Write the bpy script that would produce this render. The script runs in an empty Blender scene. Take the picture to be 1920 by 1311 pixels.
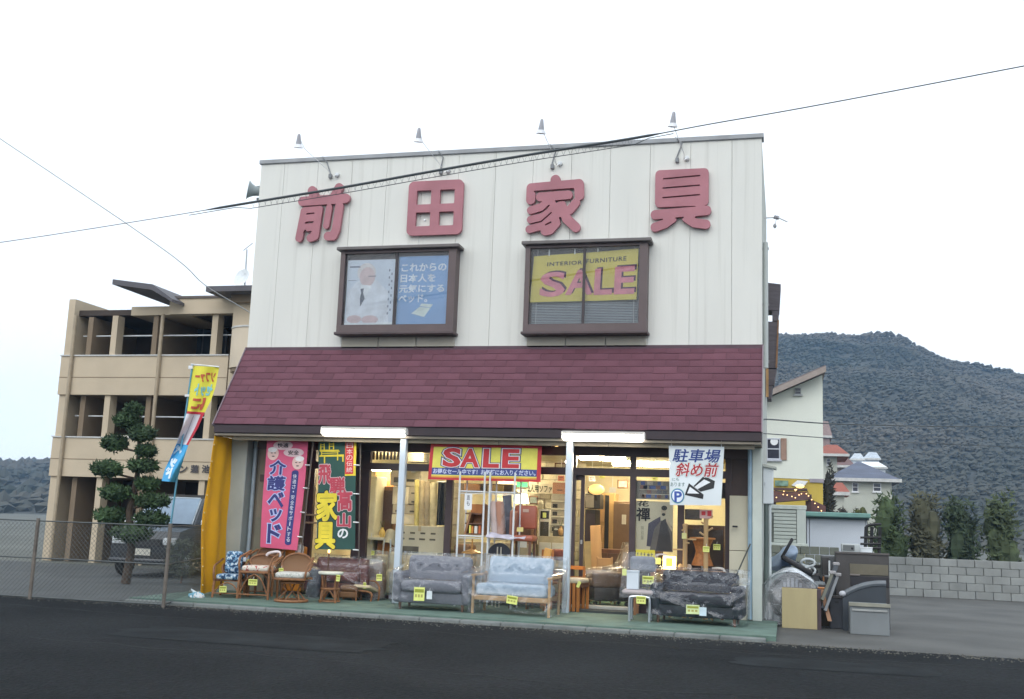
import bpy, bmesh, math, random
import numpy as np
from mathutils import Vector, Matrix, noise as mnoise

random.seed(7)
scene = bpy.context.scene
COL = scene.collection
R = math.radians

# ------------------------------------------------------------------ camera
CAM = Vector((9.1306, -17.4802, 1.3451))
YAW, PITCH, ROLL, FPX = 0.2554, 0.1625, 0.0375, 1987.57
FW = Vector((-math.sin(YAW)*math.cos(PITCH), math.cos(YAW)*math.cos(PITCH), math.sin(PITCH)))
RT0 = Vector((math.cos(YAW), math.sin(YAW), 0)); UP0 = RT0.cross(FW)
RT = RT0*math.cos(ROLL) + UP0*math.sin(ROLL)
UPV = -RT0*math.sin(ROLL) + UP0*math.cos(ROLL)
cd = bpy.data.cameras.new('camera'); cam = bpy.data.objects.new('camera', cd); COL.objects.link(cam)
cam.matrix_world = Matrix(((RT.x, UPV.x, -FW.x, CAM.x), (RT.y, UPV.y, -FW.y, CAM.y), (RT.z, UPV.z, -FW.z, CAM.z), (0, 0, 0, 1)))
cd.sensor_fit = 'HORIZONTAL'; cd.sensor_width = 36; cd.lens = FPX/1920*36
cd.clip_start = 0.1; cd.clip_end = 5000
scene.camera = cam

# ------------------------------------------------------------------ sky, sun, exposure
world = bpy.data.worlds.new('World'); scene.world = world; world.use_nodes = True
nt = world.node_tree; nt.nodes.clear()
out = nt.nodes.new('ShaderNodeOutputWorld'); bg = nt.nodes.new('ShaderNodeBackground')
sky = nt.nodes.new('ShaderNodeTexSky'); sky.sky_type = 'NISHITA'; sky.sun_disc = False
sky.sun_elevation = R(38); sky.sun_rotation = R(200); sky.dust_density = 4; sky.air_density = 1.0; sky.ozone_density = 1.0
hs = nt.nodes.new('ShaderNodeHueSaturation'); hs.inputs['Saturation'].default_value = 0.30
mx = nt.nodes.new('ShaderNodeMixRGB'); mx.inputs[0].default_value = 0.72
mx.inputs[2].default_value = (8.6, 9.3, 9.9, 1)          # overcast cloud deck
nt.links.new(sky.outputs[0], hs.inputs['Color']); nt.links.new(hs.outputs[0], mx.inputs[1])
nt.links.new(mx.outputs[0], bg.inputs[0]); bg.inputs[1].default_value = 0.13
nt.links.new(bg.outputs[0], out.inputs[0])
sd = bpy.data.lights.new('sun', 'SUN'); sd.energy = 0.5; sd.angle = R(40); sd.color = (1, .97, .93)
so = bpy.data.objects.new('sun', sd); COL.objects.link(so)
so.rotation_euler = (R(52), 0, R(20)); so.location = (0, -20, 30)
scene.view_settings.view_transform = 'Standard'; scene.view_settings.look = 'None'
scene.view_settings.exposure = 0.56; scene.view_settings.gamma = 1.0
scene.cycles.use_denoising = True
scene.cycles.max_bounces = 8; scene.cycles.transparent_max_bounces = 16
scene.cycles.sample_clamp_indirect = 6

# ------------------------------------------------------------------ pixel -> world helpers (photo is 1920 x 1311)
def ray(u, v): return FW + RT*((u-960)/FPX) - UPV*((v-655.5)/FPX)
def at(u, v, Y):
    d = ray(u, v); return CAM + d*((Y-CAM.y)/d.y)
def atz(u, v, z=0.0):
    d = ray(u, v); return CAM + d*((z-CAM.z)/d.z)
def rect(u0, v0, u1, v1, Y):
    um, vm = (u0+u1)/2, (v0+v1)/2
    return at(u0, vm, Y).x, at(u1, vm, Y).x, at(um, v1, Y).z, at(um, v0, Y).z     # x0, x1, z0, z1

# ------------------------------------------------------------------ materials
MATS = {}
def srgb(r, g, b):
    f = lambda c: (c/255/12.92 if c/255 <= .04045 else ((c/255+.055)/1.055)**2.4)
    return (f(r), f(g), f(b))
def mat(col, rough=.6, var=.15, scale=5., bump=0., metal=0., rnd=0., stretch=None, spec=.5, coat=0., detail=4, col2=None, bscale=None):
    key = (col, rough, var, scale, bump, metal, rnd, stretch, spec, coat, detail, col2, bscale)
    if key in MATS: return MATS[key]
    m = bpy.data.materials.new('material'); m.use_nodes = True; n = m.node_tree; b = n.nodes['Principled BSDF']
    b.inputs['Roughness'].default_value = rough; b.inputs['Metallic'].default_value = metal
    b.inputs['Specular IOR Level'].default_value = spec; b.inputs['Coat Weight'].default_value = coat
    tc = n.nodes.new('ShaderNodeTexCoord'); mp = n.nodes.new('ShaderNodeMapping')
    if stretch: mp.inputs['Scale'].default_value = stretch
    n.links.new(tc.outputs['Object'], mp.inputs[0])
    no = n.nodes.new('ShaderNodeTexNoise'); no.inputs['Scale'].default_value = scale; no.inputs['Detail'].default_value = detail
    n.links.new(mp.outputs[0], no.inputs['Vector'])
    cr = n.nodes.new('ShaderNodeValToRGB'); cr.color_ramp.elements[0].position = .3; cr.color_ramp.elements[1].position = .7
    a = tuple(c*(1-var) for c in col) + (1,); z = tuple(min(1, c*(1+var)) for c in (col2 or col)) + (1,)
    cr.color_ramp.elements[0].color = a; cr.color_ramp.elements[1].color = z
    n.links.new(no.outputs['Fac'], cr.inputs[0]); last = cr.outputs[0]
    if rnd:
        oi = n.nodes.new('ShaderNodeObjectInfo'); mr = n.nodes.new('ShaderNodeMapRange')
        mr.inputs[3].default_value = 1-rnd; mr.inputs[4].default_value = 1+rnd
        hv = n.nodes.new('ShaderNodeHueSaturation'); n.links.new(oi.outputs['Random'], mr.inputs[0])
        n.links.new(mr.outputs[0], hv.inputs['Value']); n.links.new(last, hv.inputs['Color']); last = hv.outputs[0]
    n.links.new(last, b.inputs['Base Color'])
    if bump:
        n2 = n.nodes.new('ShaderNodeTexNoise'); n2.inputs['Scale'].default_value = bscale or scale*6; n2.inputs['Detail'].default_value = 3
        n.links.new(mp.outputs[0], n2.inputs['Vector'])
        bp = n.nodes.new('ShaderNodeBump'); bp.inputs['Strength'].default_value = bump; bp.inputs['Distance'].default_value = .02
        n.links.new(n2.outputs['Fac'], bp.inputs['Height']); n.links.new(bp.outputs[0], b.inputs['Normal'])
    MATS[key] = m; return m
def emit(col, s):
    key = ('e', col, s)
    if key in MATS: return MATS[key]
    m = bpy.data.materials.new('lamp_light'); m.use_nodes = True; b = m.node_tree.nodes['Principled BSDF']
    b.inputs['Base Color'].default_value = col+(1,); b.inputs['Emission Color'].default_value = col+(1,); b.inputs['Emission Strength'].default_value = s
    MATS[key] = m; return m
def glass_mat(tint=(1, 1, 1), refl=1.45, rough=0.02):
    key = ('g', tint, refl, rough)
    if key in MATS: return MATS[key]
    m = bpy.data.materials.new('glass'); m.use_nodes = True; n = m.node_tree; n.nodes.clear()
    o = n.nodes.new('ShaderNodeOutputMaterial'); t = n.nodes.new('ShaderNodeBsdfTransparent'); t.inputs[0].default_value = tint+(1,)
    g = n.nodes.new('ShaderNodeBsdfGlossy'); g.inputs['Roughness'].default_value = rough
    f = n.nodes.new('ShaderNodeFresnel'); f.inputs[0].default_value = refl
    x = n.nodes.new('ShaderNodeMixShader'); n.links.new(f.outputs[0], x.inputs[0]); n.links.new(t.outputs[0], x.inputs[1]); n.links.new(g.outputs[0], x.inputs[2])
    n.links.new(x.outputs[0], o.inputs[0]); MATS[key] = m; return m
def film_mat(white=.12, scale=7., gloss=.22):
    key = ('f', white, scale, gloss)
    if key in MATS: return MATS[key]
    m = bpy.data.materials.new('clear_plastic_film'); m.use_nodes = True; n = m.node_tree; n.nodes.clear()
    o = n.nodes.new('ShaderNodeOutputMaterial'); t = n.nodes.new('ShaderNodeBsdfTransparent'); t.inputs[0].default_value = (.96, .97, .98, 1)
    g = n.nodes.new('ShaderNodeBsdfGlossy'); g.inputs['Roughness'].default_value = .11; g.inputs[0].default_value = (.9, .92, .95, 1)
    d = n.nodes.new('ShaderNodeBsdfDiffuse'); d.inputs[0].default_value = (.75, .78, .8, 1)
    tc = n.nodes.new('ShaderNodeTexCoord'); no = n.nodes.new('ShaderNodeTexNoise'); no.inputs['Scale'].default_value = scale; no.inputs['Detail'].default_value = 3
    no.inputs['Distortion'].default_value = 1.2
    n.links.new(tc.outputs['Object'], no.inputs['Vector'])
    bp = n.nodes.new('ShaderNodeBump'); bp.inputs['Strength'].default_value = .4; bp.inputs['Distance'].default_value = .05
    n.links.new(no.outputs['Fac'], bp.inputs['Height']); n.links.new(bp.outputs[0], g.inputs['Normal'])
    fr = n.nodes.new('ShaderNodeLayerWeight'); fr.inputs[0].default_value = .5; n.links.new(bp.outputs[0], fr.inputs['Normal'])
    pw = n.nodes.new('ShaderNodeMath'); pw.operation = 'POWER'; pw.inputs[1].default_value = 2.6; n.links.new(fr.outputs['Facing'], pw.inputs[0])
    ad = n.nodes.new('ShaderNodeMath'); ad.operation = 'MULTIPLY_ADD'; ad.inputs[1].default_value = .7; ad.inputs[2].default_value = gloss*.21; ad.use_clamp = True
    n.links.new(pw.outputs[0], ad.inputs[0])
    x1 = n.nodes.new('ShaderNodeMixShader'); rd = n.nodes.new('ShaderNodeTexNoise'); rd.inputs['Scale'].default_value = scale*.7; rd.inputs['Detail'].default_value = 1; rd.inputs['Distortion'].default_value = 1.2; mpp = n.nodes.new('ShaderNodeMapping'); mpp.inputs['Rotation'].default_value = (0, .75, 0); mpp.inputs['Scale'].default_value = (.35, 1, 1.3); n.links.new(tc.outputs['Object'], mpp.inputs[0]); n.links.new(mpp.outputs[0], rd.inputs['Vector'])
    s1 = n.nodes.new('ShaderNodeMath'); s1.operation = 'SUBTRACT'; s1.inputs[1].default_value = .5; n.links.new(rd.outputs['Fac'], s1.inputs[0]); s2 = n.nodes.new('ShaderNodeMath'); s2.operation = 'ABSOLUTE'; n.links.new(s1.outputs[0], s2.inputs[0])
    s3 = n.nodes.new('ShaderNodeMapRange'); s3.inputs[1].default_value = 0; s3.inputs[2].default_value = .008; s3.inputs[3].default_value = white*4+.06; s3.inputs[4].default_value = white; n.links.new(s2.outputs[0], s3.inputs[0]); n.links.new(s3.outputs[0], x1.inputs[0]); n.links.new(t.outputs[0], x1.inputs[1]); n.links.new(d.outputs[0], x1.inputs[2])  # pale fold lines also paint highlight streaks into the film colour
    x2 = n.nodes.new('ShaderNodeMixShader'); n.links.new(ad.outputs[0], x2.inputs[0]); n.links.new(x1.outputs[0], x2.inputs[1]); n.links.new(g.outputs[0], x2.inputs[2])
    n.links.new(x2.outputs[0], o.inputs[0]); MATS[key] = m; return m
def floral(c1, c2, c3, scale=22):
    m = bpy.data.materials.new('floral_cloth'); m.use_nodes = True; n = m.node_tree; b = n.nodes['Principled BSDF']; b.inputs['Roughness'].default_value = .9
    tc = n.nodes.new('ShaderNodeTexCoord'); v = n.nodes.new('ShaderNodeTexNoise'); v.inputs['Scale'].default_value = scale; v.inputs['Detail'].default_value = 1.5; v.inputs['Distortion'].default_value = .8
    n.links.new(tc.outputs['Object'], v.inputs['Vector']); cr = n.nodes.new('ShaderNodeValToRGB'); cr.color_ramp.interpolation = 'CONSTANT'
    cr.color_ramp.elements[0].color = c1+(1,); e = cr.color_ramp.elements[1]; e.position = .47; e.color = c2+(1,)
    e = cr.color_ramp.elements.new(.58); e.color = c3+(1,); n.links.new(v.outputs['Fac'], cr.inputs[0]); n.links.new(cr.outputs[0], b.inputs['Base Color']); return m

# ------------------------------------------------------------------ mesh builder
class MB:
    def __init__(s): s.v = []; s.f = []; s.M = None; s.fm = []
    def add(s, vs, fs):
        o = len(s.v)
        s.v += [tuple(s.M @ Vector(p)) for p in vs] if s.M else [tuple(p) for p in vs]
        s.f += [tuple(i+o for i in f) for f in fs]; return s
    def box(s, x0, x1, y0, y1, z0, z1):
        return s.add([(x0, y0, z0), (x1, y0, z0), (x1, y1, z0), (x0, y1, z0), (x0, y0, z1), (x1, y0, z1), (x1, y1, z1), (x0, y1, z1)],
                     [(0, 3, 2, 1), (4, 5, 6, 7), (0, 1, 5, 4), (1, 2, 6, 5), (2, 3, 7, 6), (3, 0, 4, 7)])
    def rbox(s, x0, x1, y0, y1, z0, z1, r=.03, seg=2):
        bm = bmesh.new(); bmesh.ops.create_cube(bm, size=1)
        for v in bm.verts: v.co = Vector(((x0+x1)/2+v.co.x*(x1-x0), (y0+y1)/2+v.co.y*(y1-y0), (z0+z1)/2+v.co.z*(z1-z0)))
        r = min(r, .49*min(x1-x0, y1-y0, z1-z0))
        bmesh.ops.bevel(bm, geom=list(bm.edges), offset=r, segments=seg, affect='EDGES', profile=.5)
        bm.verts.ensure_lookup_table(); bm.verts.index_update()
        s.add([v.co for v in bm.verts], [[v.index for v in f.verts] for f in bm.faces]); bm.free(); return s
    def tube(s, pts, r, n=6, closed=False, cap=True):
        pts = [Vector(p) for p in pts]; m = len(pts); rr = r if isinstance(r, (list, tuple)) else [r]*m
        vs = []; prev = None
        for i, p in enumerate(pts):
            a = pts[(i-1) % m] if (closed or i > 0) else p; b = pts[(i+1) % m] if (closed or i < m-1) else p
            t = (b-a).normalized()
            if prev is None: x = t.cross(Vector((0, 0, 1)) if abs(t.z) < .9 else Vector((1, 0, 0))).normalized()
            else: x = (prev - t*prev.dot(t)).normalized()
            prev = x; y = t.cross(x)
            vs += [p + (x*math.cos(2*math.pi*k/n) + y*math.sin(2*math.pi*k/n))*rr[i] for k in range(n)]
        fs = [(i*n+k, i*n+(k+1) % n, ((i+1) % m)*n+(k+1) % n, ((i+1) % m)*n+k) for i in range(m if closed else m-1) for k in range(n)]
        if cap and not closed: fs += [tuple(range(n-1, -1, -1)), tuple((m-1)*n+k for k in range(n))]
        return s.add(vs, fs)
    def lathe(s, prof, c=(0, 0, 0), n=16, axis=None):
        A = Matrix.Identity(3)
        if axis is not None: A = Vector((0, 0, 1)).rotation_difference(Vector(axis)).to_matrix()
        c = Vector(c); vs = [c + A @ Vector((r*math.cos(2*math.pi*k/n), r*math.sin(2*math.pi*k/n), z)) for r, z in prof for k in range(n)]
        m = len(prof); fs = [(i*n+k, i*n+(k+1) % n, (i+1)*n+(k+1) % n, (i+1)*n+k) for i in range(m-1) for k in range(n)]
        fs += [tuple(range(n-1, -1, -1)), tuple((m-1)*n+k for k in range(n))]
        return s.add(vs, fs)
    def prism(s, poly, y0, y1):                   # polygon in x,z extruded along y
        n = len(poly)
        vs = [(x, y0, z) for x, z in poly] + [(x, y1, z) for x, z in poly]
        return s.add(vs, [tuple(range(n)), tuple(range(2*n-1, n-1, -1))] + [(i, i+n, (i+1) % n+n, (i+1) % n) for i in range(n)])
    def sheet(s, fn, nu, nv, th=.002):
        vs = [fn(i/nu, j/nv, th/2) for j in range(nv+1) for i in range(nu+1)]; k = len(vs)
        vs += [fn(i/nu, j/nv, -th/2) for j in range(nv+1) for i in range(nu+1)]
        I = lambda i, j: j*(nu+1)+i
        fs = []
        if th <= .0015: return s.add(vs[:k], [(I(i, j), I(i+1, j), I(i+1, j+1), I(i, j+1)) for j in range(nv) for i in range(nu)])     # thin film: one skin
        for j in range(nv):
            for i in range(nu):
                fs += [(I(i, j), I(i+1, j), I(i+1, j+1), I(i, j+1)), (k+I(i, j), k+I(i, j+1), k+I(i+1, j+1), k+I(i+1, j))]
        for i in range(nu): fs += [(I(i, 0), k+I(i, 0), k+I(i+1, 0), I(i+1, 0)), (I(i, nv), I(i+1, nv), k+I(i+1, nv), k+I(i, nv))]
        for j in range(nv): fs += [(I(0, j), I(0, j+1), k+I(0, j+1), k+I(0, j)), (I(nu, j), k+I(nu, j), k+I(nu, j+1), I(nu, j+1))]
        return s.add(vs, fs)
    def ball(s, c, rx, ry, rz, n=10, m=6, jit=0):
        vs = []; c = Vector(c)
        for j in range(1, m):
            a = math.pi*j/m
            for k in range(n):
                q = 1+random.uniform(-jit, jit)
                vs.append(c+Vector((rx*math.sin(a)*math.cos(2*math.pi*k/n), ry*math.sin(a)*math.sin(2*math.pi*k/n), rz*math.cos(a)))*q)
        t = len(vs); vs += [c+Vector((0, 0, rz)), c-Vector((0, 0, rz))]
        fs = [(j*n+k, (j+1)*n+k, (j+1)*n+(k+1) % n, j*n+(k+1) % n) for j in range(m-2) for k in range(n)]
        fs += [(t, k, (k+1) % n) for k in range(n)] + [(t+1, (m-2)*n+(k+1) % n, (m-2)*n+k) for k in range(n)]
        return s.add(vs, fs)
    def mesh(s, name, off=(0, 0, 0), smooth=False):
        me = bpy.data.meshes.new(name); o = Vector(off)
        me.from_pydata([tuple(Vector(p)-o) for p in s.v], [], s.f); me.update()
        if smooth:
            me.polygons.foreach_set('use_smooth', [True]*len(me.polygons))
            try: me.set_sharp_from_angle(angle=R(42))
            except Exception: pass
        return me

def lathe_mb(prof, c, n=16, axis=None): return MB().lathe(prof, c, n, axis)
class Th:                                           # a thing: Empty at its base, parts as children
    def __init__(s, name, label, cat, loc=(0, 0, 0), rz=0, group=None, kind=None):
        s.o = bpy.data.objects.new(name, None); COL.objects.link(s.o); s.o.location = loc; s.o.rotation_euler = (0, 0, rz)
        s.o['label'] = label; s.o['category'] = cat; s.loc = Vector(loc); s.o.empty_display_size = .1
        if group: s.o['group'] = group
        if kind: s.o['kind'] = kind
    def part(s, name, mb, m, parent=None, local=False, smooth=False, label=None, kind=None):
        me = mb.mesh(name, (0, 0, 0) if local else s.loc, smooth); me.materials.append(m)
        o = bpy.data.objects.new(name, me); COL.objects.link(o); o.parent = parent or s.o
        if label: o['label'] = label
        if kind: o['kind'] = kind
        return o
    def share(s, name, me, mtx, parent=None):
        o = bpy.data.objects.new(name, me); COL.objects.link(o); o.parent = parent or s.o; o.matrix_local = mtx; return o
def single(name, label, cat, mb, m, group=None, loc=(0, 0, 0), smooth=False):
    me = mb.mesh(name, loc, smooth); me.materials.append(m); o = bpy.data.objects.new(name, me); COL.objects.link(o); o.location = loc
    o['label'] = label; o['category'] = cat
    if group: o['group'] = group
    return o
def struct(name, mb, m, kind='structure', smooth=False):
    me = mb.mesh(name, (0, 0, 0), smooth); me.materials.append(m); o = bpy.data.objects.new(name, me); COL.objects.link(o); o['kind'] = kind; return o

# ------------------------------------------------------------------ lettering
TXT = {}
def text_geo(s, bold=0., spc=1., lsp=1.):
    key = (s, bold, spc, lsp)
    if key in TXT: return TXT[key]
    c = bpy.data.curves.new('lettering', 'FONT'); c.body = s; c.offset = bold; c.resolution_u = 3; c.align_x = 'LEFT'; c.space_character = spc; c.space_line = lsp
    o = bpy.data.objects.new('lettering', c); COL.objects.link(o)
    me = bpy.data.meshes.new_from_object(o.evaluated_get(bpy.context.evaluated_depsgraph_get()))
    v = np.array([(p.co.x, p.co.y) for p in me.vertices]); f = [tuple(p.vertices) for p in me.polygons]
    bpy.data.objects.remove(o); bpy.data.curves.remove(c); bpy.data.meshes.remove(me)
    TXT[key] = (v, f); return TXT[key]
def fine(mb, uv, faces, surf, off, mx=.07):
    """map flat print onto a surface, splitting long triangles so that it follows the folds"""
    uv = list(uv); P = [surf(a, b, off) for a, b in uv]; cut = {}; out = []; todo = [t for f in faces for t in ([tuple(f)] if len(f) == 3 else [(f[0], f[i], f[i+1]) for i in range(1, len(f)-1)])]
    def mid(i, j):
        k = (min(i, j), max(i, j))
        if k not in cut: cut[k] = len(P); uv.append(((uv[i][0]+uv[j][0])/2, (uv[i][1]+uv[j][1])/2)); P.append(surf(uv[-1][0], uv[-1][1], off))
        return cut[k]
    flatp = surf.__name__ == 'ff'
    while todo:
        a, b, c = todo.pop(); e = [((P[i]-P[j]).length, i, j, k) for i, j, k in ((a, b, c), (b, c, a), (c, a, b))]; L, i, j, k = max(e)
        if flatp or L < mx: out.append((a, b, c))
        else: m = mid(i, j); todo += [(i, m, k), (m, j, k)]
    mb.add(P, out); return mb
def put_text(mb, s, box, surf, off, bold=0., spc=1., lsp=1., slant=0., mirror=False):
    """lay text into box=(s0,s1,t0,t1) of a surface (s to the right, t up), off metres in front of it"""
    v0, _ = text_geo(s, 0., spc, lsp); v, f = text_geo(s, bold, spc, lsp)
    lo = v0.min(0); hi = v0.max(0)
    if bold and any(ord(c) > 0x3400 for c in s) and len(s.replace('\n', '')) <= 3:      # kanji: embolden by stacking shifted copies
        v, f = text_geo(s, 0., spc, lsp); n = 14 if bold > .05 else 8
        for k in range(n+1):
            d = np.array([math.cos(2*math.pi*k/n), math.sin(2*math.pi*k/n)])*bold if k < n else np.zeros(2)
            q = (v+d-lo)/(hi-lo)
            if mirror: q[:, 0] = 1-q[:, 0]
            q[:, 0] += slant*(q[:, 1]-.5)
            fine(mb, [(box[0]+(box[1]-box[0])*a, box[2]+(box[3]-box[2])*b) for a, b in q], [t[::-1] for t in f] if mirror else f, surf, off+k*.00012, .12)
        return mb
    q = (v-lo)/(hi-lo)
    if mirror: q[:, 0] = 1-q[:, 0]; f = [t[::-1] for t in f]
    q[:, 0] += slant*(q[:, 1]-.5)
    return fine(mb, [(box[0]+(box[1]-box[0])*a, box[2]+(box[3]-box[2])*b) for a, b in q], f, surf, off)
def put_poly(mb, pts, surf, off):
    c = (sum(p[0] for p in pts)/len(pts), sum(p[1] for p in pts)/len(pts)); n = len(pts)
    tri = [(0, 1, 2), (0, 2, 3)] if n == 4 else [(i, (i+1) % n, n) for i in range(n)]
    return fine(mb, list(pts)+[c], tri, surf, off)
def ell(cx, cy, rx, ry, n=18, a0=0): return [(cx+rx*math.cos(a0+2*math.pi*k/n), cy+ry*math.sin(a0+2*math.pi*k/n)) for k in range(n)]
def flat(p00, p10, p01, p11, wave=None):            # bilinear surface facing the street, offset towards -Y
    p00, p10, p01, p11 = map(Vector, (p00, p10, p01, p11)); nrm = (p10-p00).cross(p01-p00).normalized()
    def f(a, b, off=0.):
        p = (p00*(1-a)+p10*a)*(1-b) + (p01*(1-a)+p11*a)*b
        return p + nrm*(off + (wave(a, b) if wave else 0))
    if not wave: f.__name__ = 'ff'
    return f
def pxsurf(c, Y, wave=None):                        # corners (tl, tr, br, bl) in photo pixels at depth Y (or per-corner depths)
    Y = Y if isinstance(Y, (list, tuple)) else [Y]*4
    q = [at(c[i][0], c[i][1], Y[i]) for i in range(4)]
    return flat(q[3], q[2], q[0], q[1], wave)
# ------------------------------------------------------------------ palette
def siding():
    m = mat((.69, .685, .635), .75, .04, 1.2, .06, rnd=.02, stretch=(1, 1, .25)); n = m.node_tree; b = n.nodes['Principled BSDF']; src = b.inputs['Base Color'].links[0].from_socket
    tc = n.nodes.new('ShaderNodeTexCoord'); mp = n.nodes.new('ShaderNodeMapping'); mp.inputs['Scale'].default_value = (7, 1, .22); n.links.new(tc.outputs['Object'], mp.inputs[0])
    st = n.nodes.new('ShaderNodeTexNoise'); st.inputs['Scale'].default_value = 1.3; st.inputs['Detail'].default_value = 5; n.links.new(mp.outputs[0], st.inputs['Vector'])
    r = n.nodes.new('ShaderNodeMapRange'); r.inputs[1].default_value = .54; r.inputs[2].default_value = .78; r.inputs[3].default_value = 0; r.inputs[4].default_value = .42; n.links.new(st.outputs['Fac'], r.inputs[0])
    mx = n.nodes.new('ShaderNodeMixRGB'); mx.inputs[2].default_value = (.42, .41, .36, 1); n.links.new(r.outputs[0], mx.inputs[0]); n.links.new(src, mx.inputs[1]); n.links.new(mx.outputs[0], b.inputs['Base Color']); return m
CREAM = siding()
BROWN = mat((.085, .058, .055), .5, .15, 3, .05)
DARK = mat((.035, .024, .026), .45, .2, 4)
BLACK = mat((.012, .012, .013), .5, .2, 5)
PINK = mat((.40, .165, .190), .7, .16, 1.6, .08)
WHITE = mat((.74, .75, .76), .5, .05, 4)
OFFW = mat((.62, .6, .52), .7, .08, 5)
YEL = mat((.78, .72, .13), .7, .06, 8)
LIME = mat((.72, .76, .22), .7, .06, 8)
WOODL = mat((.48, .29, .13), .5, .2, 5, .05, stretch=(1, 1, .15))
WOODO = mat((.42, .16, .04), .45, .25, 5, .05, stretch=(1, 1, .15))
WOODD = mat((.12, .055, .03), .45, .3, 5, .05, stretch=(1, 1, .15))
WOODM = mat((.26, .125, .055), .5, .25, 5, .05, stretch=(1, 1, .15))
CHROME = mat((.6, .62, .65), .28, .05, 3, metal=1)
STEELW = mat((.66, .69, .70), .4, .06, 5)
RATTAN = mat((.24, .105, .04), .5, .3, 18, .3, rnd=.15)
GLASS = glass_mat((.98, .99, .98), 1.2); GLASSB = glass_mat((.97, .98, .98), 1.42)
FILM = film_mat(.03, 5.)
CARTON = mat((.42, .33, .21), .85, .12, 4)
GREYC = mat((.145, .148, .172), .9, .1, 40, .2)
NAVY = mat((.03, .035, .17), .7, .1, 10)
RED = mat((.55, .035, .04), .6, .1, 10)
INK = mat((.015, .014, .016), .8, .1, 10)
BLUEI = mat((.05, .10, .38), .7, .1, 10)

XL, XR, H, ZA, ZE, EAVE, DEP = -.491, 8.773, 7.964, 4.335, 2.86, -.933, 4.6
ZS = 2.69                                     # soffit height

# ------------------------------------------------------------------ ground, road, hills
g = MB(); N = 40
def gsheet(x0, x1, y0, y1, z, n=1):
    b = MB(); vs = [(x0+(x1-x0)*i/n, y0+(y1-y0)*j/n, z) for j in range(n+1) for i in range(n+1)]
    return b.add(vs, [(j*(n+1)+i, j*(n+1)+i+1, (j+1)*(n+1)+i+1, (j+1)*(n+1)+i) for j in range(n) for i in range(n)])
struct('ground', gsheet(-900, 900, -300, 670, -.072), mat((.10, .105, .09), .95, .3, .25, .3, bscale=3))
def asphalt():
    m = bpy.data.materials.new('asphalt'); m.use_nodes = True; n = m.node_tree; b = n.nodes['Principled BSDF']; b.inputs['Roughness'].default_value = .92; b.inputs['Specular IOR Level'].default_value = .06
    tc = n.nodes.new('ShaderNodeTexCoord')
    def no(s, d, dist=0):
        q = n.nodes.new('ShaderNodeTexNoise'); q.inputs['Scale'].default_value = s; q.inputs['Detail'].default_value = d; q.inputs['Distortion'].default_value = dist; n.links.new(tc.outputs['Object'], q.inputs['Vector']); return q
    big = no(.35, 4, .6); fine = no(26, 3); vor = n.nodes.new('ShaderNodeTexVoronoi'); vor.feature = 'DISTANCE_TO_EDGE'; vor.inputs['Scale'].default_value = .16
    wn = no(1.6, 4); add = n.nodes.new('ShaderNodeVectorMath'); add.operation = 'MULTIPLY_ADD'; add.inputs[1].default_value = (.9, .9, 0); n.links.new(wn.outputs['Color'], add.inputs[0]); n.links.new(tc.outputs['Object'], add.inputs[2]); n.links.new(add.outputs[0], vor.inputs['Vector'])
    cr = n.nodes.new('ShaderNodeValToRGB'); cr.color_ramp.elements[0].position = .32; cr.color_ramp.elements[1].position = .68
    cr.color_ramp.elements[0].color = (.009, .0135, .017, 1); cr.color_ramp.elements[1].color = (.018, .025, .030, 1); n.links.new(big.outputs['Fac'], cr.inputs[0])
    ov = n.nodes.new('ShaderNodeMixRGB'); ov.blend_type = 'OVERLAY'; ov.inputs[0].default_value = .8; n.links.new(cr.outputs[0], ov.inputs[1]); n.links.new(fine.outputs['Color'], ov.inputs[2])
    ck = n.nodes.new('ShaderNodeMath'); ck.operation = 'LESS_THAN'; ck.inputs[1].default_value = .0016; n.links.new(vor.outputs['Distance'], ck.inputs[0])
    mm = n.nodes.new('ShaderNodeMixRGB'); n.links.new(ck.outputs[0], mm.inputs[0]); n.links.new(ov.outputs[0], mm.inputs[1]); mm.inputs[2].default_value = (.018, .02, .022, 1)
    hv = n.nodes.new('ShaderNodeHueSaturation'); hv.inputs['Saturation'].default_value = .35; n.links.new(mm.outputs[0], hv.inputs['Color']); n.links.new(hv.outputs[0], b.inputs['Base Color'])
    bp = n.nodes.new('ShaderNodeBump'); bp.inputs['Strength'].default_value = 1.; bp.inputs['Distance'].default_value = .03; n.links.new(fine.outputs['Fac'], bp.inputs['Height']); n.links.new(bp.outputs[0], b.inputs['Normal'])
    return m
ASPH = asphalt()
struct('road', gsheet(-80, 90, -45, -2.9, -.064), ASPH)
struct('yard', gsheet(8.9, 60, -2.9, 14, -.064), mat((.085, .085, .08), .9, .25, .8, .4, bscale=30))
struct('parking_lot', gsheet(-60, -.9, -2.9, 6.0, -.064), mat((.07, .075, .075), .9, .25, .8, .4, bscale=30))
fc = MB(); fc.box(-.72, 9.0, -2.62, 0, -.3, 0.0)
GREENF = mat((.105, .165, .135), .85, .22, 3.5, .3, bscale=40)
struct('forecourt', fc, GREENF)
kb = MB()
for i in range(16): kb.rbox(-.72+i*.6, -.72+i*.6+.592, -2.78, -2.625, -.3, -.022, .012, 1)
struct('kerb', kb, mat((.16, .175, .17), .85, .2, 3, .3, bscale=30))

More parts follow.
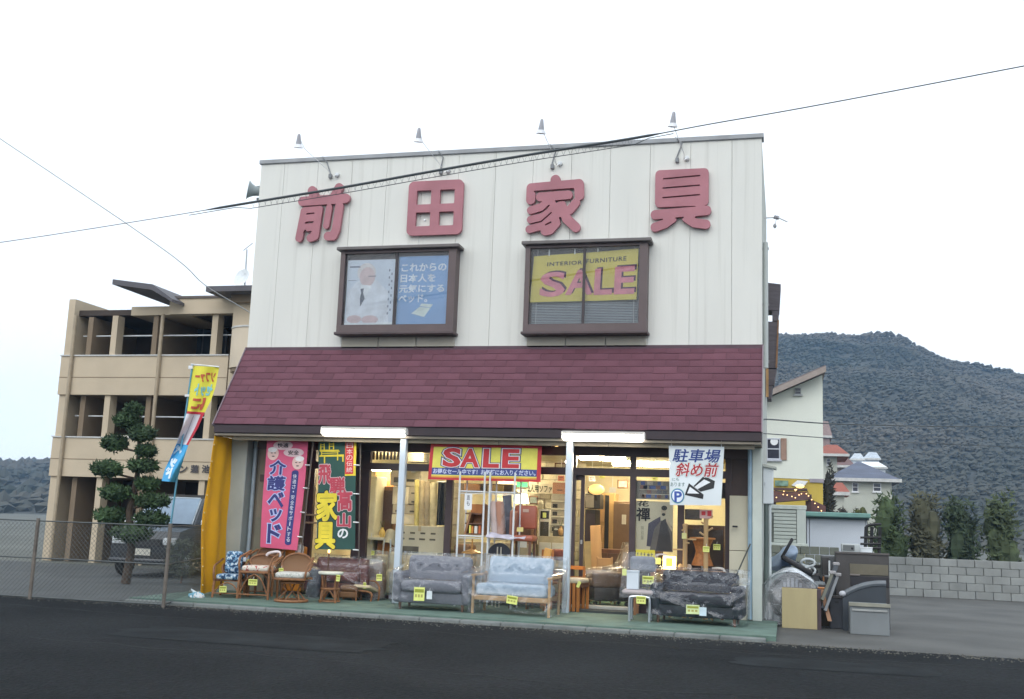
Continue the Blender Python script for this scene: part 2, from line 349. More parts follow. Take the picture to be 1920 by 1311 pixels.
rp = random.Random(21)
def patch(name, cx, cy, w, d, z, m, n=26):          # irregular thin overlay on the road
    P = [(cx+w/2*math.cos(2*math.pi*k/n)*(1/max(abs(math.cos(2*math.pi*k/n)), abs(math.sin(2*math.pi*k/n))))**.8*rp.uniform(.9, 1.05), cy+d/2*math.sin(2*math.pi*k/n)*(1/max(abs(math.cos(2*math.pi*k/n)), abs(math.sin(2*math.pi*k/n))))**.8*rp.uniform(.9, 1.05), z) for k in range(n)]
    struct(name, MB().add(P, [tuple(range(n))]), m)
patch('road_patch', 3.2, -6.1, 3.4, 1.3, -.060, mat((.020, .023, .025), .9, .35, 2, .5, bscale=40, spec=.08)); patch('road_patch', 9.6, -5.0, 2.2, .9, -.060, mat((.019, .022, .024), .9, .35, 2, .5, bscale=40, spec=.08)); patch('road_patch', -3.5, -4.9, 4.5, .8, -.060, mat((.022, .024, .025), .9, .35, 2, .5, bscale=40, spec=.08))
ck_ = MB()
for x0_, y0_, n_, sp in ((-6, -4.3, 46, .42), (1.2, -7.3, 40, .38), (6.5, -4.1, 22, .4)):
    x, y = x0_, y0_
    for k in range(n_):
        xn, yn = x+sp*rp.uniform(.5, 1.2), y+rp.uniform(-.14, .14); wv_ = rp.uniform(.004, .013); ck_.add([(x, y-wv_, -.0598), (xn, yn-wv_, -.0598), (xn, yn+wv_, -.0598), (x, y+wv_, -.0598)], [(0, 1, 2, 3)]); x, y = xn, yn
struct('road_cracks', ck_, mat((.008, .009, .010), .95), kind='stuff')
gr = MB()
for k in range(2600):
    x, y = rp.uniform(-8, 12), -2.8-abs(rp.gauss(0, .28)); s_ = rp.uniform(.005, .016); gr.add([(x-s_, y, -.0635), (x+s_, y-s_*.5, -.0635), (x+s_*.3, y+s_, -.0635), (x, y, -.0635+s_*.9)], [(0, 1, 3), (1, 2, 3), (2, 0, 3)])
struct('kerbside_grit', gr, mat((.12, .115, .10), .95, .4, 9), kind='stuff')
def crest(x):                                  # ridge height along the hill
    pts = [(-900, 14), (-300, 20), (-160, 30), (-90, 62), (-54, 73), (-36, 78), (-22, 76), (0, 79), (40, 77), (75, 66), (120, 50), (200, 34), (500, 22), (900, 12)]
    for (a, p), (b, q) in zip(pts, pts[1:]):
        if a <= x <= b:
            t = (x-a)/(b-a); t = t*t*(3-2*t); return p+(q-p)*t
    return 8
def hill_z(x, y):
    t = max(0, min(1, (y-120)/(420-120))); s = t*t*(3-2*t)*.72 + .28*t
    return -1 + crest(x)*s*(1+.05*mnoise.noise(Vector((x*.02, y*.02, 0)))) + 3.2*t*mnoise.noise(Vector((x*.06, y*.06, 3)))
hb = MB(); nx, ny = 150, 42
X = lambda i: -900+1800*i/nx; Yh = lambda j: 112+ (430-112)*j/ny
hv = [(X(i), Yh(j), hill_z(X(i), Yh(j))) for j in range(ny+1) for i in range(nx+1)]
hv += [(X(i), 560, -2) for i in range(nx+1)]
hb.add(hv, [(j*(nx+1)+i, j*(nx+1)+i+1, (j+1)*(nx+1)+i+1, (j+1)*(nx+1)+i) for j in range(ny+1) for i in range(nx)])
struct('hill', hb, mat((.052, .056, .050), .95, .15, .05, 0), smooth=True)
wd = MB(); rw = random.Random(3)
for k in range(40000):
    y = 116+316*rw.random()**1.1; x = rw.uniform(-80-(y-118)*.08, 140) if k % 7 else rw.uniform(-330, -110)
    z = hill_z(x, y); r = rw.uniform(.5, 1.15)*(1.1 if y > 250 else .95)*(1 if k % 7 else 2.3); hh = r*rw.uniform(.8, 1.5); m = 5; vs = []
    for lv, (q, zz) in enumerate(((.8, .0), (.85, .6))):
        vs += [(x+r*q*math.cos(2*math.pi*(i+.5*lv)/m)*rw.uniform(.5, 1.25), y+r*q*math.sin(2*math.pi*(i+.5*lv)/m), z+hh*zz*rw.uniform(.7, 1.2)) for i in range(m)]
    vs.append((x+r*.2, y, z+hh*rw.uniform(.9, 1.15)))
    wd.add(vs, [(i, (i+1) % m, m+(i+1) % m, m+i) for i in range(m)]+[(m+i, m+(i+1) % m, 2*m) for i in range(m)])
struct('hillside_wood', wd, mat((.030, .044, .036), .95, .15, .012, 0, col2=(.112, .098, .080), detail=10), kind='stuff')
hz = MB().box(-960, 960, -330, 700, -3.4, 100); hm = bpy.data.materials.new('haze_air'); hm.use_nodes = True; hn = hm.node_tree; hn.nodes.clear(); ho = hn.nodes.new('ShaderNodeOutputMaterial'); pv = hn.nodes.new('ShaderNodeVolumePrincipled'); pv.inputs['Color'].default_value = (.36, .63, 1, 1); pv.inputs['Density'].default_value = .0006; pv.inputs['Anisotropy'].default_value = .2; hn.links.new(pv.outputs[0], ho.inputs['Volume'])
haze = struct('haze', hz, hm, kind='stuff')

# ------------------------------------------------------------------ the shop building
S = Th('furniture_shop', 'cream panelled two storey furniture shop with maroon shingled awning', 'shop')
joints = [XL] + [.69*k for k in range(13)] + [XR]
for a, b in zip(joints, joints[1:]):
    m = MB(); m.rbox(a+.0022, b-.0022, -.0, .06, ZA-.25, H-.06, .003, 1); S.part('wall_panel', m, CREAM)
S.part('wall_core', MB().box(XL+.02, XR-.02, .045, .2, ZS, H-.08), mat((.50, .51, .48), .8))
CREAMS = mat((.50, .51, .46), .8, .1, .8, .08, stretch=(1, 1, .3))
S.part('side_wall', MB().box(XL+.004, XL+.16, .06, DEP, -.06, H-.07), CREAMS)
S.part('side_wall', MB().box(XR-.16, XR-.004, .06, DEP, -.06, H-.07), CREAMS)
S.part('rear_wall', MB().box(XL+.16, XR-.16, DEP-.15, DEP, -.06, H-.07), CREAMS)
S.part('roof', MB().box(XL+.16, XR-.16, .06, DEP-.15, H-.5, H-.35), mat((.2, .2, .2), .8))
S.part('coping', MB().rbox(XL-.03, XR+.03, -.035, .22, H-.07, H+.012, .008, 1), mat((.30, .31, .32), .5, .15, 3))
S.part('upper_floor', MB().box(XL+.16, XR-.16, .06, DEP-.15, 2.86, 3.02), OFFW)
# awning
nu = Vector((1, 0, 0)); dv = Vector((0, EAVE, ZE-ZA)); SL = dv.length; dv.normalize(); nn = nu.cross(-dv).normalized()
if nn.y > 0: nn = -nn
def ap(x, s, o): return Vector((x, 0, ZA)) + dv*s + nn*o
aw = MB(); aw.add([ap(XL-.0, 0, -.005), ap(XR, 0, -.005), ap(XR, SL, -.005), ap(XL, SL, -.005), (XL, .0, ZS+.02), (XR, .0, ZS+.02), (XR, EAVE+.12, ZS+.02), (XL, EAVE+.12, ZS+.02)],
                  [(3, 2, 1, 0), (4, 5, 6, 7), (7, 6, 2, 3), (0, 4, 7, 3), (1, 2, 6, 5), (0, 1, 5, 4)])
SHING = mat((.122, .049, .064), .88, .2, .8, .4, rnd=.13, bscale=60, col2=(.138, .062, .080), spec=.2)
awn = S.part('awning', aw, mat((.04, .022, .028), .8))
rows = 12; ex = SL/rows; sw = (XR-XL+.02)/24
def shingle_mesh(w):
    b = MB(); L = ex+.03
    b.add([(-w/2, -L, .004), (w/2, -L, .004), (w/2, 0, .008), (-w/2, 0, .008), (-w/2, -L, .008), (w/2, -L, .008), (w/2, 0, .017), (-w/2, 0, .017)],
          [(0, 3, 2, 1), (4, 5, 6, 7), (0, 1, 5, 4), (1, 2, 6, 5), (2, 3, 7, 6), (3, 0, 4, 7)])
    me = b.mesh('shingle'); me.materials.append(SHING); return me
sm, smh = shingle_mesh(sw-.004), shingle_mesh(sw/2-.004)
Bz = Matrix((nu, dv, nn)).transposed()
rs = random.Random(5)
for r in range(rows):
    x = XL-.01; half = r % 2
    seq = ([smh]+[sm]*23+[smh]) if half else [sm]*24
    if half: seq = [smh]+[sm]*23+[smh]
    for me in seq:
        w = sw/2 if me is smh else sw
        p = ap(x+w/2, (r+1)*ex+rs.uniform(-.004, .004)+.004, rs.uniform(0, .004))
        S.share('shingle', me, Matrix.Translation(p) @ (Bz @ Matrix.Rotation(rs.uniform(-.006, .006), 3, 'Z')).to_4x4(), awn); x += w
S.part('flashing', MB().box(XL-.01, XR+.01, -.035, -.004, ZA-.05, ZA+.03), mat((.09, .045, .06), .6), awn)
for xx in (XL-.022, XR+.004):
    v = MB(); v.add([ap(xx, -.02, -.03), ap(xx+.018, -.02, -.03), ap(xx+.018, SL+.03, -.03), ap(xx, SL+.03, -.03), ap(xx, -.02, .035), ap(xx+.018, -.02, .035), ap(xx+.018, SL+.03, .035), ap(xx, SL+.03, .035)],
              [(0, 3, 2, 1), (4, 5, 6, 7), (0, 1, 5, 4), (1, 2, 6, 5), (2, 3, 7, 6), (3, 0, 4, 7)]); S.part('edge_trim', v, mat((.22, .17, .19), .6), awn)
S.part('fascia', MB().box(XL, XR, EAVE+.005, EAVE+.04, ZE-.14, ZE-.012), mat((.035, .022, .026), .6), awn)
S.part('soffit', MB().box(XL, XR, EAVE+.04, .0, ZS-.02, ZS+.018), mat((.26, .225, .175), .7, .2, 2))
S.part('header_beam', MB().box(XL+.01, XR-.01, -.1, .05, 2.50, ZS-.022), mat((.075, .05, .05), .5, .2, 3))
# pale fillet above the lamps, in sections
for a, b in ((XL+.3, 1.5), (1.51, 3.0), (3.01, 4.6), (4.61, 6.4), (6.41, XR-.1)):
    S.part('soffit_beam', MB().box(a, b, EAVE+.16, EAVE+.24, ZS-.085, ZS-.021), mat((.34, .29, .21), .7, .15, 3))
for xp in (2.986, 5.797):
    S.part('post', MB().rbox(xp-.052, xp+.052, -.865, -.761, -.0, 2.665, .008, 1), mat((.53, .60, .67), .4, .06, 2), label='white square steel post holding up the awning')
# corner pillars
x0, x1, _, _ = rect(449, 950, 478, 951, -.05)
S.part('corner_pillar', MB().rbox(XL+.005, x1-.1, -.30, .05, 0, ZS-.025, .01, 1), mat((.38, .42, .40), .6, .12, 2))
S.part('drainpipe', MB().tube([(x1-.04, -.1, .02), (x1-.04, -.1, ZS-.03)], .035, 8), mat((.33, .40, .45), .5))
x0, x1, _, _ = rect(1407, 1000, 1426, 1001, -.2)
S.part('corner_pillar', MB().rbox(x0+.03, XR+.0, -.30, .05, 0, ZS-.025, .01, 1), mat((.50, .54, .49), .6, .12, 2))
S.part('drainpipe', MB().tube([(x0-.005, -.28, .02), (x0-.005, -.28, ZS-.03)], .033, 8), mat((.25, .36, .45), .5))

# ---- shop front (plane Y=0)
def fx(u, v=950): return at(u, v, 0).x
ZT0, ZT1 = 2.20, 2.30                        # transom bar
FRAME = mat((.050, .030, .032), .45, .2, 4)
ZB = .06
def mull(u0, u1, z0=ZB, z1=2.51, y0=-.04, y1=.05): return MB().box(fx(u0), fx(u1), y0, y1, z0, z1)
S.part('transom_bar', MB().box(fx(574), fx(1372), -.045, .055, ZT0-.02, ZT1), FRAME)
for (a, b) in ((575, 588), (664, 691), (836, 848), (1066, 1079), (1181, 1192), (1271, 1283), (1360, 1371)):
    S.part('door_frame', mull(a, b, ZB, 2.5), FRAME)
S.part('sill', MB().box(fx(574), fx(1081), -.06, .06, 0, ZB), FRAME); S.part('sill', MB().box(fx(1190), fx(1372), -.06, .06, 0, .12), FRAME)
S.part('threshold', MB().rbox(fx(1078), fx(1194), -.10, .08, 0.03, .085, .008, 1), mat((.42, .42, .38), .4, .1, 5))
S.part('step', MB().box(fx(1076), fx(1196), -.5, -.1, 0.0, .035), mat((.05, .06, .06), .9, .2, 8))
for (a, b) in ((588, 664), (691, 836), (848, 1066), (1192, 1271), (1283, 1360)):
    S.part('window_pane', MB().box(fx(a), fx(b), .0, .008, ZB, ZT0-.02), GLASS)
    S.part('transom_pane', MB().box(fx(a), fx(b), .0, .008, ZT1, 2.5), GLASS)
S.part('transom_pane', MB().box(fx(1079), fx(1181), .0, .008, ZT1, 2.5), GLASS)
ld = S.part('sliding_door', MB().box(fx(1087), fx(1094), .06, .10, ZB, ZT0).box(fx(1064), fx(1070), .06, .10, ZB, ZT0).box(fx(1070), fx(1087), .06, .10, ZB, .22).box(fx(1070), fx(1087), .06, .10, 2.1, ZT0), FRAME)
S.part('door_glass', MB().box(fx(1070), fx(1087), .075, .083, .22, 2.1), GLASS, ld)
S.part('door_handle', MB().rbox(fx(1089), fx(1092.5), .035, .06, 1.05, 1.12, .006, 1), CHROME, ld)
# left return wall of the shop front, beige
WALLB = mat((.24, .205, .155), .8, .12, 2.5)
S.part('front_wall', MB().box(fx(470), fx(575), -.02, .06, 0, 2.50), WALLB)
S.part('front_wall', MB().box(fx(1371), XR-.17, -.02, .06, 0, 2.50), mat((.075, .05, .045), .6, .2, 3))
wr = rect(585, 850, 575, 1005, -.03)
S.part('mail_slot', MB().box(fx(486), fx(499), -.05, -.021, at(490, 900, 0).z-.03, at(490, 890, 0).z), BROWN)
# interior shell
WALLI = mat((.80, .72, .50), .8, .1, 1.5)
S.part('shop_floor', MB().box(XL+.17, XR-.17, .06, DEP-.16, 0, .05), mat((.06, .13, .08), .9, .2, 6, .3, bscale=60))
S.part('ceiling', MB().box(XL+.17, XR-.17, .06, DEP-.16, 2.58, 2.66), mat((.62, .56, .40), .8, .06, 2))
S.part('interior_wall', MB().box(XL+.17, XR-.17, DEP-.19, DEP-.16, .05, 2.58), WALLI)
S.part('interior_wall', MB().box(fx(590)-.12, fx(590)-.06, .06, DEP-.2, .05, 2.58), WALLI)
S.part('interior_wall', MB().box(XR-.3, XR-.2, .08, DEP-.2, .05, 2.58), WALLI)
# cream stone-faced wall behind the middle window: courses of stones as parts
sx0, sx1 = at(1000, 950, 3.0).x, at(1073, 950, 3.0).x
sw_ = S.part('stone_wall', MB().box(at(930, 900, 3.0).x, at(1084, 900, 3.0).x, 3.06, 3.2, .05, 2.58), mat((.5, .45, .33), .9, .15, 9))
STONE = mat((.70, .64, .48), .9, .12, 9, .5, rnd=.1); r2 = random.Random(9); sh = []
for k in range(4):
    b = MB(); b.rbox(-.5, .5, 0, 1, -.5, .5, .06, 1); me = b.mesh('stone'); me.materials.append(STONE); sh.append(me)
z = .06
while z < 2.5:
    hgt = r2.uniform(.13, .2); x = at(930, 900, 3.0).x
    while x < at(1082, 900, 3.0).x:
        w = r2.uniform(.16, .36)
        S.share('stone', r2.choice(sh), Matrix.Translation((x+w/2, 3.06-r2.uniform(.02, .05), z+hgt/2)) @ Matrix.Diagonal((w-.012, .06, hgt-.012, 1)), sw_); x += w
    z += hgt
# ---- upper bay windows
def bay(c0, c1, vt, vb, capu):
    y0 = -.24
    x0, x1 = at(c0, (vt+vb)/2, y0).x, at(c1, (vt+vb)/2, y0).x
    zt, zb = at((c0+c1)/2, vt, y0).z, at((c0+c1)/2, vb, y0).z
    fw_ = .085; bt = .13
    f = MB(); f.box(x0, x0+fw_, y0, -.002, zb, zt).box(x1-fw_-.05, x1, y0, -.002, zb, zt).box(x0+fw_, x1-fw_-.05, y0+.004, -.002, zb, zb+bt).box(x0+fw_, x1-fw_-.05, y0+.004, -.002, zt-.05, zt)
    o = S.part('bay_window', f, mat((.105, .072, .07), .45, .12, 3))
    S.part('cap', MB().rbox(x0-.06, x1+.07, y0-.08, -.002, zt, zt+.06, .01, 1), mat((.13, .115, .11), .5, .15, 3), o)
    S.part('sill', MB().rbox(x0-.03, x1+.03, y0-.04, -.002, zb-.05, zb-.001, .01, 1), mat((.075, .05, .05), .5), o)
    xm = (x0+fw_+x1-fw_-.05)/2
    S.part('meeting_stile', MB().box(xm-.022, xm+.022, y0+.035, y0+.06, zb+bt, zt-.05), DARK, o)
    S.part('pane', MB().box(x0+fw_, xm, y0+.045, y0+.05, zb+bt, zt-.05), GLASSB, o); S.part('pane', MB().box(xm, x1-fw_-.05, y0+.04, y0+.045, zb+bt, zt-.05), GLASSB, o)
    S.part('back_board', MB().box(x0+fw_, x1-fw_-.05, -.02, -.006, zb+bt, zt-.05), mat((.24, .22, .25), .8), o)
    # plinth panels under the bay
    n = 3
    for k in range(n): 
        a = x0+.02+(x1-x0-.04)*k/n; S.part('plinth_panel', MB().rbox(a+.008, a+(x1-x0-.04)/n-.008, -.035, -.001, ZA-.0, zb-.052, .005, 1), mat((.42, .39, .32), .75, .12, 2), o)
    return x0+fw_, x1-fw_-.05, zb+bt, zt-.05, y0
B1 = bay(635, 852, 468, 622, 0); B2 = bay(983, 1213, 457, 621, 0)
# ------------------------------------------------------------------ big facade characters (stroke shapes, union by distance field)
def seg_d(P, a, b):
    a = np.array(a); b = np.array(b); ab = b-a; t = np.clip(((P-a)@ab)/max(1e-9, ab@ab), 0, 1)
    return np.hypot(*(P-(a+t[:, None]*ab)).T)
def char_mesh(strokes, slots=(), rects=(), holes=(), n=84):
    g = np.linspace(-.06, 1.06, n); GX, GY = np.meshgrid(g, g); P = np.stack([GX.ravel(), GY.ravel()], 1); F = np.full(len(P), 9.)
    for pts, r in strokes:
        for a, b in zip(pts, pts[1:]): F = np.minimum(F, seg_d(P, a, b)-r)
    def rr(x0, x1, y0, y1, r):
        q = np.abs(P-np.array([(x0+x1)/2, (y0+y1)/2]))-np.array([(x1-x0)/2-r, (y1-y0)/2-r]); return np.hypot(*np.maximum(q, 0).T)+np.minimum(q.max(1), 0)-r
    for x0, x1, y0, y1, r in rects: F = np.minimum(F, rr(x0, x1, y0, y1, r))
    for x0, x1, y0, y1, r in holes: F = np.maximum(F, -rr(x0, x1, y0, y1, r))
    for pts, r in slots:
        for a, b in zip(pts, pts[1:]): F = np.maximum(F, r-seg_d(P, a, b))
    F = F.reshape(n, n); V = {}; vs = []; fs = []; edge = []
    def vid(k, p):
        if k not in V: V[k] = len(vs); vs.append(p)
        return V[k]
    for j in range(n-1):
        for i in range(n-1):
            c = [(i, j), (i+1, j), (i+1, j+1), (i, j+1)]; f = [F[y, x] for x, y in c]
            if min(f) > 0: continue
            poly = []; cut = []
            for k in range(4):
                a, b = c[k], c[(k+1) % 4]; fa, fb = f[k], f[(k+1) % 4]
                if fa <= 0: poly.append(vid(a, (g[a[0]], g[a[1]])))
                if (fa <= 0) != (fb <= 0):
                    t = fa/(fa-fb); key = (a, b) if a < b else (b, a)
                    q = vid(key, (g[a[0]]+t*(g[b[0]]-g[a[0]]), g[a[1]]+t*(g[b[1]]-g[a[1]]))); poly.append(q); cut.append((q, fa <= 0))
            if len(poly) > 2: fs.append(poly)
            if len(cut) == 2: edge.append((cut[0][0], cut[1][0]) if cut[0][1] else (cut[1][0], cut[0][0]))
    return vs, fs, edge
CH = {
 'front': (dict(strokes=[([(.26, .89), (.32, .78)], .082), ([(.77, .92), (.70, .79)], .082), ([(.09, .71), (.91, .73)], .082),
   ([(.14, .53), (.075, .07)], .07), ([(.14, .545), (.42, .555)], .058), ([(.43, .55), (.375, .09), (.29, .065)], .07), ([(.19, .42), (.4, .43)], .07), ([(.17, .27), (.39, .28)], .062), ([(.2, .5), (.4, .5)], .06), ([(.25, .2), (.37, .21)], .05),
   ([(.61, .58), (.575, .27)], .058), ([(.80, .60), (.765, .19), (.72, .085), (.62, .085)], .075)],
   slots=[([(.19, .485), (.33, .492)], .013), ([(.175, .325), (.315, .332)], .013), ([(.155, .165), (.3, .172)], .013), ([(.508, .62), (.47, .2)], .014), ([(.70, .62), (.675, .3)], .016)]), (95, 650, 255, 860), (540, 300, 5.647)),
 'field': (dict(strokes=[], rects=[(.0, 1, .0, 1, .1)], holes=[(.155, .42, .565, .825, .01), (.58, .845, .565, .825, .01), (.155, .42, .165, .42, .01), (.58, .845, .165, .42, .01)]), (1268, 1848, 218, 793), (540, 300, 5.647)),
 'house': (dict(strokes=[([(.505, .92), (.505, .85)], .085), ([(.083, .60), (.083, .80), (.917, .835), (.927, .64)], .08), ([(.25, .64), (.735, .655)], .075),
   ([(.40, .58), (.29, .475), (.09, .42)], .066), ([(.40, .56), (.53, .40), (.535, .2), (.43, .085), (.36, .072)], .085), ([(.46, .40), (.275, .295), (.09, .262)], .062), ([(.5, .28), (.29, .15), (.075, .1)], .065),
   ([(.87, .52), (.77, .40), (.66, .37)], .072), ([(.62, .49), (.715, .26), (.88, .107)], .08)],
   slots=[([(.15, .735), (.82, .755)], .014), ([(.56, .558), (.80, .575)], .014), ([(.10, .345), (.28, .375), (.41, .49)], .013), ([(.09, .185), (.28, .222), (.45, .365)], .013), ([(.36, .165), (.45, .205)], .014), ([(.61, .27), (.63, .2)], .02)]), (80, 625, 145, 705), (970, 300, 5.053)),
 'tool': (dict(strokes=[([(.075, .265), (.935, .305)], .075), ([(.37, .2), (.24, .115), (.075, .065)], .072), ([(.60, .2), (.73, .115), (.925, .085)], .072), ([(.3, .24), (.7, .25)], .06)],
   rects=[(.07, .965, .385, .985, .075)], slots=[([(.21, .84), (.815, .868)], .0125), ([(.205, .69), (.81, .712)], .0125), ([(.205, .535), (.81, .56)], .0125), ([(.43, .2), (.55, .205)], .012)]), (1265, 1832, 80, 668), (970, 300, 5.053)),
}
desc = {'front': 'faded pink wall character 前, leftmost of the four raised characters', 'field': 'faded pink square wall character 田 with four openings',
        'house': 'faded pink wall character 家 with slanted strokes above the yellow sale window', 'tool': 'faded pink wall character 具, rightmost of the four raised characters'}
for k, (kw, (zx0, zx1, zy0, zy1), (ox, oy, sc)) in CH.items():
    vs, fs, ed = char_mesh(**kw)
    tl = (ox+zx0/sc, oy+zy0/sc); br = (ox+zx1/sc, oy+zy1/sc)
    x0, x1, z0, z1 = rect(tl[0], tl[1], br[0], br[1], -.09)
    # keep the drawn tilt out: characters are upright on the wall
    sl = (tl[1]-br[1])
    P = [(x0+(x1-x0)*a, z0+(z1-z0)*b) for a, b in vs]; n = len(P); m = MB()
    m.add([(x, -.095, z) for x, z in P]+[(x, -.03, z) for x, z in P], [tuple(reversed(f))[::-1] for f in fs]+[(a, b, b+n, a+n) for a, b in ed]+[tuple(i+n for i in reversed(f)) for f in fs])
    t = Th('sign_character', desc[k], 'letter', ((x0+x1)/2, -.03, z0), group='raised characters of the shop name')
    t.part('face', m, PINK)
    st = MB()
    for fxx, fz in ((.3, .3), (.5, .7)): st.tube([(x0+(x1-x0)*fxx, -.03, z0+(z1-z0)*fz), (x0+(x1-x0)*fxx, .0, z0+(z1-z0)*fz)], .015, 5)
    t.part('standoff', st, CHROME)

# ------------------------------------------------------------------ gooseneck spotlights along the top
GREYL = mat((.36, .36, .39), .5, .1, 6)
spots = [((605, 294), (620, 330), (632, 328), (560, 268), 'over 前 at the left end of the roofline'), ((822, 284), (827, 322), (840, 320), (785, 257), 'over 田, second from the left on the roofline'),
         ((1032, 272), (1036, 312), (1050, 307), (1015, 241), 'over 家, second from the right on the roofline'), ((1268, 258), (1270, 300), (1288, 297), (1262, 228), 'over 具 near the right roof corner')]
for top, bot, brk, head, ds in spots:
    b = at(*brk, -.03); t0 = at(*top, -.03); b0 = at(*bot, -.02); h = at(*head, -1.15)
    t = Th('sign_spotlight', 'small grey cone spotlight on a thin arm '+ds, 'spotlight', (b.x, 0, b.z), group='spotlights above the shop sign')
    t.part('conduit', MB().tube([Vector((t0.x-.02, .02, H+.03)), Vector((t0.x+.02, -.05, H-.02)), (t0.x+.10, -.035, t0.z-.12), (b0.x-.01, -.02, b0.z+.05), (b0.x, -.02, b0.z)], .012, 6), mat((.2, .21, .22), .5))
    t.part('junction_box', MB().rbox(b0.x-.03, b0.x+.03, -.06, -.001, b0.z-.05, b0.z+.03, .006, 1), mat((.2, .21, .22), .5))
    t.part('bracket', lathe_mb([(.03, 0), (.045, .01), (.04, .05), (.02, .06)], (b.x, -.001, b.z), 10, (0, -1, 0)), mat((.55, .57, .58), .4))
    t.part('arm', MB().tube([(b.x, -.05, b.z), (b.x-.04, -.12, b.z-.06), (b.x-.02, -.35, b.z-.03), (h.x, -.9, h.z-.02), (h.x, -1.13, h.z+.1), (h.x, -1.15, h.z+.1)], .006, 6), mat((.85, .87, .88), .4))
    t.part('lamp_head', lathe_mb([(.018, .155), (.028, .13), (.04, .05), (.05, .0), (.052, -.02), (.03, -.022)], (h.x, -1.15, h.z), 12, (.1, -.25, 1)), GREYL, smooth=True)
    t.part('reflector', lathe_mb([(.052, -.022), (.07, -.05), (.085, -.085), (.08, -.088), (.03, -.05)], (h.x, -1.15, h.z), 12, (.1, -.25, 1)), mat((.72, .73, .75), .35), smooth=True)

# horn loudspeaker box on the left corner
c = at(468, 362, .3)
t = Th('horn_loudspeaker', 'weathered grey horn loudspeaker bracketed to the left upper wall corner', 'loudspeaker', (XL, .3, c.z))
t.part('bracket', MB().box(XL-.22, XL+.003, .28, .31, c.z+.08, c.z+.13).box(XL-.2, XL+.003, .28, .31, c.z-.15, c.z-.11).box(XL-.06, XL-.03, .28, .31, c.z-.15, c.z+.13), mat((.3, .33, .34), .5))
k_ = 1.45
t.part('horn', lathe_mb([(r*k_, z*k_) for r, z in [(.03, 0), (.05, .04), (.07, .12), (.10, .18), (.13, .2), (.125, .205), (.06, .12)]], (XL-.06, .28, c.z-.02), 14, (-.9, -.5, .12)), mat((.36, .41, .42), .5), smooth=True)
t.part('driver', lathe_mb([(r*k_, z*k_) for r, z in [(.055, -.1), (.06, -.08), (.06, .02), (.03, .03)]], (XL-.07, .28, c.z-.02), 12, (-.9, -.5, .12)), mat((.30, .34, .35), .5), smooth=True)

# ------------------------------------------------------------------ overhead cables
WIRE = mat((.055, .065, .07), .6, .1, 3)
def catmull(P, k=8):
    o = []
    for i in range(len(P)-1):
        p0, p1, p2, p3 = P[max(0, i-1)], P[i], P[i+1], P[min(len(P)-1, i+2)]
        for j in range(k):
            t = j/k; o.append(.5*((2*p1)+(p2-p0)*t+(2*p0-5*p1+4*p2-p3)*t*t+(3*p1-p0-3*p2+p3)*t**3))
    return o+[P[-1]]
yw = -3.6
cp = [at(u, v, yw) for u, v in ((-260, 492), (60, 446), (289, 410), (470, 380), (640, 352), (830, 318), (1000, 289), (1190, 259), (1330, 233), (1480, 207), (1700, 166), (2200, 70))]
line = catmull(cp, 6); i0, i1 = 3*6, 7*6
t = Th('overhead_cable', 'black overhead cable strung across the shop front with a lashing wire', 'cable', tuple(cp[0]))
t.part('cable', MB().tube(line, [.006]*(i0-2)+[.019]*(i1-i0+4)+[.008]*(len(line)-i1-2), 6), WIRE)
t.part('messenger_wire', MB().tube([p+Vector((0, .02, -.085 if i0 <= k <= i1 else -.03)) for k, p in enumerate(line[i0-4:i1+4], i0-4)], .006, 5), WIRE)
hx = []
for k in range(700):
    q = k/699*(i1-i0); i = int(min(q, i1-i0-1)); f = q-i; p = line[i0+i]*(1-f)+line[i0+i+1]*f
    a = k*.55; hx.append(p+Vector((0, .03*math.sin(a), -.045+.045*math.cos(a)+.012*math.sin(k*.07))))
t.part('lashing_wire', MB().tube(hx, .002, 4), WIRE)
def wire(pts, r, label, name='utility_wire', m=WIRE):
    single(name, label, 'wire', MB().tube(catmull(pts, 6), r, 5), m, 'thin wires around the shop')
wire([at(1428, 787, 1.0), at(1450, 787, 2), at(1545, 794, 5), at(1640, 797, 7), at(1800, 800, 10), at(2050, 800, 14)], .013, 'thick black wire running right from the shop wall past the cream house')
wire([at(1432, 813, 1.0), at(1545, 821, 5), at(1640, 827, 7), at(1800, 834, 10), at(2050, 845, 14)], .009, 'thinner lower wire running right below the thick black one')
wire([at(-120, 180, 2.5), at(289, 455, 3), at(385, 535, 3.4), at(474, 590, 3.9), at(560, 660, 4.4)], .011, 'grey service wire slanting down over the apartment roof to the shop', m=mat((.3, .31, .32), .6))
wire([at(1395, 360, 1), at(1452, 408, .2), at(1478, 416, -1), at(1560, 437, -4)], .006, 'faint wire anchored with an insulator beside the right wall', m=mat((.5, .5, .52), .6)) if False else None

# insulator pair at right of wall
c = at(1456, 408, 2.0)
t = Th('wall_insulator', 'small grey insulator and bolt on a rod off the right wall', 'insulator', tuple(c))
t.part('rod', MB().tube([(XR-.003, 2.0, c.z), (c.x+.02, 2.0, c.z), at(1476, 416, 1.6)], .012, 6), mat((.6, .6, .62), .5))
t.part('porcelain', lathe_mb([(.02, -.05), (.045, -.04), (.03, -.01), (.05, 0), (.03, .02), (.045, .04), (.02, .05)], tuple(c), 10, (1, 0, -.3)), mat((.35, .34, .36), .4), smooth=True)
t.part('bolt', lathe_mb([(.02, -.04), (.035, 0), (.02, .04)], tuple(c+Vector((-.03, 0, -.16))), 8), mat((.4, .4, .42), .4)); t.part('link', MB().tube([c, c+Vector((-.03, 0, -.16))], .008, 5), mat((.7, .7, .72), .5))

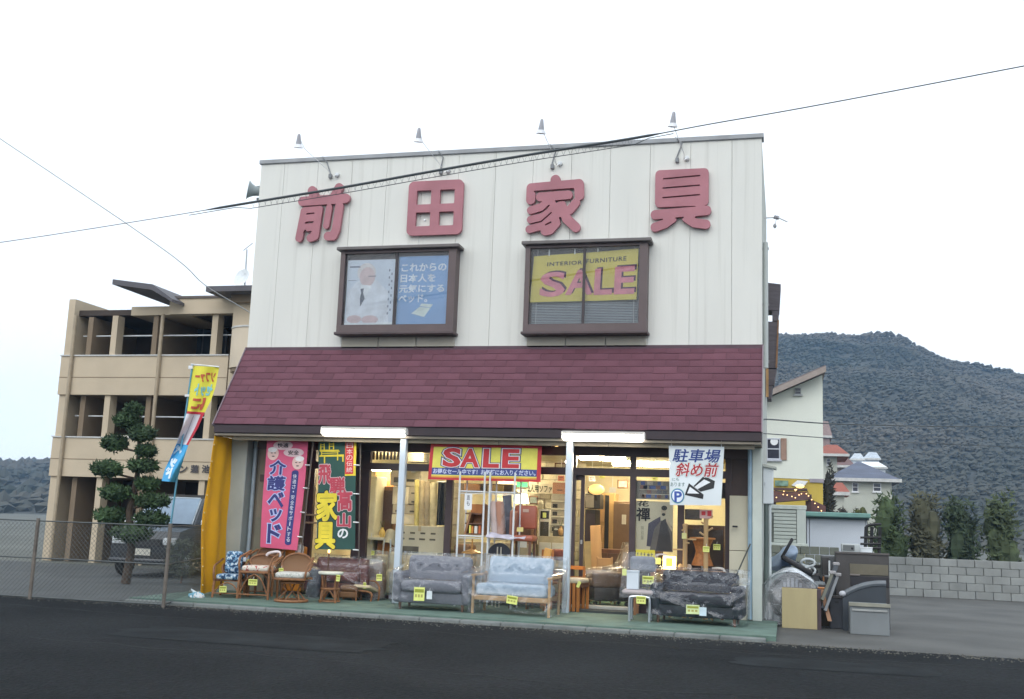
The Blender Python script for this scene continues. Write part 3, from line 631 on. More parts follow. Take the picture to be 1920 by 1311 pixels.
# ------------------------------------------------------------------ flat print helpers
def banner(name, label, cat, surf, base, m, loc, nu=18, nv=14, th=.003, group=None):
    t = Th(name, label, cat, loc, group=group); t.surf = surf
    t.part(base, MB().sheet(surf, nu, nv, th), m, smooth=True); return t
def ink(t, m, *texts, name='lettering'):
    mb = MB()
    for x in texts: x(mb)
    return t.part(name, mb, m)
def T(s, box, off=.006, bold=0., **k): return lambda mb, t=None: (s, box, off, bold, k)
def lettering(t, m, items, off=.006, name='lettering'):
    for it in items:
        s, box = it[0], it[1]; k = it[2] if len(it) > 2 else {}
        t.part(name, put_text(MB(), s, box, t.surf, off, **k), m)
def shape(t, m, polys, off=.004, name='print'):
    mb = MB()
    for p in polys:
        put_poly(mb, p, t.surf, off)
        if len(polys) < 4: t.part(name, mb, m); mb = MB()
    if len(polys) >= 4: t.part(name, mb, m)
def bx(a, b, c, d, n=1):
    if n == 1: return [(a, c), (b, c), (b, d), (a, d)]
    return [(a+(b-a)*i/n, c) for i in range(n+1)]+[(b-(b-a)*i/n, d) for i in range(n+1)]
def strips(a, b, c, d, n):                        # a long band cut so that it follows a waved cloth
    return [bx(a+(b-a)*i/n, a+(b-a)*(i+1)/n, c, d) for i in range(n)]
def vstrips(a, b, c, d, n): return [bx(a, b, c+(d-c)*i/n, c+(d-c)*(i+1)/n) for i in range(n)]

# SALE banner under the awning
wv = lambda a, b: .018*math.sin(a*9+1)+.012*math.sin(a*17+b*2)*(1-b)
sv = pxsurf([(809, 830), (1016, 833), (1013, 904), (803, 899)], -.62, wv)
t = banner('sale_banner', 'red and yellow cloth SALE banner hung under the awning', 'banner', sv, 'cloth', RED, tuple(at(910, 832, -.62)), 40, 12)
shape(t, YEL, strips(.03, .965, .10, .885, 36), .004, 'yellow_field'); shape(t, mat((.75, .35, .06), .7), strips(.03, .965, .06, .1, 36), .0045, 'orange_line')
shape(t, mat((.055, .075, .26), .7), strips(.03, .965, .135, .32, 36), .005, 'blue_band')
SB = [('S', (.135, .27, .37, .84)), ('A', (.29, .44, .37, .83)), ('L', (.495, .62, .37, .83)), ('E', (.67, .80, .37, .83))]
lettering(t, NAVY, [(s, b, dict(bold=.09)) for s, b in SB], .009, 'letter_outline'); lettering(t, WHITE, [(s, b, dict(bold=.065)) for s, b in SB], .012, 'letter_outline'); lettering(t, RED, [(s, b, dict(bold=.035)) for s, b in SB], .015)
lettering(t, mat((.62, .68, .85), .7), [('お得なセール中です！お気軽にお入りください。', (.045, .955, .16, .295), dict(bold=.022))], .009)
tg = MB()
for a in (.01, .22, .45, .69, .93, .995): p = sv(a, 1, .004); tg.box(p.x-.012, p.x+.012, p.y-.004, p.y+.004, p.z-.02, p.z+.1)
t.part('hanging_loop', tg, mat((.6, .58, .6), .7))

# parking sign cloth
wv = lambda a, b: .012*math.sin(a*5)*(1-b)+.01*math.sin(b*7+a)
sv = pxsurf([(1254, 836), (1358, 838), (1352, 948), (1256, 947)], -.80, wv)
t = banner('parking_sign', 'white cloth parking sign with blue and red characters and black arrow', 'sign', sv, 'cloth', mat((.70, .75, .77), .8, .04, 3), tuple(at(1306, 838, -.8)))
PX = lambda x, y: ((x-100)/1035., 1-(y-105)/1140.)          # coordinates read off the sign itself
def pbox(x0, x1, y0, y1): a = PX(x0, y1); b = PX(x1, y0); return (a[0], b[0], a[1], b[1])
TEAL = mat((.20, .42, .36), .8)
lettering(t, mat((.04, .07, .24), .8), [('駐車場', pbox(190, 1065, 165, 415), dict(bold=.018, slant=.06))], .005)
lettering(t, TEAL, [('斜め前', pbox(240, 1030, 430, 690), dict(bold=.085, slant=.06))], .004, 'letter_outline'); lettering(t, mat((.74, .72, .72), .8), [('斜め前', pbox(240, 1030, 430, 690), dict(bold=.07, slant=.06))], .006, 'letter_outline')
lettering(t, mat((.40, .03, .035), .8), [('斜め前', pbox(240, 1030, 430, 690), dict(bold=.018, slant=.06))], .008)
lettering(t, mat((.06, .16, .14), .8), [('にも', pbox(155, 290, 725, 780)), ('あります', pbox(120, 405, 810, 890))], .005)
pp = [PX(*q) for q in ((775, 675), (990, 775), (975, 915), (720, 985), (575, 880))]
shape(t, BLACK, [pp, [PX(*q) for q in ((405, 1050), (485, 822), (780, 1040), (770, 1125))]], .005, 'arrow')
shape(t, mat((.78, .80, .82), .8), [[PX(*q) for q in ((780, 745), (905, 800), (660, 935), (598, 895))], [PX(*q) for q in ((455, 1020), (505, 893), (695, 1022))]], .007, 'arrow_fill')
cx, cy = PX(262, 1070)
shape(t, TEAL, [ell(cx, cy, .135, .130, 24)], .005, 'parking_disc'); shape(t, mat((.05, .14, .4), .8), [ell(cx, cy, .123, .118, 24)], .0065, 'parking_disc'); shape(t, mat((.74, .80, .85), .8), [ell(cx, cy, .108, .103, 24)], .008, 'parking_disc')
lettering(t, BLUEI, [('P', pbox(205, 340, 990, 1175), dict(bold=.03))], .010)
t.part('clip', MB().tube([sv(.05, 1, .006)+Vector((0, 0, -.01)), sv(.05, 1, .006)+Vector((0, 0, .2))], .008, 5).tube([sv(.95, 1, .006)+Vector((0, 0, -.01)), sv(.95, 1, .006)+Vector((0, 0, .2))], .008, 5), STEELW)

# pink banner
wv = lambda a, b: .02*math.sin(b*5+a*2)
sv = pxsurf([(500, 821), (579, 821), (558, 1032), (488, 1026)], [-.55, -.55, -.62, -.62], wv)
t = banner('pink_nobori_banner', 'pink care bed nobori banner with navy characters and two drawn faces', 'banner', sv, 'cloth', mat((.62, .10, .20), .75, .06, 5), tuple(at(530, 822, -.55)), 8, 30)
LB = mat((.42, .5, .78), .8)
V1 = [('介', (.12, .50, .665, .79)), ('護', (.10, .52, .52, .645)), ('ベ', (.15, .52, .37, .50)), ('ッ', (.22, .50, .24, .345)), ('ド', (.20, .52, .05, .21))]
lettering(t, LB, [(s, b, dict(bold=.075)) for s, b in V1], .006, 'letter_outline'); lettering(t, NAVY, [(s, b, dict(bold=.03)) for s, b in V1], .009)
cap = [(.745+.085*math.cos(a), .06+.022*math.sin(a)) for a in [math.pi+math.pi*k/8 for k in range(9)]]+[(.745+.085*math.cos(a), .685+.022*math.sin(a)) for a in [math.pi*k/8 for k in range(9)]]
shape(t, NAVY, [cap], .006, 'navy_strip')
s_ = '快適さ・安全をサポートする'; n = len(s_)
lettering(t, mat((.7, .72, .8), .8), [(ch, (.70, .79, .068+.61*(n-1-i)/n, .068+.61*(n-i)/n-.008)) if ch not in '・ー' else ((ch, (.73, .76, .068+.61*(n-1-i)/n+.015, .068+.61*(n-1-i)/n+.03)) if ch == '・' else ('|', (.735, .755, .068+.61*(n-1-i)/n, .068+.61*(n-i)/n-.01))) for i, ch in enumerate(s_)], .009)
SKIN = mat((.72, .50, .46), .8, .05)
shape(t, mat((.70, .52, .55), .8), [ell(.40, .93, .24, .042), ell(.67, .865, .25, .04)], .006, 'speech_bubble')
lettering(t, INK, [('快適', (.27, .53, .91, .95), dict(bold=.02)), ('安全', (.54, .80, .845, .885), dict(bold=.02))], .009)
shape(t, SKIN, [ell(.17, .855, .135, .062), ell(.79, .775, .14, .062)], .006, 'drawn_face'); shape(t, mat((.75, .72, .72), .8), [ell(.15, .89, .11, .024), ell(.83, .81, .11, .024)], .008, 'drawn_hair')
shape(t, INK, [ell(.14, .86, .03, .004, 6), ell(.22, .86, .03, .004, 6), ell(.18, .83, .04, .005, 6), ell(.75, .775, .03, .004, 6), ell(.84, .775, .03, .004, 6), ell(.79, .745, .04, .005, 6)], .0095, 'drawn_features')
def clips(t, sv, side, ts, tops):
    c = MB()
    for b in ts: p = sv(side, b, .008); q = sv(side+.12, b-.003, .008); c.tube([p-Vector((.02, 0, 0)), q], .011, 5)
    for a in tops: p = sv(a, 1, .006); c.box(p.x-.018, p.x+.018, p.y-.006, p.y+.006, p.z-.02, p.z+.03)
    t.part('banner_clip', c, mat((.75, .76, .76), .6))
clips(t, sv, 1.0, (.755, .55, .335, .12), (.5, 1.0))
t.part('pole', MB().tube([sv(1.12, -.1, 0), sv(1.12, 1.03, 0)], .012, 6), mat((.1, .08, .07), .5))

# green banner
wv = lambda a, b: .018*math.sin(b*4+a*3+2)
sv = pxsurf([(597, 826), (669, 823), (665, 1031), (594, 1030)], -.60, wv)
t = banner('green_nobori_banner', 'dark green furniture nobori banner with yellow characters beside the pink one', 'banner', sv, 'cloth', mat((.022, .075, .062), .75, .08, 5), tuple(at(632, 826, -.6)), 8, 30)
YT = mat((.72, .58, .04), .7)
QX = lambda x, y: ((x-140)/405., 1-(y-85)/1115.)
def qb(x0, x1, y0, y1): a = QX(x0, y1); b = QX(x1, y0); return (a[0], b[0], a[1], b[1])
GI = [('家', qb(135, 345, 615, 905)), ('具', qb(130, 330, 935, 1190))]
lettering(t, INK, [(s, b, dict(bold=.07)) for s, b in GI], .005, 'letter_outline'); lettering(t, YT, [(s, b, dict(bold=.04)) for s, b in GI], .008)
RI = [('飛', qb(145, 275, 345, 530)), ('騨', qb(270, 425, 475, 630)), ('高', qb(355, 505, 610, 810)), ('山', qb(355, 490, 840, 975))]
lettering(t, mat((.55, .42, .44), .8), [(s, b, dict(bold=.075)) for s, b in RI], .005, 'letter_outline'); lettering(t, mat((.45, .06, .09), .8), [(s, b, dict(bold=.035)) for s, b in RI], .008)
lettering(t, WHITE, [('の', qb(360, 465, 995, 1085), dict(bold=.03))], .006)
a = qb(430, 545, 112, 460); shape(t, YT, vstrips(a[0], 1.0, a[2], a[3], 8), .005, 'yellow_strip'); a = qb(432, 520, 112, 442); shape(t, RED, vstrips(a[0], a[1], a[2], a[3], 8), .007, 'red_strip')
lettering(t, mat((.75, .6, .6), .8), [(ch, qb(447, 510, 125+62*i, 178+62*i)) for i, ch in enumerate('日本の伝統')], .0095)
shape(t, YT, [[QX(*q) for q in ((150, 182), (360, 190), (375, 212), (160, 205))], [QX(*q) for q in ((155, 238), (415, 240), (420, 262), (150, 255))], bx(*qb(160, 172, 120, 185)), bx(*qb(198, 210, 120, 185)), bx(*qb(255, 267, 115, 185)), bx(*qb(300, 312, 115, 185)),
             bx(*qb(160, 210, 128, 136)), bx(*qb(160, 210, 150, 157)), bx(*qb(255, 312, 125, 133)), bx(*qb(255, 312, 148, 155)), bx(*qb(200, 214, 255, 325)), bx(*qb(400, 415, 255, 315)), bx(*qb(170, 180, 200, 240)), bx(*qb(345, 357, 205, 300)), bx(*qb(180, 345, 218, 226))], .005, 'drawn_furniture')
clips(t, sv, .98, (.76, .50, .245, .0), (.2, .45, .72, .98))
t.part('pole', MB().tube([sv(1.1, -.1, 0), sv(1.1, 1.02, 0)], .012, 6), mat((.1, .08, .07), .5))

# posters in the bay windows
def facesurf(x0, x1, z0, z1, y, wave=None): return flat((x0, y, z0), (x1, y, z0), (x0, y, z1), (x1, y, z1), wave)
x0, x1, z0, z1, yb = B1; xm = (x0+x1)/2
sv = facesurf(x0+.02, xm-.025, z0+.02, z1-.10, yb+.10, lambda a, b: .006*math.sin(b*9))
t = banner('window_poster', 'pale window poster of a suited man with folded hands', 'poster', sv, 'paper', mat((.62, .69, .80), .6, .06, 2), ((x0+xm)/2, yb+.1, z0), 6, 8)
shape(t, mat((.70, .74, .82), .7), [[(.02, .03), (.02, .5), (.2, .66), (.38, .72), (.62, .68), (.86, .5), (.9, .03)]], .003, 'drawn_suit')
shape(t, mat((.72, .70, .72), .7), [ell(.40, .80, .19, .15)], .005, 'drawn_hair'); shape(t, mat((.66, .54, .56), .7), [ell(.42, .735, .16, .15)], .006, 'drawn_face')
shape(t, mat((.78, .82, .88), .7), [[(.28, .62), (.34, .34), (.52, .6)]], .0065, 'drawn_shirt'); shape(t, mat((.10, .12, .17), .7), [[(.29, .55), (.36, .56), (.35, .49), (.39, .40), (.31, .28), (.29, .40), (.31, .49)]], .0075, 'drawn_tie')
shape(t, mat((.30, .27, .32), .7), [bx(.44, .6, .735, .75), bx(.36, .37, .735, .75)], .0075, 'drawn_glasses')
shape(t, mat((.66, .52, .55), .7), [ell(.2, .085, .15, .06), ell(.52, .075, .17, .065)], .0075, 'drawn_hands'); shape(t, mat((.78, .83, .9), .7), [bx(0, 1, 0, .03)], .008, 'white_edge')
bars = [bx(.86+.05*(k % 2), .885+.05*(k % 2), .15+.055*k, .185+.055*k) for k in range(13)]+[bx(.05, .27, .88, .905), bx(.03, .2, .68, .688)]
shape(t, mat((.22, .26, .36), .7), bars, .005, 'small_print')
sv = facesurf(xm+.025, x1-.02, z0+.02, z1-.06, yb+.10, lambda a, b: .006*math.sin(b*7+1))
t = banner('window_poster', 'blue window poster with four lines of white Japanese text', 'poster', sv, 'paper', mat((.24, .41, .70), .6, .12, 1.2), ((x1+xm)/2, yb+.1, z0), 6, 8)
lettering(t, mat((.74, .80, .88), .7), [('これからの', (.06, .95, .78, .89), dict(bold=.03)), ('日本人を', (.05, .74, .62, .735), dict(bold=.03)), ('元気にする', (.03, .92, .465, .58), dict(bold=.03)), ('ベッド。', (.03, .6, .32, .43), dict(bold=.03))], .005)
shape(t, mat((.68, .76, .74), .7), [[(.30, .155), (.46, .25), (.68, .235), (.56, .10)], [(.46, .26), (.49, .30), (.72, .285), (.68, .24)]], .005, 'drawn_bed')
x0, x1, z0, z1, yb = B2; xm = (x0+x1)/2
sv = flat((x0-.0, yb+.11, z0+.40), (x1-.05, yb+.11, z0+.42), (x0+.04, yb+.11, z1-.12), (x1-.03, yb+.11, z1-.03), lambda a, b: .012*math.sin(a*8)+.008*math.sin(b*5))
t = banner('window_sale_banner', 'yellow INTERIOR FURNITURE SALE banner behind the right bay window', 'banner', sv, 'cloth', mat((.66, .56, .13), .75, .06, 4), (xm, yb+.1, z0+.4), 20, 10)
IB = [('INTERIOR', (.14, .47, .76, .84), dict(bold=.02, spc=1.15)), ('FURNITURE', (.51, .89, .775, .86), dict(bold=.02, spc=1.15))]
lettering(t, mat((.09, .08, .07), .8), IB, .010)
SB = [('S', (.10, .31, .12, .61)), ('A', (.345, .57, .15, .63)), ('L', (.61, .76, .135, .63)), ('E', (.80, .965, .13, .64))]
lettering(t, mat((.085, .03, .075), .8), [(s, (b[0]+.018, b[1]+.018, b[2]+.03, b[3]+.03), dict(bold=.028)) for s, b in SB], .005, 'letter_shadow'); lettering(t, mat((.68, .26, .33), .8), [(s, b, dict(bold=.028)) for s, b in SB], .008)
t.part('hanging_loop', MB().box(x0+.3, x0+.32, yb+.1, yb+.11, z1-.12, z1-.01).box(x0+.75, x0+.77, yb+.1, yb+.11, z1-.1, z1-.01).box(x0+1.15, x0+1.17, yb+.1, yb+.11, z1-.07, z1-.01), WHITE)
t = Th('venetian_blind', 'grey venetian blind low in the right bay window', 'blind', (xm, yb+.16, z0))
for k in range(15):
    q = MB(); zz = z0+.012+k*.028; q.add([(x0+.02, yb+.155, zz), (x1-.02, yb+.155, zz), (x1-.02, yb+.175, zz+.018), (x0+.02, yb+.175, zz+.018), (x0+.02, yb+.157, zz-.002), (x1-.02, yb+.157, zz-.002), (x1-.02, yb+.177, zz+.016), (x0+.02, yb+.177, zz+.016)],
        [(0, 1, 2, 3), (7, 6, 5, 4), (0, 4, 5, 1), (1, 5, 6, 2), (2, 6, 7, 3), (3, 7, 4, 0)]); t.part('slat', q, mat((.42, .47, .52), .45, .06, 3))
t.part('cord', MB().tube([(x0+.1, yb+.15, z0), (x0+.1, yb+.15, z1)], .004, 4).tube([(x1-.1, yb+.15, z0), (x1-.1, yb+.15, z1)], .004, 4), WHITE)

# ------------------------------------------------------------------ fluorescent fixtures under the awning
def tube_lamp(name, label, u0, v0, u1, v1, Y, s, group, hgt=.12, col=(1, .96, .88)):
    a, b = at(u0, v0, Y), at(u1, v1, Y); z = (a.z+b.z)/2
    t = Th(name, label, 'lamp', ((a.x+b.x)/2, Y, z), group=group)
    t.part('housing', MB().rbox(a.x, b.x, Y-.05, Y+.05, z+hgt*.25, z+hgt*.55, .008, 1), mat((.5, .48, .44), .5))
    t.part('diffuser', MB().rbox(a.x+.015, b.x-.015, Y-.06, Y+.06, z-hgt*.5, z+hgt*.25, hgt*.3, 4), emit(col, s), smooth=True)
    t.part('end_cap', MB().rbox(a.x-.004, a.x+.014, Y-.063, Y+.063, z-hgt*.3, z+hgt*.5, .02, 1), mat((.75, .73, .68), .5)); t.part('end_cap', MB().rbox(b.x-.014, b.x+.004, Y-.063, Y+.063, z-hgt*.3, z+hgt*.5, .02, 1), mat((.75, .73, .68), .5))
    return t
tube_lamp('fluorescent_lamp', 'lit white fluorescent lamp under the awning above the green banner', 604, 808, 762, 813, EAVE-.075, 8, 'lit lamps under the awning', .145)
tube_lamp('fluorescent_lamp', 'lit white fluorescent lamp under the awning at the right white post', 1054, 818, 1209, 820, EAVE-.075, 8, 'lit lamps under the awning', .145)
# ------------------------------------------------------------------ goods in front of the shop
def rot_th(name, label, cat, loc, rz, group=None): return Th(name, label, cat, loc, rz, group)
def tag_card(u, v, Y, w, h, label, m=LIME, tilt=0., head=True):
    p = at(u, v, Y); t = Th('price_tag', label, 'price tag', tuple(p), rz=random.uniform(-.2, .2), group='yellow price tags on the goods')
    mb = MB(); mb.M = Matrix.Rotation(tilt, 4, 'Y'); mb.rbox(-w/2, w/2, -.003, .003, -h/2, h/2, .002, 1); t.part('card', mb, m, local=True)
    if head:
        mb = MB(); mb.M = Matrix.Rotation(tilt, 4, 'Y'); mb.box(-w*.42, w*.42, -.0045, -.0031, h*.12, h*.36); t.part('printed_band', mb, mat((.30, .33, .04), .8), local=True)
        mb = MB(); mb.M = Matrix.Rotation(tilt, 4, 'Y')
        for k in range(3): mb.box(-w*.38+k*w*.27, -w*.2+k*w*.27, -.0045, -.0031, -h*.24, -h*.02)
        t.part('printed_price', mb, mat((.40, .36, .10), .8), local=True)
    mb = MB(); mb.tube([(0, 0, h/2-.005), (.006, .01, h/2+.04)], .0025, 4); t.part('string', mb, WHITE, local=True)
    return t
def noise_surf(f, amp, sc, seed=0):
    def g(a, b, off=0.):
        p = f(a, b, off); q = mnoise.noise_vector(Vector((p.x*sc, p.y*sc, p.z*sc+seed))); return p+Vector((q.x*.4, q.y, q.z))*amp
    return g
def drape(prof, x0, x1, amp=.02, sc=4., seed=0, ends=True, flare=.02):
    """plastic sheet hung over a profile of (y,z) points, local coordinates"""
    P = [Vector((0, y, z)) for y, z in prof]; L = [0]
    for a, b in zip(P, P[1:]): L.append(L[-1]+(b-a).length)
    def f(a, b, off=0.):
        s = b*L[-1]; i = max(k for k in range(len(P)-1) if L[k] <= s+1e-9); q = (s-L[i])/max(1e-6, L[i+1]-L[i]); p = P[i].lerp(P[i+1], q)
        return Vector((x0+(x1-x0)*a+flare*(2*a-1)*(1-p.z), p.y-off, p.z+off*.5))
    return noise_surf(f, amp, sc, seed)
from mathutils.bvhtree import BVHTree
def add_wrap(t, x0, x1, ztop, yback, m, amp=.014, seed=0, gap=.018, nx=64, nz=44, name='plastic_wrap'):
    """thin film laid over whatever parts the thing already has: front skin, top flap and two side skins"""
    V = []; F = []
    for o in t.o.children:
        if o.type != 'MESH' or o.name.startswith('plastic'): continue
        k = len(V); V += [v.co.copy() for v in o.data.vertices]; F += [[i+k for i in p.vertices] for p in o.data.polygons]
    bv = BVHTree.FromPolygons(V, F); xs = np.linspace(x0-.04, x1+.04, nx); zs = np.linspace(.012, ztop+.03, nz); Y = np.full((nz, nx), yback)
    for j, z in enumerate(zs):
        for i, x in enumerate(xs):
            h = bv.ray_cast(Vector((x, -3, z)), Vector((0, 1, 0)))
            if h[0] is not None: Y[j, i] = min(yback, h[0].y)
    for _ in range(2):                             # dilate, then relax without sinking into the goods
        P = np.pad(Y, 1, mode='edge'); Y = np.min([P[a:a+nz, b:b+nx] for a in range(3) for b in range(3)], axis=0)
    base = Y.copy()
    for j in range(nz-2, -1, -1): Y[j] = np.minimum(Y[j], Y[j+1]+.0)   # film hangs down from what is above... and bulges
    Y = .55*base+.45*Y
    for _ in range(10):
        P = np.pad(Y, 1, mode='edge'); S_ = sum(P[a:a+nz, b:b+nx] for a in range(3) for b in range(3))/9; Y = np.minimum(base, .3*Y+.7*S_)
    def wr(p):
        a_ = .6*math.sin(seed+p.x*1.7); u_, w_ = p.x*math.cos(a_)+p.z*math.sin(a_), p.z*math.cos(a_)-p.x*math.sin(a_)
        q = Vector((u_*1.3+seed, w_*5.0, seed*.7)); r = 1-abs(mnoise.noise(q)); r2 = 1-abs(mnoise.noise(Vector((u_*5.5, w_*1.6+seed, 3)))); return amp*(1.5*r**8+1.0*r2**9+.5*mnoise.noise(q*.7))
    mb = MB(); vs = []
    for j in range(nz):
        for i in range(nx):
            p = Vector((xs[i], Y[j, i]-gap, zs[j])); p.y -= wr(p); vs.append(p)
    mb.add(vs, [(j*nx+i, j*nx+i+1, (j+1)*nx+i+1, (j+1)*nx+i) for j in range(nz-1) for i in range(nx-1)]); t.part(name, mb, m, local=True, smooth=True)
    mb = MB(); top = [(v.x, v.y, v.z) for v in vs[-nx:]]; mb.add(top+[(x, yback+.03, zs[-1]-.02+.01*math.sin(x*23)) for x in xs]+[(x, yback+.04, .2) for x in xs], [(k*nx+i, k*nx+i+1, (k+1)*nx+i+1, (k+1)*nx+i) for k in range(2) for i in range(nx-1)]); t.part(name, mb, m, local=True, smooth=True)
    for i in (0, nx-1):
        mb = MB(); c = [vs[j*nx+i] for j in range(nz)]; n_ = 6; mb.add([(v.x+.012*math.sin(9*v.z+5*k), v.y+(yback+.03-v.y)*k/n_, v.z) for k in range(n_+1) for v in c], [(k*nz+j, k*nz+j+1, (k+1)*nz+j+1, (k+1)*nz+j) for k in range(n_) for j in range(nz-1)]); t.part(name, mb, m, local=True, smooth=True)

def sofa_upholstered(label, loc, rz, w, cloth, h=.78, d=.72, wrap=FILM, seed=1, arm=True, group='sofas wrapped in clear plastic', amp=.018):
    t = rot_th('sofa', label, 'sofa', loc, rz, group); hw = w/2; aw_ = .14
    t.part('base', MB().rbox(-hw+.02, hw-.02, -d/2+.06, d/2-.05, .10, .27, .03), cloth, local=True, smooth=True)
    t.part('seat_cushion', MB().rbox(-hw+aw_, hw-aw_, -d/2, d/2-.2, .27, .43, .055, 3), cloth, local=True, smooth=True)
    mb = MB(); mb.M = Matrix.Translation((0, d/2-.14, .60)) @ Matrix.Rotation(R(-10), 4, 'X'); mb.rbox(-hw+.10, hw-.10, -.09, .09, -.24, h-.60, .07, 3); t.part('backrest', mb, cloth, local=True, smooth=True)
    for sx in (-1, 1):
        a, b = sorted((sx*hw, sx*(hw-aw_))); t.part('arm', MB().rbox(a, b, -d/2+.03, d/2-.06, .1, .56, .06, 3), cloth, local=True, smooth=True)
        for y in (-d/2+.1, d/2-.1): t.part('leg', lathe_mb([(.018, 0), (.026, .11)], (sx*(hw-.12), y, 0), 8), WOODD, local=True)
    for k in range(5):
        x = -hw+.32+(w-.64)*k/4; t.part('tuft_button', MB().ball((x, d/2-.265, .66), .014, .01, .014, 8, 5), mat((.09, .09, .11), .8), local=True)
    if wrap: add_wrap(t, -hw, hw, h+.02, d/2+.02, wrap, amp, seed)
    return t
b = atz(818, 1137); b.y = -1.62
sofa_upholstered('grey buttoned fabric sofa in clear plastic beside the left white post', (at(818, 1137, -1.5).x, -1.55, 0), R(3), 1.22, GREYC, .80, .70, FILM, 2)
# light blue wooden-arm sofa
def sofa_wood(label, loc, rz, w):
    t = rot_th('sofa', label, 'sofa', loc, rz, 'sofas wrapped in clear plastic'); hw = w/2; d = .66
    cl = mat((.30, .38, .46), .9, .08, 40, .2)
    t.part('seat_cushion', MB().rbox(-hw+.05, hw-.05, -d/2+.02, d/2-.12, .27, .44, .05, 3), cl, local=True, smooth=True)
    mb = MB(); mb.M = Matrix.Translation((0, d/2-.12, .62)) @ Matrix.Rotation(R(-12), 4, 'X'); mb.rbox(-hw+.10, hw-.10, -.07, .07, -.22, .22, .06, 3); t.part('backrest', mb, cl, local=True, smooth=True)
    t.part('front_rail', MB().rbox(-hw+.04, hw-.04, -d/2+.0, -d/2+.035, .20, .27, .008, 1), WOODL, local=True)
    t.part('rear_rail', MB().rbox(-hw+.04, hw-.04, d/2-.035, d/2, .20, .27, .008, 1), WOODL, local=True)
    for sx in (-1, 1):
        x = sx*(hw-.02)
        t.part('leg', MB().tube([(x, -d/2+.02, 0), (x, -d/2+.02, .54)], .022, 8), WOODL, local=True); t.part('leg', MB().tube([(x, d/2-.05, 0), (x, d/2-.02, .6)], .022, 8), WOODL, local=True)
        t.part('armrest', MB().rbox(x-.03, x+.03, -d/2-.02, d/2, .54, .575, .012, 2), WOODL, local=True, smooth=True)
    for k in range(5):
        t.part('tuft_button', MB().ball((-hw+.28+(w-.56)*k/4, d/2-.205, .68), .012, .01, .012, 8, 5), mat((.2, .26, .32), .8), local=True)
    add_wrap(t, -hw, hw+.04, .84, d/2+.04, film_mat(.06, 4.2, .35), .015, 31)
    return t
sofa_wood('light blue wood-armed sofa in clear plastic left of the right post', (at(968, 1140, -1.5).x, -1.52, 0), R(-2), 1.22)
# dark wrapped sofa on the right
t = sofa_upholstered('dark navy sofa under loose glossy plastic in front of the coat stands', (at(1309, 1150, -1.3).x, -1.25, 0), R(-3), 1.34, mat((.010, .011, .020), .6, .3, 20, .2), .74, .74, film_mat(.008, 6., .3), 5, amp=.026)

def rattan_chair(label, loc, rz, w=.52, bh=.80, seat=None, back_c=None, swivel=False, legs=True, name='rattan_armchair', round_back=True, group='rattan chairs by the orange curtain', sz=.36):
    t = rot_th(name, label, 'chair', loc, rz, group); hw = w/2; WE = weave
    rim = [(hw*.98*math.cos(a), .22+.05*math.sin(a), sz+.04+(bh-sz-.04)*(.5+.5*math.sin(a)) if round_back else 0) for a in [math.pi*(-.5)+2*math.pi*k/22 for k in range(22)]]
    t.part('back_rim', MB().tube(rim, .018, 7, True), RATTAN, local=True, smooth=True)
    def f(a, b, off=0.):
        ang = 2*math.pi*a; r = b; return Vector((hw*.97*r*math.cos(ang), .22+.05*r*math.sin(ang)+.05*(1-r*r)-off, sz+.04+(bh-sz-.04)*(.5+.5*r*math.sin(ang))))
    t.part('woven_back', MB().sheet(lambda a, b, off=0.: f(a, .02+.98*b, off), 24, 6, .006), WE, local=True, smooth=True)
    t.part('seat_frame', MB().tube([(-hw, -.24, sz), (hw, -.24, sz), (hw, .22, sz), (-hw, .22, sz)], .02, 7, True), RATTAN, local=True, smooth=True)
    t.part('seat', MB().rbox(-hw+.01, hw-.01, -.23, .21, sz-.012, sz+.012, .008, 1), WE, local=True)
    for sx in (-1, 1):
        x = sx*hw
        t.part('armrest', MB().tube(catmull([Vector((x, .24, sz+.32)), Vector((x*1.12, .0, sz+.26)), Vector((x*1.12, -.2, sz+.22)), Vector((x*1.05, -.27, sz+.1)), Vector((x, -.25, sz))], 5), .018, 7), RATTAN, local=True, smooth=True)
        if not swivel:
            t.part('leg', MB().tube([(x, -.24, sz), (x*1.04, -.26, 0)], .02, 7), RATTAN, local=True); t.part('leg', MB().tube([(x, .22, sz), (x*1.02, .27, 0)], .02, 7), RATTAN, local=True)
            t.part('brace', MB().tube(catmull([Vector((x*.98, -.245, .06)), Vector((x*.5, -.24, sz*.72)), Vector((0, -.24, sz-.03))], 6), .012, 6), RATTAN, local=True, smooth=True)
    if not swivel: t.part('stretcher', MB().tube([(-hw*1.03, -.255, .07), (hw*1.03, -.255, .07)], .011, 6), RATTAN, local=True)
    if swivel:
        ring = [(.25*math.cos(2*math.pi*k/20), .25*math.sin(2*math.pi*k/20), .022) for k in range(20)]
        t.part('base_ring', MB().tube(ring, .022, 7, True), RATTAN, local=True, smooth=True)
        t.part('swivel_ring', MB().tube([(p[0]*.72, p[1]*.72, sz-.06) for p in ring], .016, 7, True), RATTAN, local=True, smooth=True)
        for k in range(6):
            a = math.pi*k/3+.3; t.part('spoke', MB().tube([(.22*math.cos(a), .22*math.sin(a), .03), (.10*math.cos(a+.5), .10*math.sin(a+.5), .17), (.18*math.cos(a+.2), .18*math.sin(a+.2), sz-.06)], .012, 6), RATTAN, local=True)
    if seat: t.part('seat_cushion', MB().rbox(-hw+.02, hw-.02, -.25, .19, sz+.013, sz+.10, .035, 3), seat, local=True, smooth=True)
    if back_c:
        mb = MB(); mb.M = Matrix.Translation((0, .13, sz+.27)) @ Matrix.Rotation(R(-14), 4, 'X'); mb.rbox(-hw+.07, hw-.07, -.06, .06, -.17, .19, .055, 3); t.part('back_cushion', mb, back_c, local=True, smooth=True)
    return t
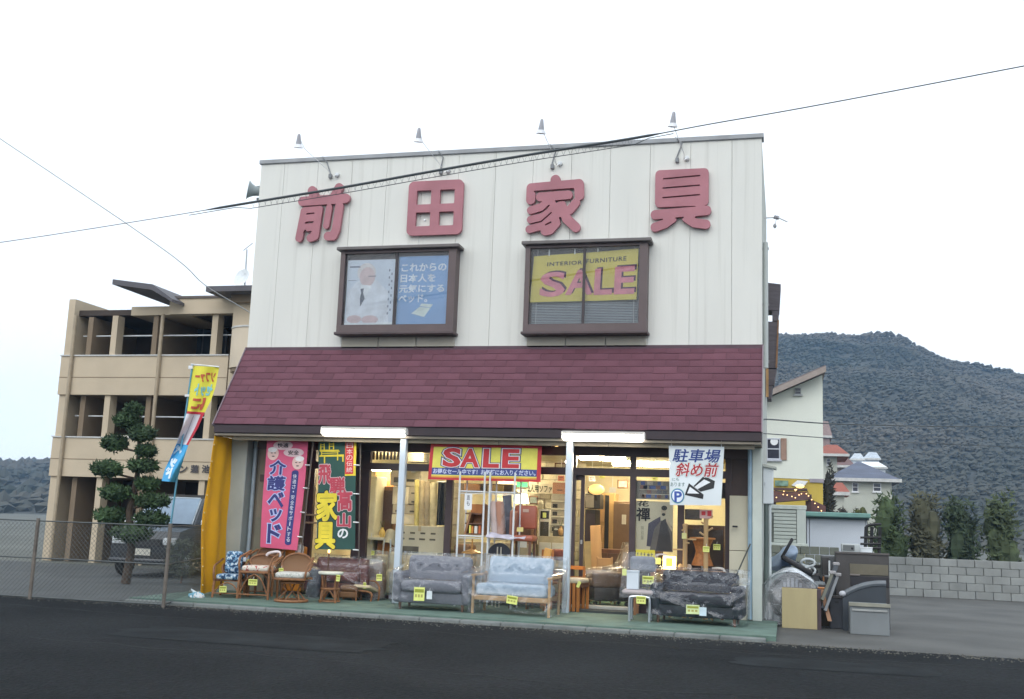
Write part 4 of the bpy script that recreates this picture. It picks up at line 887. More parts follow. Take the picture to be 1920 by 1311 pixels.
def weave_mat():
    m = bpy.data.materials.new('woven_rattan'); m.use_nodes = True; n = m.node_tree; b = n.nodes['Principled BSDF']; b.inputs['Roughness'].default_value = .55
    tc = n.nodes.new('ShaderNodeTexCoord'); ck = n.nodes.new('ShaderNodeTexChecker'); ck.inputs['Scale'].default_value = 90
    ck.inputs['Color1'].default_value = (.30, .155, .065, 1); ck.inputs['Color2'].default_value = (.17, .08, .035, 1); n.links.new(tc.outputs['Object'], ck.inputs[0])
    bp = n.nodes.new('ShaderNodeBump'); bp.inputs['Distance'].default_value = .004; n.links.new(ck.outputs['Fac'], bp.inputs['Height']); n.links.new(bp.outputs[0], b.inputs['Normal'])
    n.links.new(ck.outputs[0], b.inputs['Base Color']); return m
weave = weave_mat()
FLB = floral((.02, .05, .11), (.13, .26, .40), (.55, .62, .66)); FLR = floral((.62, .58, .50), (.66, .60, .52), (.40, .10, .09), 16)
FLW = floral((.42, .42, .38), (.60, .59, .54), (.50, .49, .45), 30)
def fl(u, Y, z=0): p = at(u, 1100, Y); return (p.x, Y, z)
rattan_chair('rattan armchair with blue floral cushions next to the orange curtain', fl(432, -1.5), R(16), .42, at(440, 1050, -1.25).z, FLB, FLB, sz=.27)
rattan_chair('tall rattan chair with bare round woven back behind the floral armchairs', fl(494, -.75), R(8), .46, at(494, 1021, -.5).z, None, None, sz=.42)
rattan_chair('rattan armchair with red and white floral seat cushion', fl(484, -1.45), R(10), .48, at(506, 1040, -1.2).z, FLR, None, sz=.42)
t = rattan_chair('rattan swivel chair with round back, white seat cushion and ring base', fl(548, -1.75), R(12), .50, at(560, 1038, -1.5).z, FLW, None, True, name='rattan_swivel_chair', sz=.36)
# little things lying on those chairs
for (u, v, Y, w, d, h, rz, m, lb, nm, ct) in (
    (455, 1049, -1.3, .14, .05, .07, .3, mat((.52, .55, .58), .7), 'small grey paper card standing on the blue floral armchair', 'paper_card', 'card'),
    (480, 1073, -1.5, .09, .03, .09, .5, mat((.66, .70, .74), .7), 'folded white paper card on the red floral armchair', 'paper_card', 'card'),
    (468, 1074, -1.47, .11, .04, .06, .2, FLB, 'small blue floral cushion sample on the red floral armchair', 'cushion_sample', 'cushion')):
    p = at(u, v, Y); single(nm, lb, ct, (lambda mb: mb)(MB().rbox(p.x-w/2, p.x+w/2, Y-d/2, Y+d/2, p.z-h/2, p.z+h/2, .012, 2)), m, loc=(p.x, Y, p.z-h/2), smooth=True)
p = at(514, 1037, -1.25); t = Th('white_umbrella_handle', 'white curved handle hooked over the rattan chair backs', 'handle', tuple(p))
t.part('hook', MB().tube(catmull([p+Vector((-.13, 0, -.05)), p+Vector((-.1, 0, -.01)), p+Vector((.02, 0, .02)), p+Vector((.1, 0, .01)), p+Vector((.11, 0, -.06))], 5), .022, 7), mat((.7, .62, .62), .4), smooth=True)
# round rattan table with white top
c = fl(619, -1.45); t = rot_th('rattan_table', 'round rattan side table with white top in front of the green banner', 'table', c, .2)
t.part('top', lathe_mb([(.185, .435), (.20, .45), (.20, .47), (.19, .478)], (0, 0, 0), 24), mat((.68, .68, .58), .5, .08, 9), local=True, smooth=True)
for k in range(4):
    a = math.pi/4+k*math.pi/2; t.part('leg', MB().tube([(.16*math.cos(a), .16*math.sin(a), .435), (.13*math.cos(a), .13*math.sin(a), .2), (.17*math.cos(a), .17*math.sin(a), .0)], .018, 7), RATTAN, local=True)
    bq = a+math.pi/2; t.part('arch_brace', MB().tube(catmull([Vector((.165*math.cos(a), .165*math.sin(a), .05)), Vector((.13*math.cos((a+bq)/2), .13*math.sin((a+bq)/2), .20)), Vector((.165*math.cos(bq), .165*math.sin(bq), .05))], 6), .011, 6), RATTAN, local=True, smooth=True)
for zz, rr in ((.025, .165), (.215, .14)): t.part('ring', MB().tube([(rr*math.cos(2*math.pi*k/20), rr*math.sin(2*math.pi*k/20), zz) for k in range(20)], .014, 6, True), RATTAN, local=True, smooth=True)
# low rattan stool, low chair
c = fl(657, -.75); t = rot_th('rattan_stool', 'low rattan stool covered with plastic, right of the white-topped table', 'stool', c, .1)
t.part('seat', MB().rbox(-.15, .15, -.14, .14, .13, .24, .06, 3), weave, local=True, smooth=True); t.part('skirt', MB().rbox(-.145, .145, -.135, .135, .04, .14, .02, 1), weave, local=True)
for x in (-.15, .15):
    for y in (-.14, .14): t.part('leg', MB().tube([(x, y, 0), (x*.97, y, .2)], .016, 6), RATTAN, local=True)
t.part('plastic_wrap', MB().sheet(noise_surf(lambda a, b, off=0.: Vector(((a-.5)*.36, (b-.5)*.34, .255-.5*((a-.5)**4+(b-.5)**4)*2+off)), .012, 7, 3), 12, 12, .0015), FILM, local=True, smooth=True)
c = fl(688, -.65); t = rot_th('low_rattan_chair', 'low bent rattan chair with pale cushion beside the plastic stool', 'chair', c, -.15, group='rattan chairs by the orange curtain')
t.part('hoop', MB().tube(catmull([Vector((-.17, .1, 0)), Vector((-.18, .1, .2)), Vector((-.08, .14, .30)), Vector((.08, .14, .30)), Vector((.18, .1, .2)), Vector((.17, .1, 0))], 6), .016, 7), RATTAN, local=True, smooth=True)
t.part('hoop', MB().tube(catmull([Vector((-.17, -.14, 0)), Vector((-.17, -.14, .13)), Vector((0, -.16, .16)), Vector((.17, -.14, .13)), Vector((.17, -.14, 0))], 6), .016, 7), RATTAN, local=True, smooth=True)
mb = MB(); mb.M = Matrix.Translation((0, -.02, .19)) @ Matrix.Rotation(R(-16), 4, 'X'); mb.rbox(-.16, .16, -.17, .15, -.025, .03, .025, 2); t.part('seat_cushion', mb, mat((.60, .50, .33), .9, .12, 12), local=True, smooth=True)
# lumpy plastic-wrapped pieces
def bundle(name, label, cat, c, rz, w, d, h, body, filmm, seed, group=None, top=.6, inner=True):
    t = rot_th(name, label, cat, c, rz, group)
    if inner: t.part('padding', MB().rbox(-w*.4, w*.4, -d*.36, d*.36, .02, h*.55, .06, 3), body, local=True, smooth=True); t.part('backrest', MB().rbox(-w*.36, w*.36, d*.08, d*.34, h*.4, h*.93, .07, 3), body, local=True, smooth=True)
    def f(a, b, off=0.):
        ang = 2*math.pi*a; r = 1 if b < .8 else max(.02, (1-(b-.8)/.2))
        zz = h*min(1, b/.8)*(1 if b < .8 else 1+.06*(b-.8)); q = 1-.5*(1-top)*min(1, b/.8)
        rr = 1/max(abs(math.cos(ang)), abs(math.sin(ang)))*.6+.4
        return Vector((w/2*r*q*math.cos(ang)*rr*.85, d/2*r*q*math.sin(ang)*rr*.85, .005+zz))
    t.part('plastic_wrap', MB().sheet(noise_surf(f, .035, 5, seed), 30, 22, .0015), filmm, local=True, smooth=True); return t
bundle('wrapped_chair', 'brown upholstered chair bundled in cloudy plastic left of the white post', 'chair', fl(705, -.35), .2, .40, .42, .66, mat((.17, .11, .075), .8, .3, 8), film_mat(.10, 5., .25), 4)
bundle('wrapped_bag', 'dark slate item in a clear bag between swivel chair and rattan table', 'bag', fl(588, -.85), .1, .26, .3, .5, mat((.05, .06, .075), .7, .3, 8), film_mat(.08, 5., .25), 12)
# dark red sofa behind, under crumpled film
t = sofa_upholstered('dark red leather sofa under crumpled plastic behind the rattan pieces', (at(642, 1060, -.35).x, -.42, 0), 0, 1.15, mat((.11, .022, .018), .4, .2, 6), .66, .52, film_mat(.03, 8., .3), 17)
c = at(555, 1030, -.2); t = Th('orange_tarp_roll', 'bright orange folded tarpaulin below the pink banner', 'tarpaulin', (c.x, -.2, .05))
t.part('fold', MB().rbox(c.x-.17, c.x+.18, -.28, -.1, .05, c.z+.05, .03, 2), mat((.60, .22, .02), .6, .15, 6), smooth=True)
c = at(562, 1032, -.42); t = Th('glass_jar', 'clear cloudy glass jar with lid behind the swivel chair', 'jar', (c.x, -.42, c.z-.12))
t.part('body', lathe_mb([(.06, -.12), (.075, -.08), (.075, .06), (.05, .1)], tuple(c), 14), film_mat(.4, 12, .3), smooth=True); t.part('lid', lathe_mb([(.055, .1), (.055, .13)], tuple(c), 14), mat((.3, .25, .2), .4))
c = at(617, 1034, -.62); t = Th('amber_lamp', 'small glowing amber lamp behind the round rattan table', 'lamp', (c.x, -.3, c.z))
t.part('bulb', MB().ball((c.x, -.62, c.z), .022, .022, .03, 10, 6), emit((1, .55, .18), 4)); t.part('holder', lathe_mb([(.014, -.4), (.014, -.03)], tuple(c), 8), WOODD)
# grey board leaning on front wall
c = rect(474, 970, 501, 1060, -.1); t = Th('leaning_board', 'olive grey board leaning on the beige wall behind the rattan chairs', 'board', (c[0], -.1, 0))
mb = MB(); mb.M = Matrix.Translation(((c[0]+c[1])/2, -.08, 0)) @ Matrix.Rotation(R(-4), 4, 'X'); mb.rbox(-(c[1]-c[0])/2, (c[1]-c[0])/2, -.06, -.03, 0, c[3], .005, 1); t.part('panel', mb, mat((.20, .195, .15), .8, .1, 4))
# towel rail beside pink banner
c0 = at(563, 965, -.3); c1 = at(596, 981, -.3)
t = Th('wall_rail', 'pair of thin beige rails on the window between the two nobori banners', 'rail', (c0.x, -.06, c1.z)); 
for zz in (c0.z, c1.z): t.part('rail', MB().tube([(c0.x, -.08, zz), (c1.x+.02, -.08, zz)], .018, 6), mat((.36, .29, .2), .6))
t.part('bracket', MB().box(c0.x+.02, c0.x+.06, -.075, -.047, c1.z-.03, c0.z+.03), BROWN)
# price tags on the rattan side
for a in ((418, 1105, -1.79, .145, .1, 'yellow price tag on the front of the blue floral armchair'), (474, 1092, -1.79, .15, .095, 'yellow price tag under the red floral seat cushion'), (527, 1070, -1.70, .085, .08, 'yellow price tag on the armrest left of the swivel chair'),
          (634, 1084, -1.66, .06, .1, 'yellow price tag hanging from the white-topped rattan table'), (684, 1098, -.83, .055, .1, 'yellow price tag on the low bent rattan chair'), (711, 1083, -.62, .10, .11, 'yellow price tag on the bundled brown chair'), (699, 1037, -.06, .06, .075, 'small yellow price tag above the bundled chair')):
    tag_card(*a[:5], a[5], tilt=random.uniform(-.12, .12))
tag_card(464, 1053, -1.28, .05, .06, 'tiny yellow price tag beside the grey paper card', head=False)
# tags on the sofas
tag_card(786, 1114, -1.99, .165, .2, 'large pale yellow price card on the grey sofa'); tag_card(805, 1116, -1.985, .085, .12, 'small white card beside the large price card on the grey sofa', m=mat((.62, .68, .70), .7), head=False)
tag_card(960, 1125, -1.92, .17, .12, 'yellow price card taped to the light blue sofa rail', tilt=.1)
tag_card(1299, 1143, -1.72, .19, .13, 'pale green price card on the dark wrapped sofa', m=mat((.62, .70, .36), .7)); tag_card(1318, 1147, -1.715, .10, .12, 'small bluish white card beside the green price card', m=mat((.55, .66, .72), .7), head=False)

# pile of orange wooden chairs/slatted stool right of the post
c = fl(1080, -.30); t = rot_th('slatted_stool', 'orange wooden slatted stool with cream cushion behind the right post', 'stool', (c[0]+.0, -.32, 0), -.25)
t.part('cushion', MB().rbox(-.14, .15, -.2, .2, .44, .52, .03, 2), mat((.60, .52, .38), .8, .1, 10), local=True, smooth=True)
for k in range(4): t.part('slat', MB().rbox(-.12+k*.075, -.07+k*.075, -.2, -.17, 0, .44, .008, 1), WOODO, local=True); t.part('slat', MB().rbox(-.12+k*.075, -.07+k*.075, .16, .19, 0, .44, .008, 1), WOODO, local=True)
t.part('frame', MB().box(-.13, .16, -.168, .158, .38, .44), WOODD, local=True)
c = fl(1078, .0); t = rot_th('orange_chair', 'orange wooden chair back rising behind the slatted stool', 'chair', (c[0], -.14, 0), -.2)
for x in (-.14, .16): t.part('leg', MB().rbox(x-.02, x+.02, .05, .08, 0, .70, .006, 1), WOODO, local=True)
t.part('top_rail', MB().rbox(-.16, .18, .05, .08, .64, .70, .008, 1), mat((.62, .20, .03), .5, .1, 6), local=True); t.part('lower_rail', MB().rbox(-.12, .14, .055, .075, .5, .53, .006, 1), WOODO, local=True)
tag_card(1085, 1096, -.58, .05, .1, 'yellow tag tied to the cream cushion by the right post', tilt=.4, head=False)

# pipe chair right
c = fl(1203, -1.35); t = rot_th('pipe_chair', 'wrapped office chair with grey pad and chrome pipe legs before the poster', 'chair', c, .05)
t.part('back_pad', MB().rbox(-.19, .19, .08, .19, .70, .93, .07, 4), mat((.20, .215, .25), .6, .12, 20), local=True, smooth=True)
t.part('back_support', MB().rbox(-.12, .12, .12, .16, .44, .70, .02, 1), BLACK, local=True)
t.part('seat', MB().rbox(-.27, .19, -.28, .16, .38, .45, .04, 3), mat((.38, .33, .33), .6, .12, 9), local=True, smooth=True)
t.part('frame', MB().tube(catmull([Vector((-.15, -.27, 0)), Vector((-.15, -.27, .30)), Vector((-.11, -.27, .355)), Vector((.09, -.27, .355)), Vector((.14, -.27, .30)), Vector((.14, -.27, 0))], 5), .02, 8), CHROME, local=True, smooth=True)
t.part('frame', MB().tube(catmull([Vector((-.15, .12, 0)), Vector((-.15, .12, .30)), Vector((-.11, .12, .36)), Vector((.09, .12, .36)), Vector((.14, .12, .30)), Vector((.14, .12, 0))], 5), .02, 8), CHROME, local=True, smooth=True)
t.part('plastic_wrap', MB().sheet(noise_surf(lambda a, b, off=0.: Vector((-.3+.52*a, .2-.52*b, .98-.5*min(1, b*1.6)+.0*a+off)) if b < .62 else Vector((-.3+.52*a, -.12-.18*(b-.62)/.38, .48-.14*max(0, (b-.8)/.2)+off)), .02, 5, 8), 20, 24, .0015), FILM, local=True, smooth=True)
c = rect(1176, 1070, 1198, 1101, -1.5); t = Th('white_box', 'white paper box standing on the wrapped pipe chair seat', 'box', (c[0], -1.5, c[2])); t.part('carton', MB().rbox(c[0], c[1], -1.56, -1.44, .455, c[3], .006, 1), mat((.60, .65, .70), .7, .05)); t.part('lid', MB().rbox(c[0]-.004, c[1]+.004, -1.565, -1.435, c[3]-.03, c[3]+.004, .006, 1), mat((.5, .55, .6), .6))
tag_card(1215, 1088, -1.40, .17, .12, 'yellow price tag below the grey back pad'); tag_card(1202, 1125, -1.66, .14, .11, 'yellow price tag between the chrome pipe legs'); tag_card(1171, 1073, -1.30, .07, .1, 'yellow tag left of the white paper box', head=False)
# wooden coat stands
def coat_stand(label, u, v_top, Y, pegs, h0=0.):
    p = at(u, v_top, Y); t = Th('coat_stand', label, 'coat stand', (p.x, Y, h0), group='wooden coat stands')
    PALE = mat((.50, .33, .16), .5, .15, 6, stretch=(1, 1, .2))
    t.part('pole', lathe_mb([(.036, 0), (.036, p.z-h0-.05), (.042, p.z-h0-.04), (.042, p.z-h0-.01), (.02, p.z-h0)], (p.x, Y, h0), 10), PALE, smooth=True)
    for a in range(4): t.part('foot', MB().tube([(p.x, Y, h0+.12), (p.x+.26*math.cos(a*math.pi/2+.5), Y+.26*math.sin(a*math.pi/2+.5), h0+.015)], .016, 6), PALE)
    for du, dv_, v in pegs:
        a = at(u, v, Y); b_ = at(u+du, v+dv_, Y-.05); t.part('peg', MB().tube([a, b_], .014, 6), PALE)
    return t
coat_stand('shorter wooden coat stand with level pegs left of the hourglass stool', 1285, 982, -.45, [(20, 1, 1011), (-24, -1, 1031), (-6, -3, 997), (7, -2, 1020)])
coat_stand('taller wooden coat stand with raked pegs under the parking sign', 1324, 958, -.52, [(-12, -9, 1007), (12, -8, 998), (-9, -6, 985), (13, -7, 975)])
tag_card(1324, 1030, -.58, .10, .085, 'yellow price tag on the taller coat stand'); tag_card(1344, 1026, -.2, .11, .09, 'yellow price tag behind the taller coat stand', head=True); tag_card(1283, 1005, -.5, .075, .09, 'pale tag on the shorter coat stand', m=mat((.55, .52, .22), .7), head=False)
c = at(1324, 964, -.56); t = Th('red_notice', 'small white card with red print on the taller coat stand', 'card', (c.x, -.56, c.z)); t.part('card', MB().rbox(c.x-.10, c.x+.10, -.565, -.556, c.z-.07, c.z+.07, .003, 1), mat((.55, .36, .33), .7)); t.part('print', MB().box(c.x-.07, c.x-.01, -.568, -.5655, c.z-.02, c.z+.04).box(c.x+.02, c.x+.08, -.568, -.5655, c.z-.03, c.z+.05), RED)
# hourglass wicker stool
p0, p1 = at(1303, 1060, -.25), at(1303, 1011, -.25)
t = Th('hourglass_stool', 'orange wicker hourglass stool on the low table behind the coat stands', 'stool', (p0.x+.06, -.25, p0.z))
hh = p1.z-p0.z; xx = at(1317, 1040, -.25).x
t.part('woven_body', lathe_mb([(.17, 0), (.165, .03), (.12, hh*.35), (.105, hh*.55), (.13, hh*.8), (.17, hh)], (xx, -.25, p0.z), 18), mat((.36, .135, .035), .6, .25, 25, .4), smooth=True); t.part('top', lathe_mb([(.2, 0), (.205, .012), (.2, .03), (.1, .033)], (xx, -.25, p0.z+hh), 18), WOODO, smooth=True)
# low wooden table with things
a = rect(1186, 1056, 1360, 1076, -.45)
t = Th('low_display_table', 'brown wooden display table behind the navy sofa', 'table', ((a[0]+a[1])/2, -.3, 0)); zt = a[2]+.06
t.part('top', MB().rbox(a[0], a[1], -.5, -.12, zt-.04, zt, .006, 1), WOODM)
for x in (a[0]+.03, a[1]-.06):
    for y in (-.48, -.17): t.part('leg', MB().box(x, x+.04, y, y+.04, 0, zt-.04), WOODM)
t.part('apron', MB().box(a[0]+.07, a[1]-.07, -.49, -.47, zt-.16, zt-.042), mat((.20, .09, .045), .5, .2, 4))
# lit price box
a = rect(1243, 1043, 1267, 1061, -.45); t = Th('lit_sign', 'small glowing yellow light box sign on the display table', 'sign', (a[0], -.45, a[2])); t.part('light_box', MB().rbox(a[0], a[1], -.46, -.40, zt+.001, a[3], .008, 1), emit((1, .72, .30), 3.2)); t.part('face_print', MB().box(a[0]+.05, a[1]-.05, -.463, -.4605, zt+.05, a[3]-.03), emit((1, .6, .05), 1.6))
c = at(1276, 1060, -.40)
t = Th('small_pouches', 'pair of small cream pouches beside the glowing sign', 'pouch', (c.x, -.4, zt)); t.part('pouch', MB().ball((c.x, -.38, zt+.045), .045, .04, .05, 10, 6, .06), mat((.6, .42, .22), .8)); t.part('pouch', MB().ball((c.x+.13, -.38, zt+.045), .045, .04, .05, 10, 6, .06), mat((.45, .36, .28), .8))
a = rect(1192, 1031, 1228, 1056, -.30); t = Th('handwritten_board', 'yellow handwritten board propped above the grey back pad', 'sign', (a[0], -.3, a[2])); t.part('board', MB().rbox(a[0], a[1], -.31, -.295, a[2], a[3], .004, 1), mat((.55, .48, .04), .7, .08, 5))
mk = MB(); rr = random.Random(4)
for row in range(2):
    x = a[0]+.02
    while x < a[1]-.05:
        zc = a[3]-.07-row*.10; mk.box(x, x+rr.uniform(.02, .04), -.3135, -.311, zc-rr.uniform(.0, .03), zc+.008); mk.box(x+.01, x+.018, -.3135, -.311, zc-.03, zc+.03); x += .055
t.part('handwriting', mk, mat((.10, .09, .02), .8))
tag_card(1233, 1052, -.36, .10, .1, 'yellow card between handwritten board and glowing sign', head=False)
a = at(1240, 1042, -.25); t = Th('bag_handle', 'pale looped bag handle behind the glowing sign', 'handle', (a.x, -.2, zt)); t.part('loop', MB().tube(catmull([a+Vector((-.11, 0, -.16)), a+Vector((-.1, 0, -.02)), a+Vector((0, 0, .02)), a+Vector((.1, 0, -.02)), a+Vector((.11, 0, -.16))], 5), .016, 6), mat((.5, .48, .55), .5), smooth=True); t.part('bag', MB().rbox(a.x-.11, a.x+.11, -.28, -.18, zt+.001, zt+.12, .02, 2), BLACK)
# white board panel leaning at right
a = rect(1367, 928, 1407, 1150, -.28); t = Th('white_cabinet_panel', 'tall off-white cabinet panel leaning at the right end', 'panel', (a[0], -.2, 0)); tz = at(1385, 930, -.12).z
mb = MB(); mb.M = Matrix.Translation((0, -.22, 0)) @ Matrix.Rotation(R(-2), 4, 'X'); mb.rbox(a[0]+.0, a[1]+.03, -.03, .0, 0, tz*.55, .004, 1).rbox(a[0]+.0, a[1]+.03, -.03, .0, tz*.55+.008, tz, .004, 1); t.part('panel', mb, mat((.50, .47, .36), .6, .06, 2))
t.part('handle', MB().rbox(a[0]+.05, a[0]+.13, -.30, -.265, tz*.74, tz*.755, .004, 1), BLACK)
single('bamboo_pole', 'thin dark pole leaning diagonally against the right pillar', 'pole', MB().tube([at(1407, 1020, -.36), at(1381, 1078, -.55), at(1350, 1150, -.62)], .011, 6), mat((.05, .055, .045), .6))
# white pipe rack behind the sofas
t = Th('steel_rack', 'white steel pipe rack with wire shelves behind the two sofas', 'rack', (at(908, 1050, -.62).x, -.62, 0))
yf, yb2 = -.72, -.30
def xr(u): return at(u, 1000, yf).x
top = at(900, 885, yf).z
for u in (858, 905, 915, 962):
    t.part('upright', MB().tube([(xr(u), yf, 0), (xr(u), yf, top)], .016, 6), STEELW); t.part('upright', MB().tube([(xr(u)+.0, yb2, 0), (xr(u)+.0, yb2, top)], .014, 6), STEELW)
for u0, u1 in ((858, 905), (915, 962)):
    for v in (922, 1006, 1098):
        z = at(900, v, yf).z; mb = MB(); mb.tube([(xr(u0), yf, z), (xr(u1), yf, z)], .011, 5).tube([(xr(u0), yb2, z), (xr(u1), yb2, z)], .011, 5).tube([(xr(u0), yf, z-.035), (xr(u1), yf, z-.035)], .006, 4)
        for k in range(9): x = xr(u0)+(xr(u1)-xr(u0))*k/8; mb.tube([(x, yf, z+.008), (x, yb2, z+.008)], .004, 4)
        t.part('wire_shelf', mb, STEELW)
def zsh(v): return at(900, v, yf).z+.02
# goods on the rack
x = xr(924); t = Th('pink_cushion_roll', 'pale pink seat cushions in plastic standing on the rack shelf', 'cushion', (x, -.5, zsh(1006)))
for k, (dx, w, m, tl) in enumerate(((.0, .11, mat((.55, .42, .38), .8), .08), (.10, .11, mat((.40, .20, .13), .8), .10))):
    mb = MB(); mb.M = Matrix.Translation((x+dx, -.5, zsh(1006))) @ Matrix.Rotation(-tl, 4, 'Y'); mb.rbox(-w/2, w/2, -.15, .12, 0, .56, .045, 3); t.part('cushion', mb, m, smooth=True)
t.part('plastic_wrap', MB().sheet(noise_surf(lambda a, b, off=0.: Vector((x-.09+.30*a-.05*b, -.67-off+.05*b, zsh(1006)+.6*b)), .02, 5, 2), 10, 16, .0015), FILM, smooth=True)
x = xr(946); t = Th('grey_blanket_roll', 'slate grey rolled blanket standing behind the pink cushions', 'roll', (x, -.42, zsh(1006))); mb = MB(); mb.tube([(x, -.42, zsh(1006)), (x-.06, -.42, zsh(1006)+.66)], [.055, .075], 10); t.part('roll', mb, mat((.12, .13, .16), .9, .15, 8), smooth=True); t.part('tie_band', MB().tube([(x-.024, -.42, zsh(1006)+.26), (x-.029, -.42, zsh(1006)+.31)], .07, 10), mat((.2, .2, .25), .8))
x = xr(955); t = Th('brown_cushion', 'brown cushion standing at the right end of the rack shelf', 'cushion', (x, -.5, zsh(1006))); t.part('cover', MB().rbox(x-.045, x+.05, -.6, -.35, zsh(1006), zsh(1006)+.42, .04, 3), mat((.34, .15, .10), .8, .15, 8), smooth=True); t.part('seam', MB().box(x-.003, x+.003, -.603, -.6, zsh(1006)+.05, zsh(1006)+.38), mat((.2, .08, .05), .8))
x = xr(940); t = Th('folded_sheet', 'crumpled lilac plastic sheeting spread on the rack shelf', 'sheet', (x, -.5, zsh(1006))); t.part('sheet', MB().sheet(noise_surf(lambda a, b, off=0.: Vector((xr(912)+(xr(985)-xr(912))*a, -.78+.1*b, zsh(1006)-.03+.07*b*(1-.6*a)+off)), .03, 6, 5), 24, 10, .002), mat((.48, .46, .54), .5, .2, 8), smooth=True)
# shelf unit with books on left rack bay
a0, a1 = xr(864), xr(903); zb_ = zsh(1006); t = Th('brown_shelf_unit', 'brown wooden shelf unit standing on the rack left bay', 'shelf', (a0, -.5, zb_))
t.part('side_panel', MB().prism([(a0+.02, zb_), (a0+.05, zb_), (a0+.14, zb_+.36), (a0+.10, zb_+.36)], -.62, -.36), WOODM); t.part('side_panel', MB().box(a1-.03, a1, -.62, -.36, zb_, zb_+.5), WOODM)
for z in (0, .17, .33): t.part('shelf', MB().box(a0+.03, a1-.03, -.61, -.36, zb_+z, zb_+z+.022), WOODD)
t.part('back', MB().box(a0+.05, a1-.03, -.37, -.355, zb_+.02, zb_+.5), WOODO)
for k, (dx, w, h, m) in enumerate(((.10, .03, .13, YEL), (.14, .03, .12, mat((.55, .2, .04), .6)), (.19, .05, .12, OFFW), (.26, .04, .13, mat((.5, .12, .03), .6)))):
    single('book', ('yellow', 'orange', 'cream', 'rust')[k]+' spined book on the brown shelf unit', 'book', MB().rbox(a0+dx, a0+dx+w, -.6, -.45, zb_+.023, zb_+.023+h, .004, 1), m, loc=(a0+dx, -.5, zb_+.023))
x = at(878, 940, -.76); t = Th('vertical_notice', 'white vertical notice with black characters 直も on the rack', 'notice', tuple(x)); sv = facesurf(at(871, 940, -.76).x, at(885, 940, -.76).x, at(878, 956, -.76).z, at(878, 926, -.76).z, -.76); t.surf = sv
t.part('card', MB().sheet(sv, 1, 1, .004), WHITE); lettering(t, INK, [('直', (.3, .72, .62, .92)), ('も', (.3, .72, .25, .55))], .005)
# red brown leather chair right of rack
a = rect(966, 948, 1007, 992, -.25); t = Th('leather_chair', 'red brown leather dining chair facing out right of the rack', 'chair', ((a[0]+a[1])/2, -.25, 0)); m = mat((.36, .105, .06), .38, .12, 5, .1)
t.part('backrest', MB().rbox(a[0], a[1], -.3, -.22, a[2], a[3], .03, 3), m, smooth=True); t.part('seat', MB().rbox(a[0]-.02, a[1]+.02, -.6, -.2, a[2]-.2, a[2]-.1, .04, 2), m, smooth=True)
for x in (a[0]+.02, a[1]-.05):
    t.part('leg', MB().box(x, x+.035, -.58, -.545, 0, a[2]-.2), WOODD); t.part('leg', MB().tube([(x+.02, -.26, 0), (x+.02, -.255, a[2]+.02)], .02, 6), WOODD)
t.part('brand_plate', MB().rbox(a[0]+.14, a[0]+.24, -.306, -.3, a[3]-.11, a[3]-.06, .01, 2), mat((.5, .36, .28), .4))
tag_card(975, 993, -.64, .11, .07, 'cream yellow price tag on the leather chair', m=mat((.66, .55, .2), .7), head=False)
# round dark table under shelf, plant stand
x = at(937, 1040, -.5); t = Th('folding_round_table', 'dark half round folded table under the right rack shelf', 'table', (x.x, -.5, 0)); zc = at(937, 1041, -.5).z
hp = [(x.x+.2*math.cos(math.pi*k/16), zc+.19*math.sin(math.pi*k/16)) for k in range(17)]; t.part('top', MB().prism(hp, -.52, -.49), mat((.018, .018, .026), .35)); t.part('rim', MB().tube([(q[0], -.505, q[1]) for q in hp], .012, 6), mat((.35, .3, .2), .5))
for d in (-.03, .03): t.part('leg', MB().tube([(x.x+d, -.54, 0), (x.x+d, -.54, zc+.13)], .012, 6), mat((.5, .46, .38), .4))
x = at(885, 1030, -.5); t = Th('brass_lamp_stand', 'brass coloured pedestal stand under the left rack shelf', 'stand', (x.x, -.5, 0)); t.part('column', MB().tube([(x.x, -.5, .0), (x.x, -.5, zsh(1006)-.06)], .014, 8), mat((.55, .30, .10), .35, metal=.6)); t.part('base', lathe_mb([(.17, at(885, 1038, -.5).z), (.17, at(885, 1038, -.5).z+.02), (.03, at(885, 1033, -.5).z+.03)], (x.x, -.5, 0), 16), mat((.55, .30, .10), .35, metal=.6))
# orange tilted wooden chair seen over the blue sofa
x = at(1022, 1045, -.35); t = rot_th('wooden_armchair', 'orange wooden armchair with tilted slat back behind the blue sofa', 'chair', (x.x, -.35, 0), -.3)
for q in (-.1, .08): t.part('back_post', MB().tube([(q, .1, 0), (q-.02, .14, x.z+.12)], .022, 6), WOODO, local=True)
mb = MB(); mb.M = Matrix.Translation((.02, -.02, x.z)) @ Matrix.Rotation(.18, 4, 'Y'); mb.rbox(-.04, .09, -.02, .02, -.3, .15, .01, 1); t.part('back_slat', mb, mat((.72, .38, .10), .45, .1, 5), local=True); t.part('seat', MB().rbox(-.18, .2, -.3, .12, .4, .45, .02, 1), WOODO, local=True)
for q in (-.15, .16): t.part('leg', MB().box(q-.02, q+.02, -.28, -.24, 0, .4), WOODO, local=True)
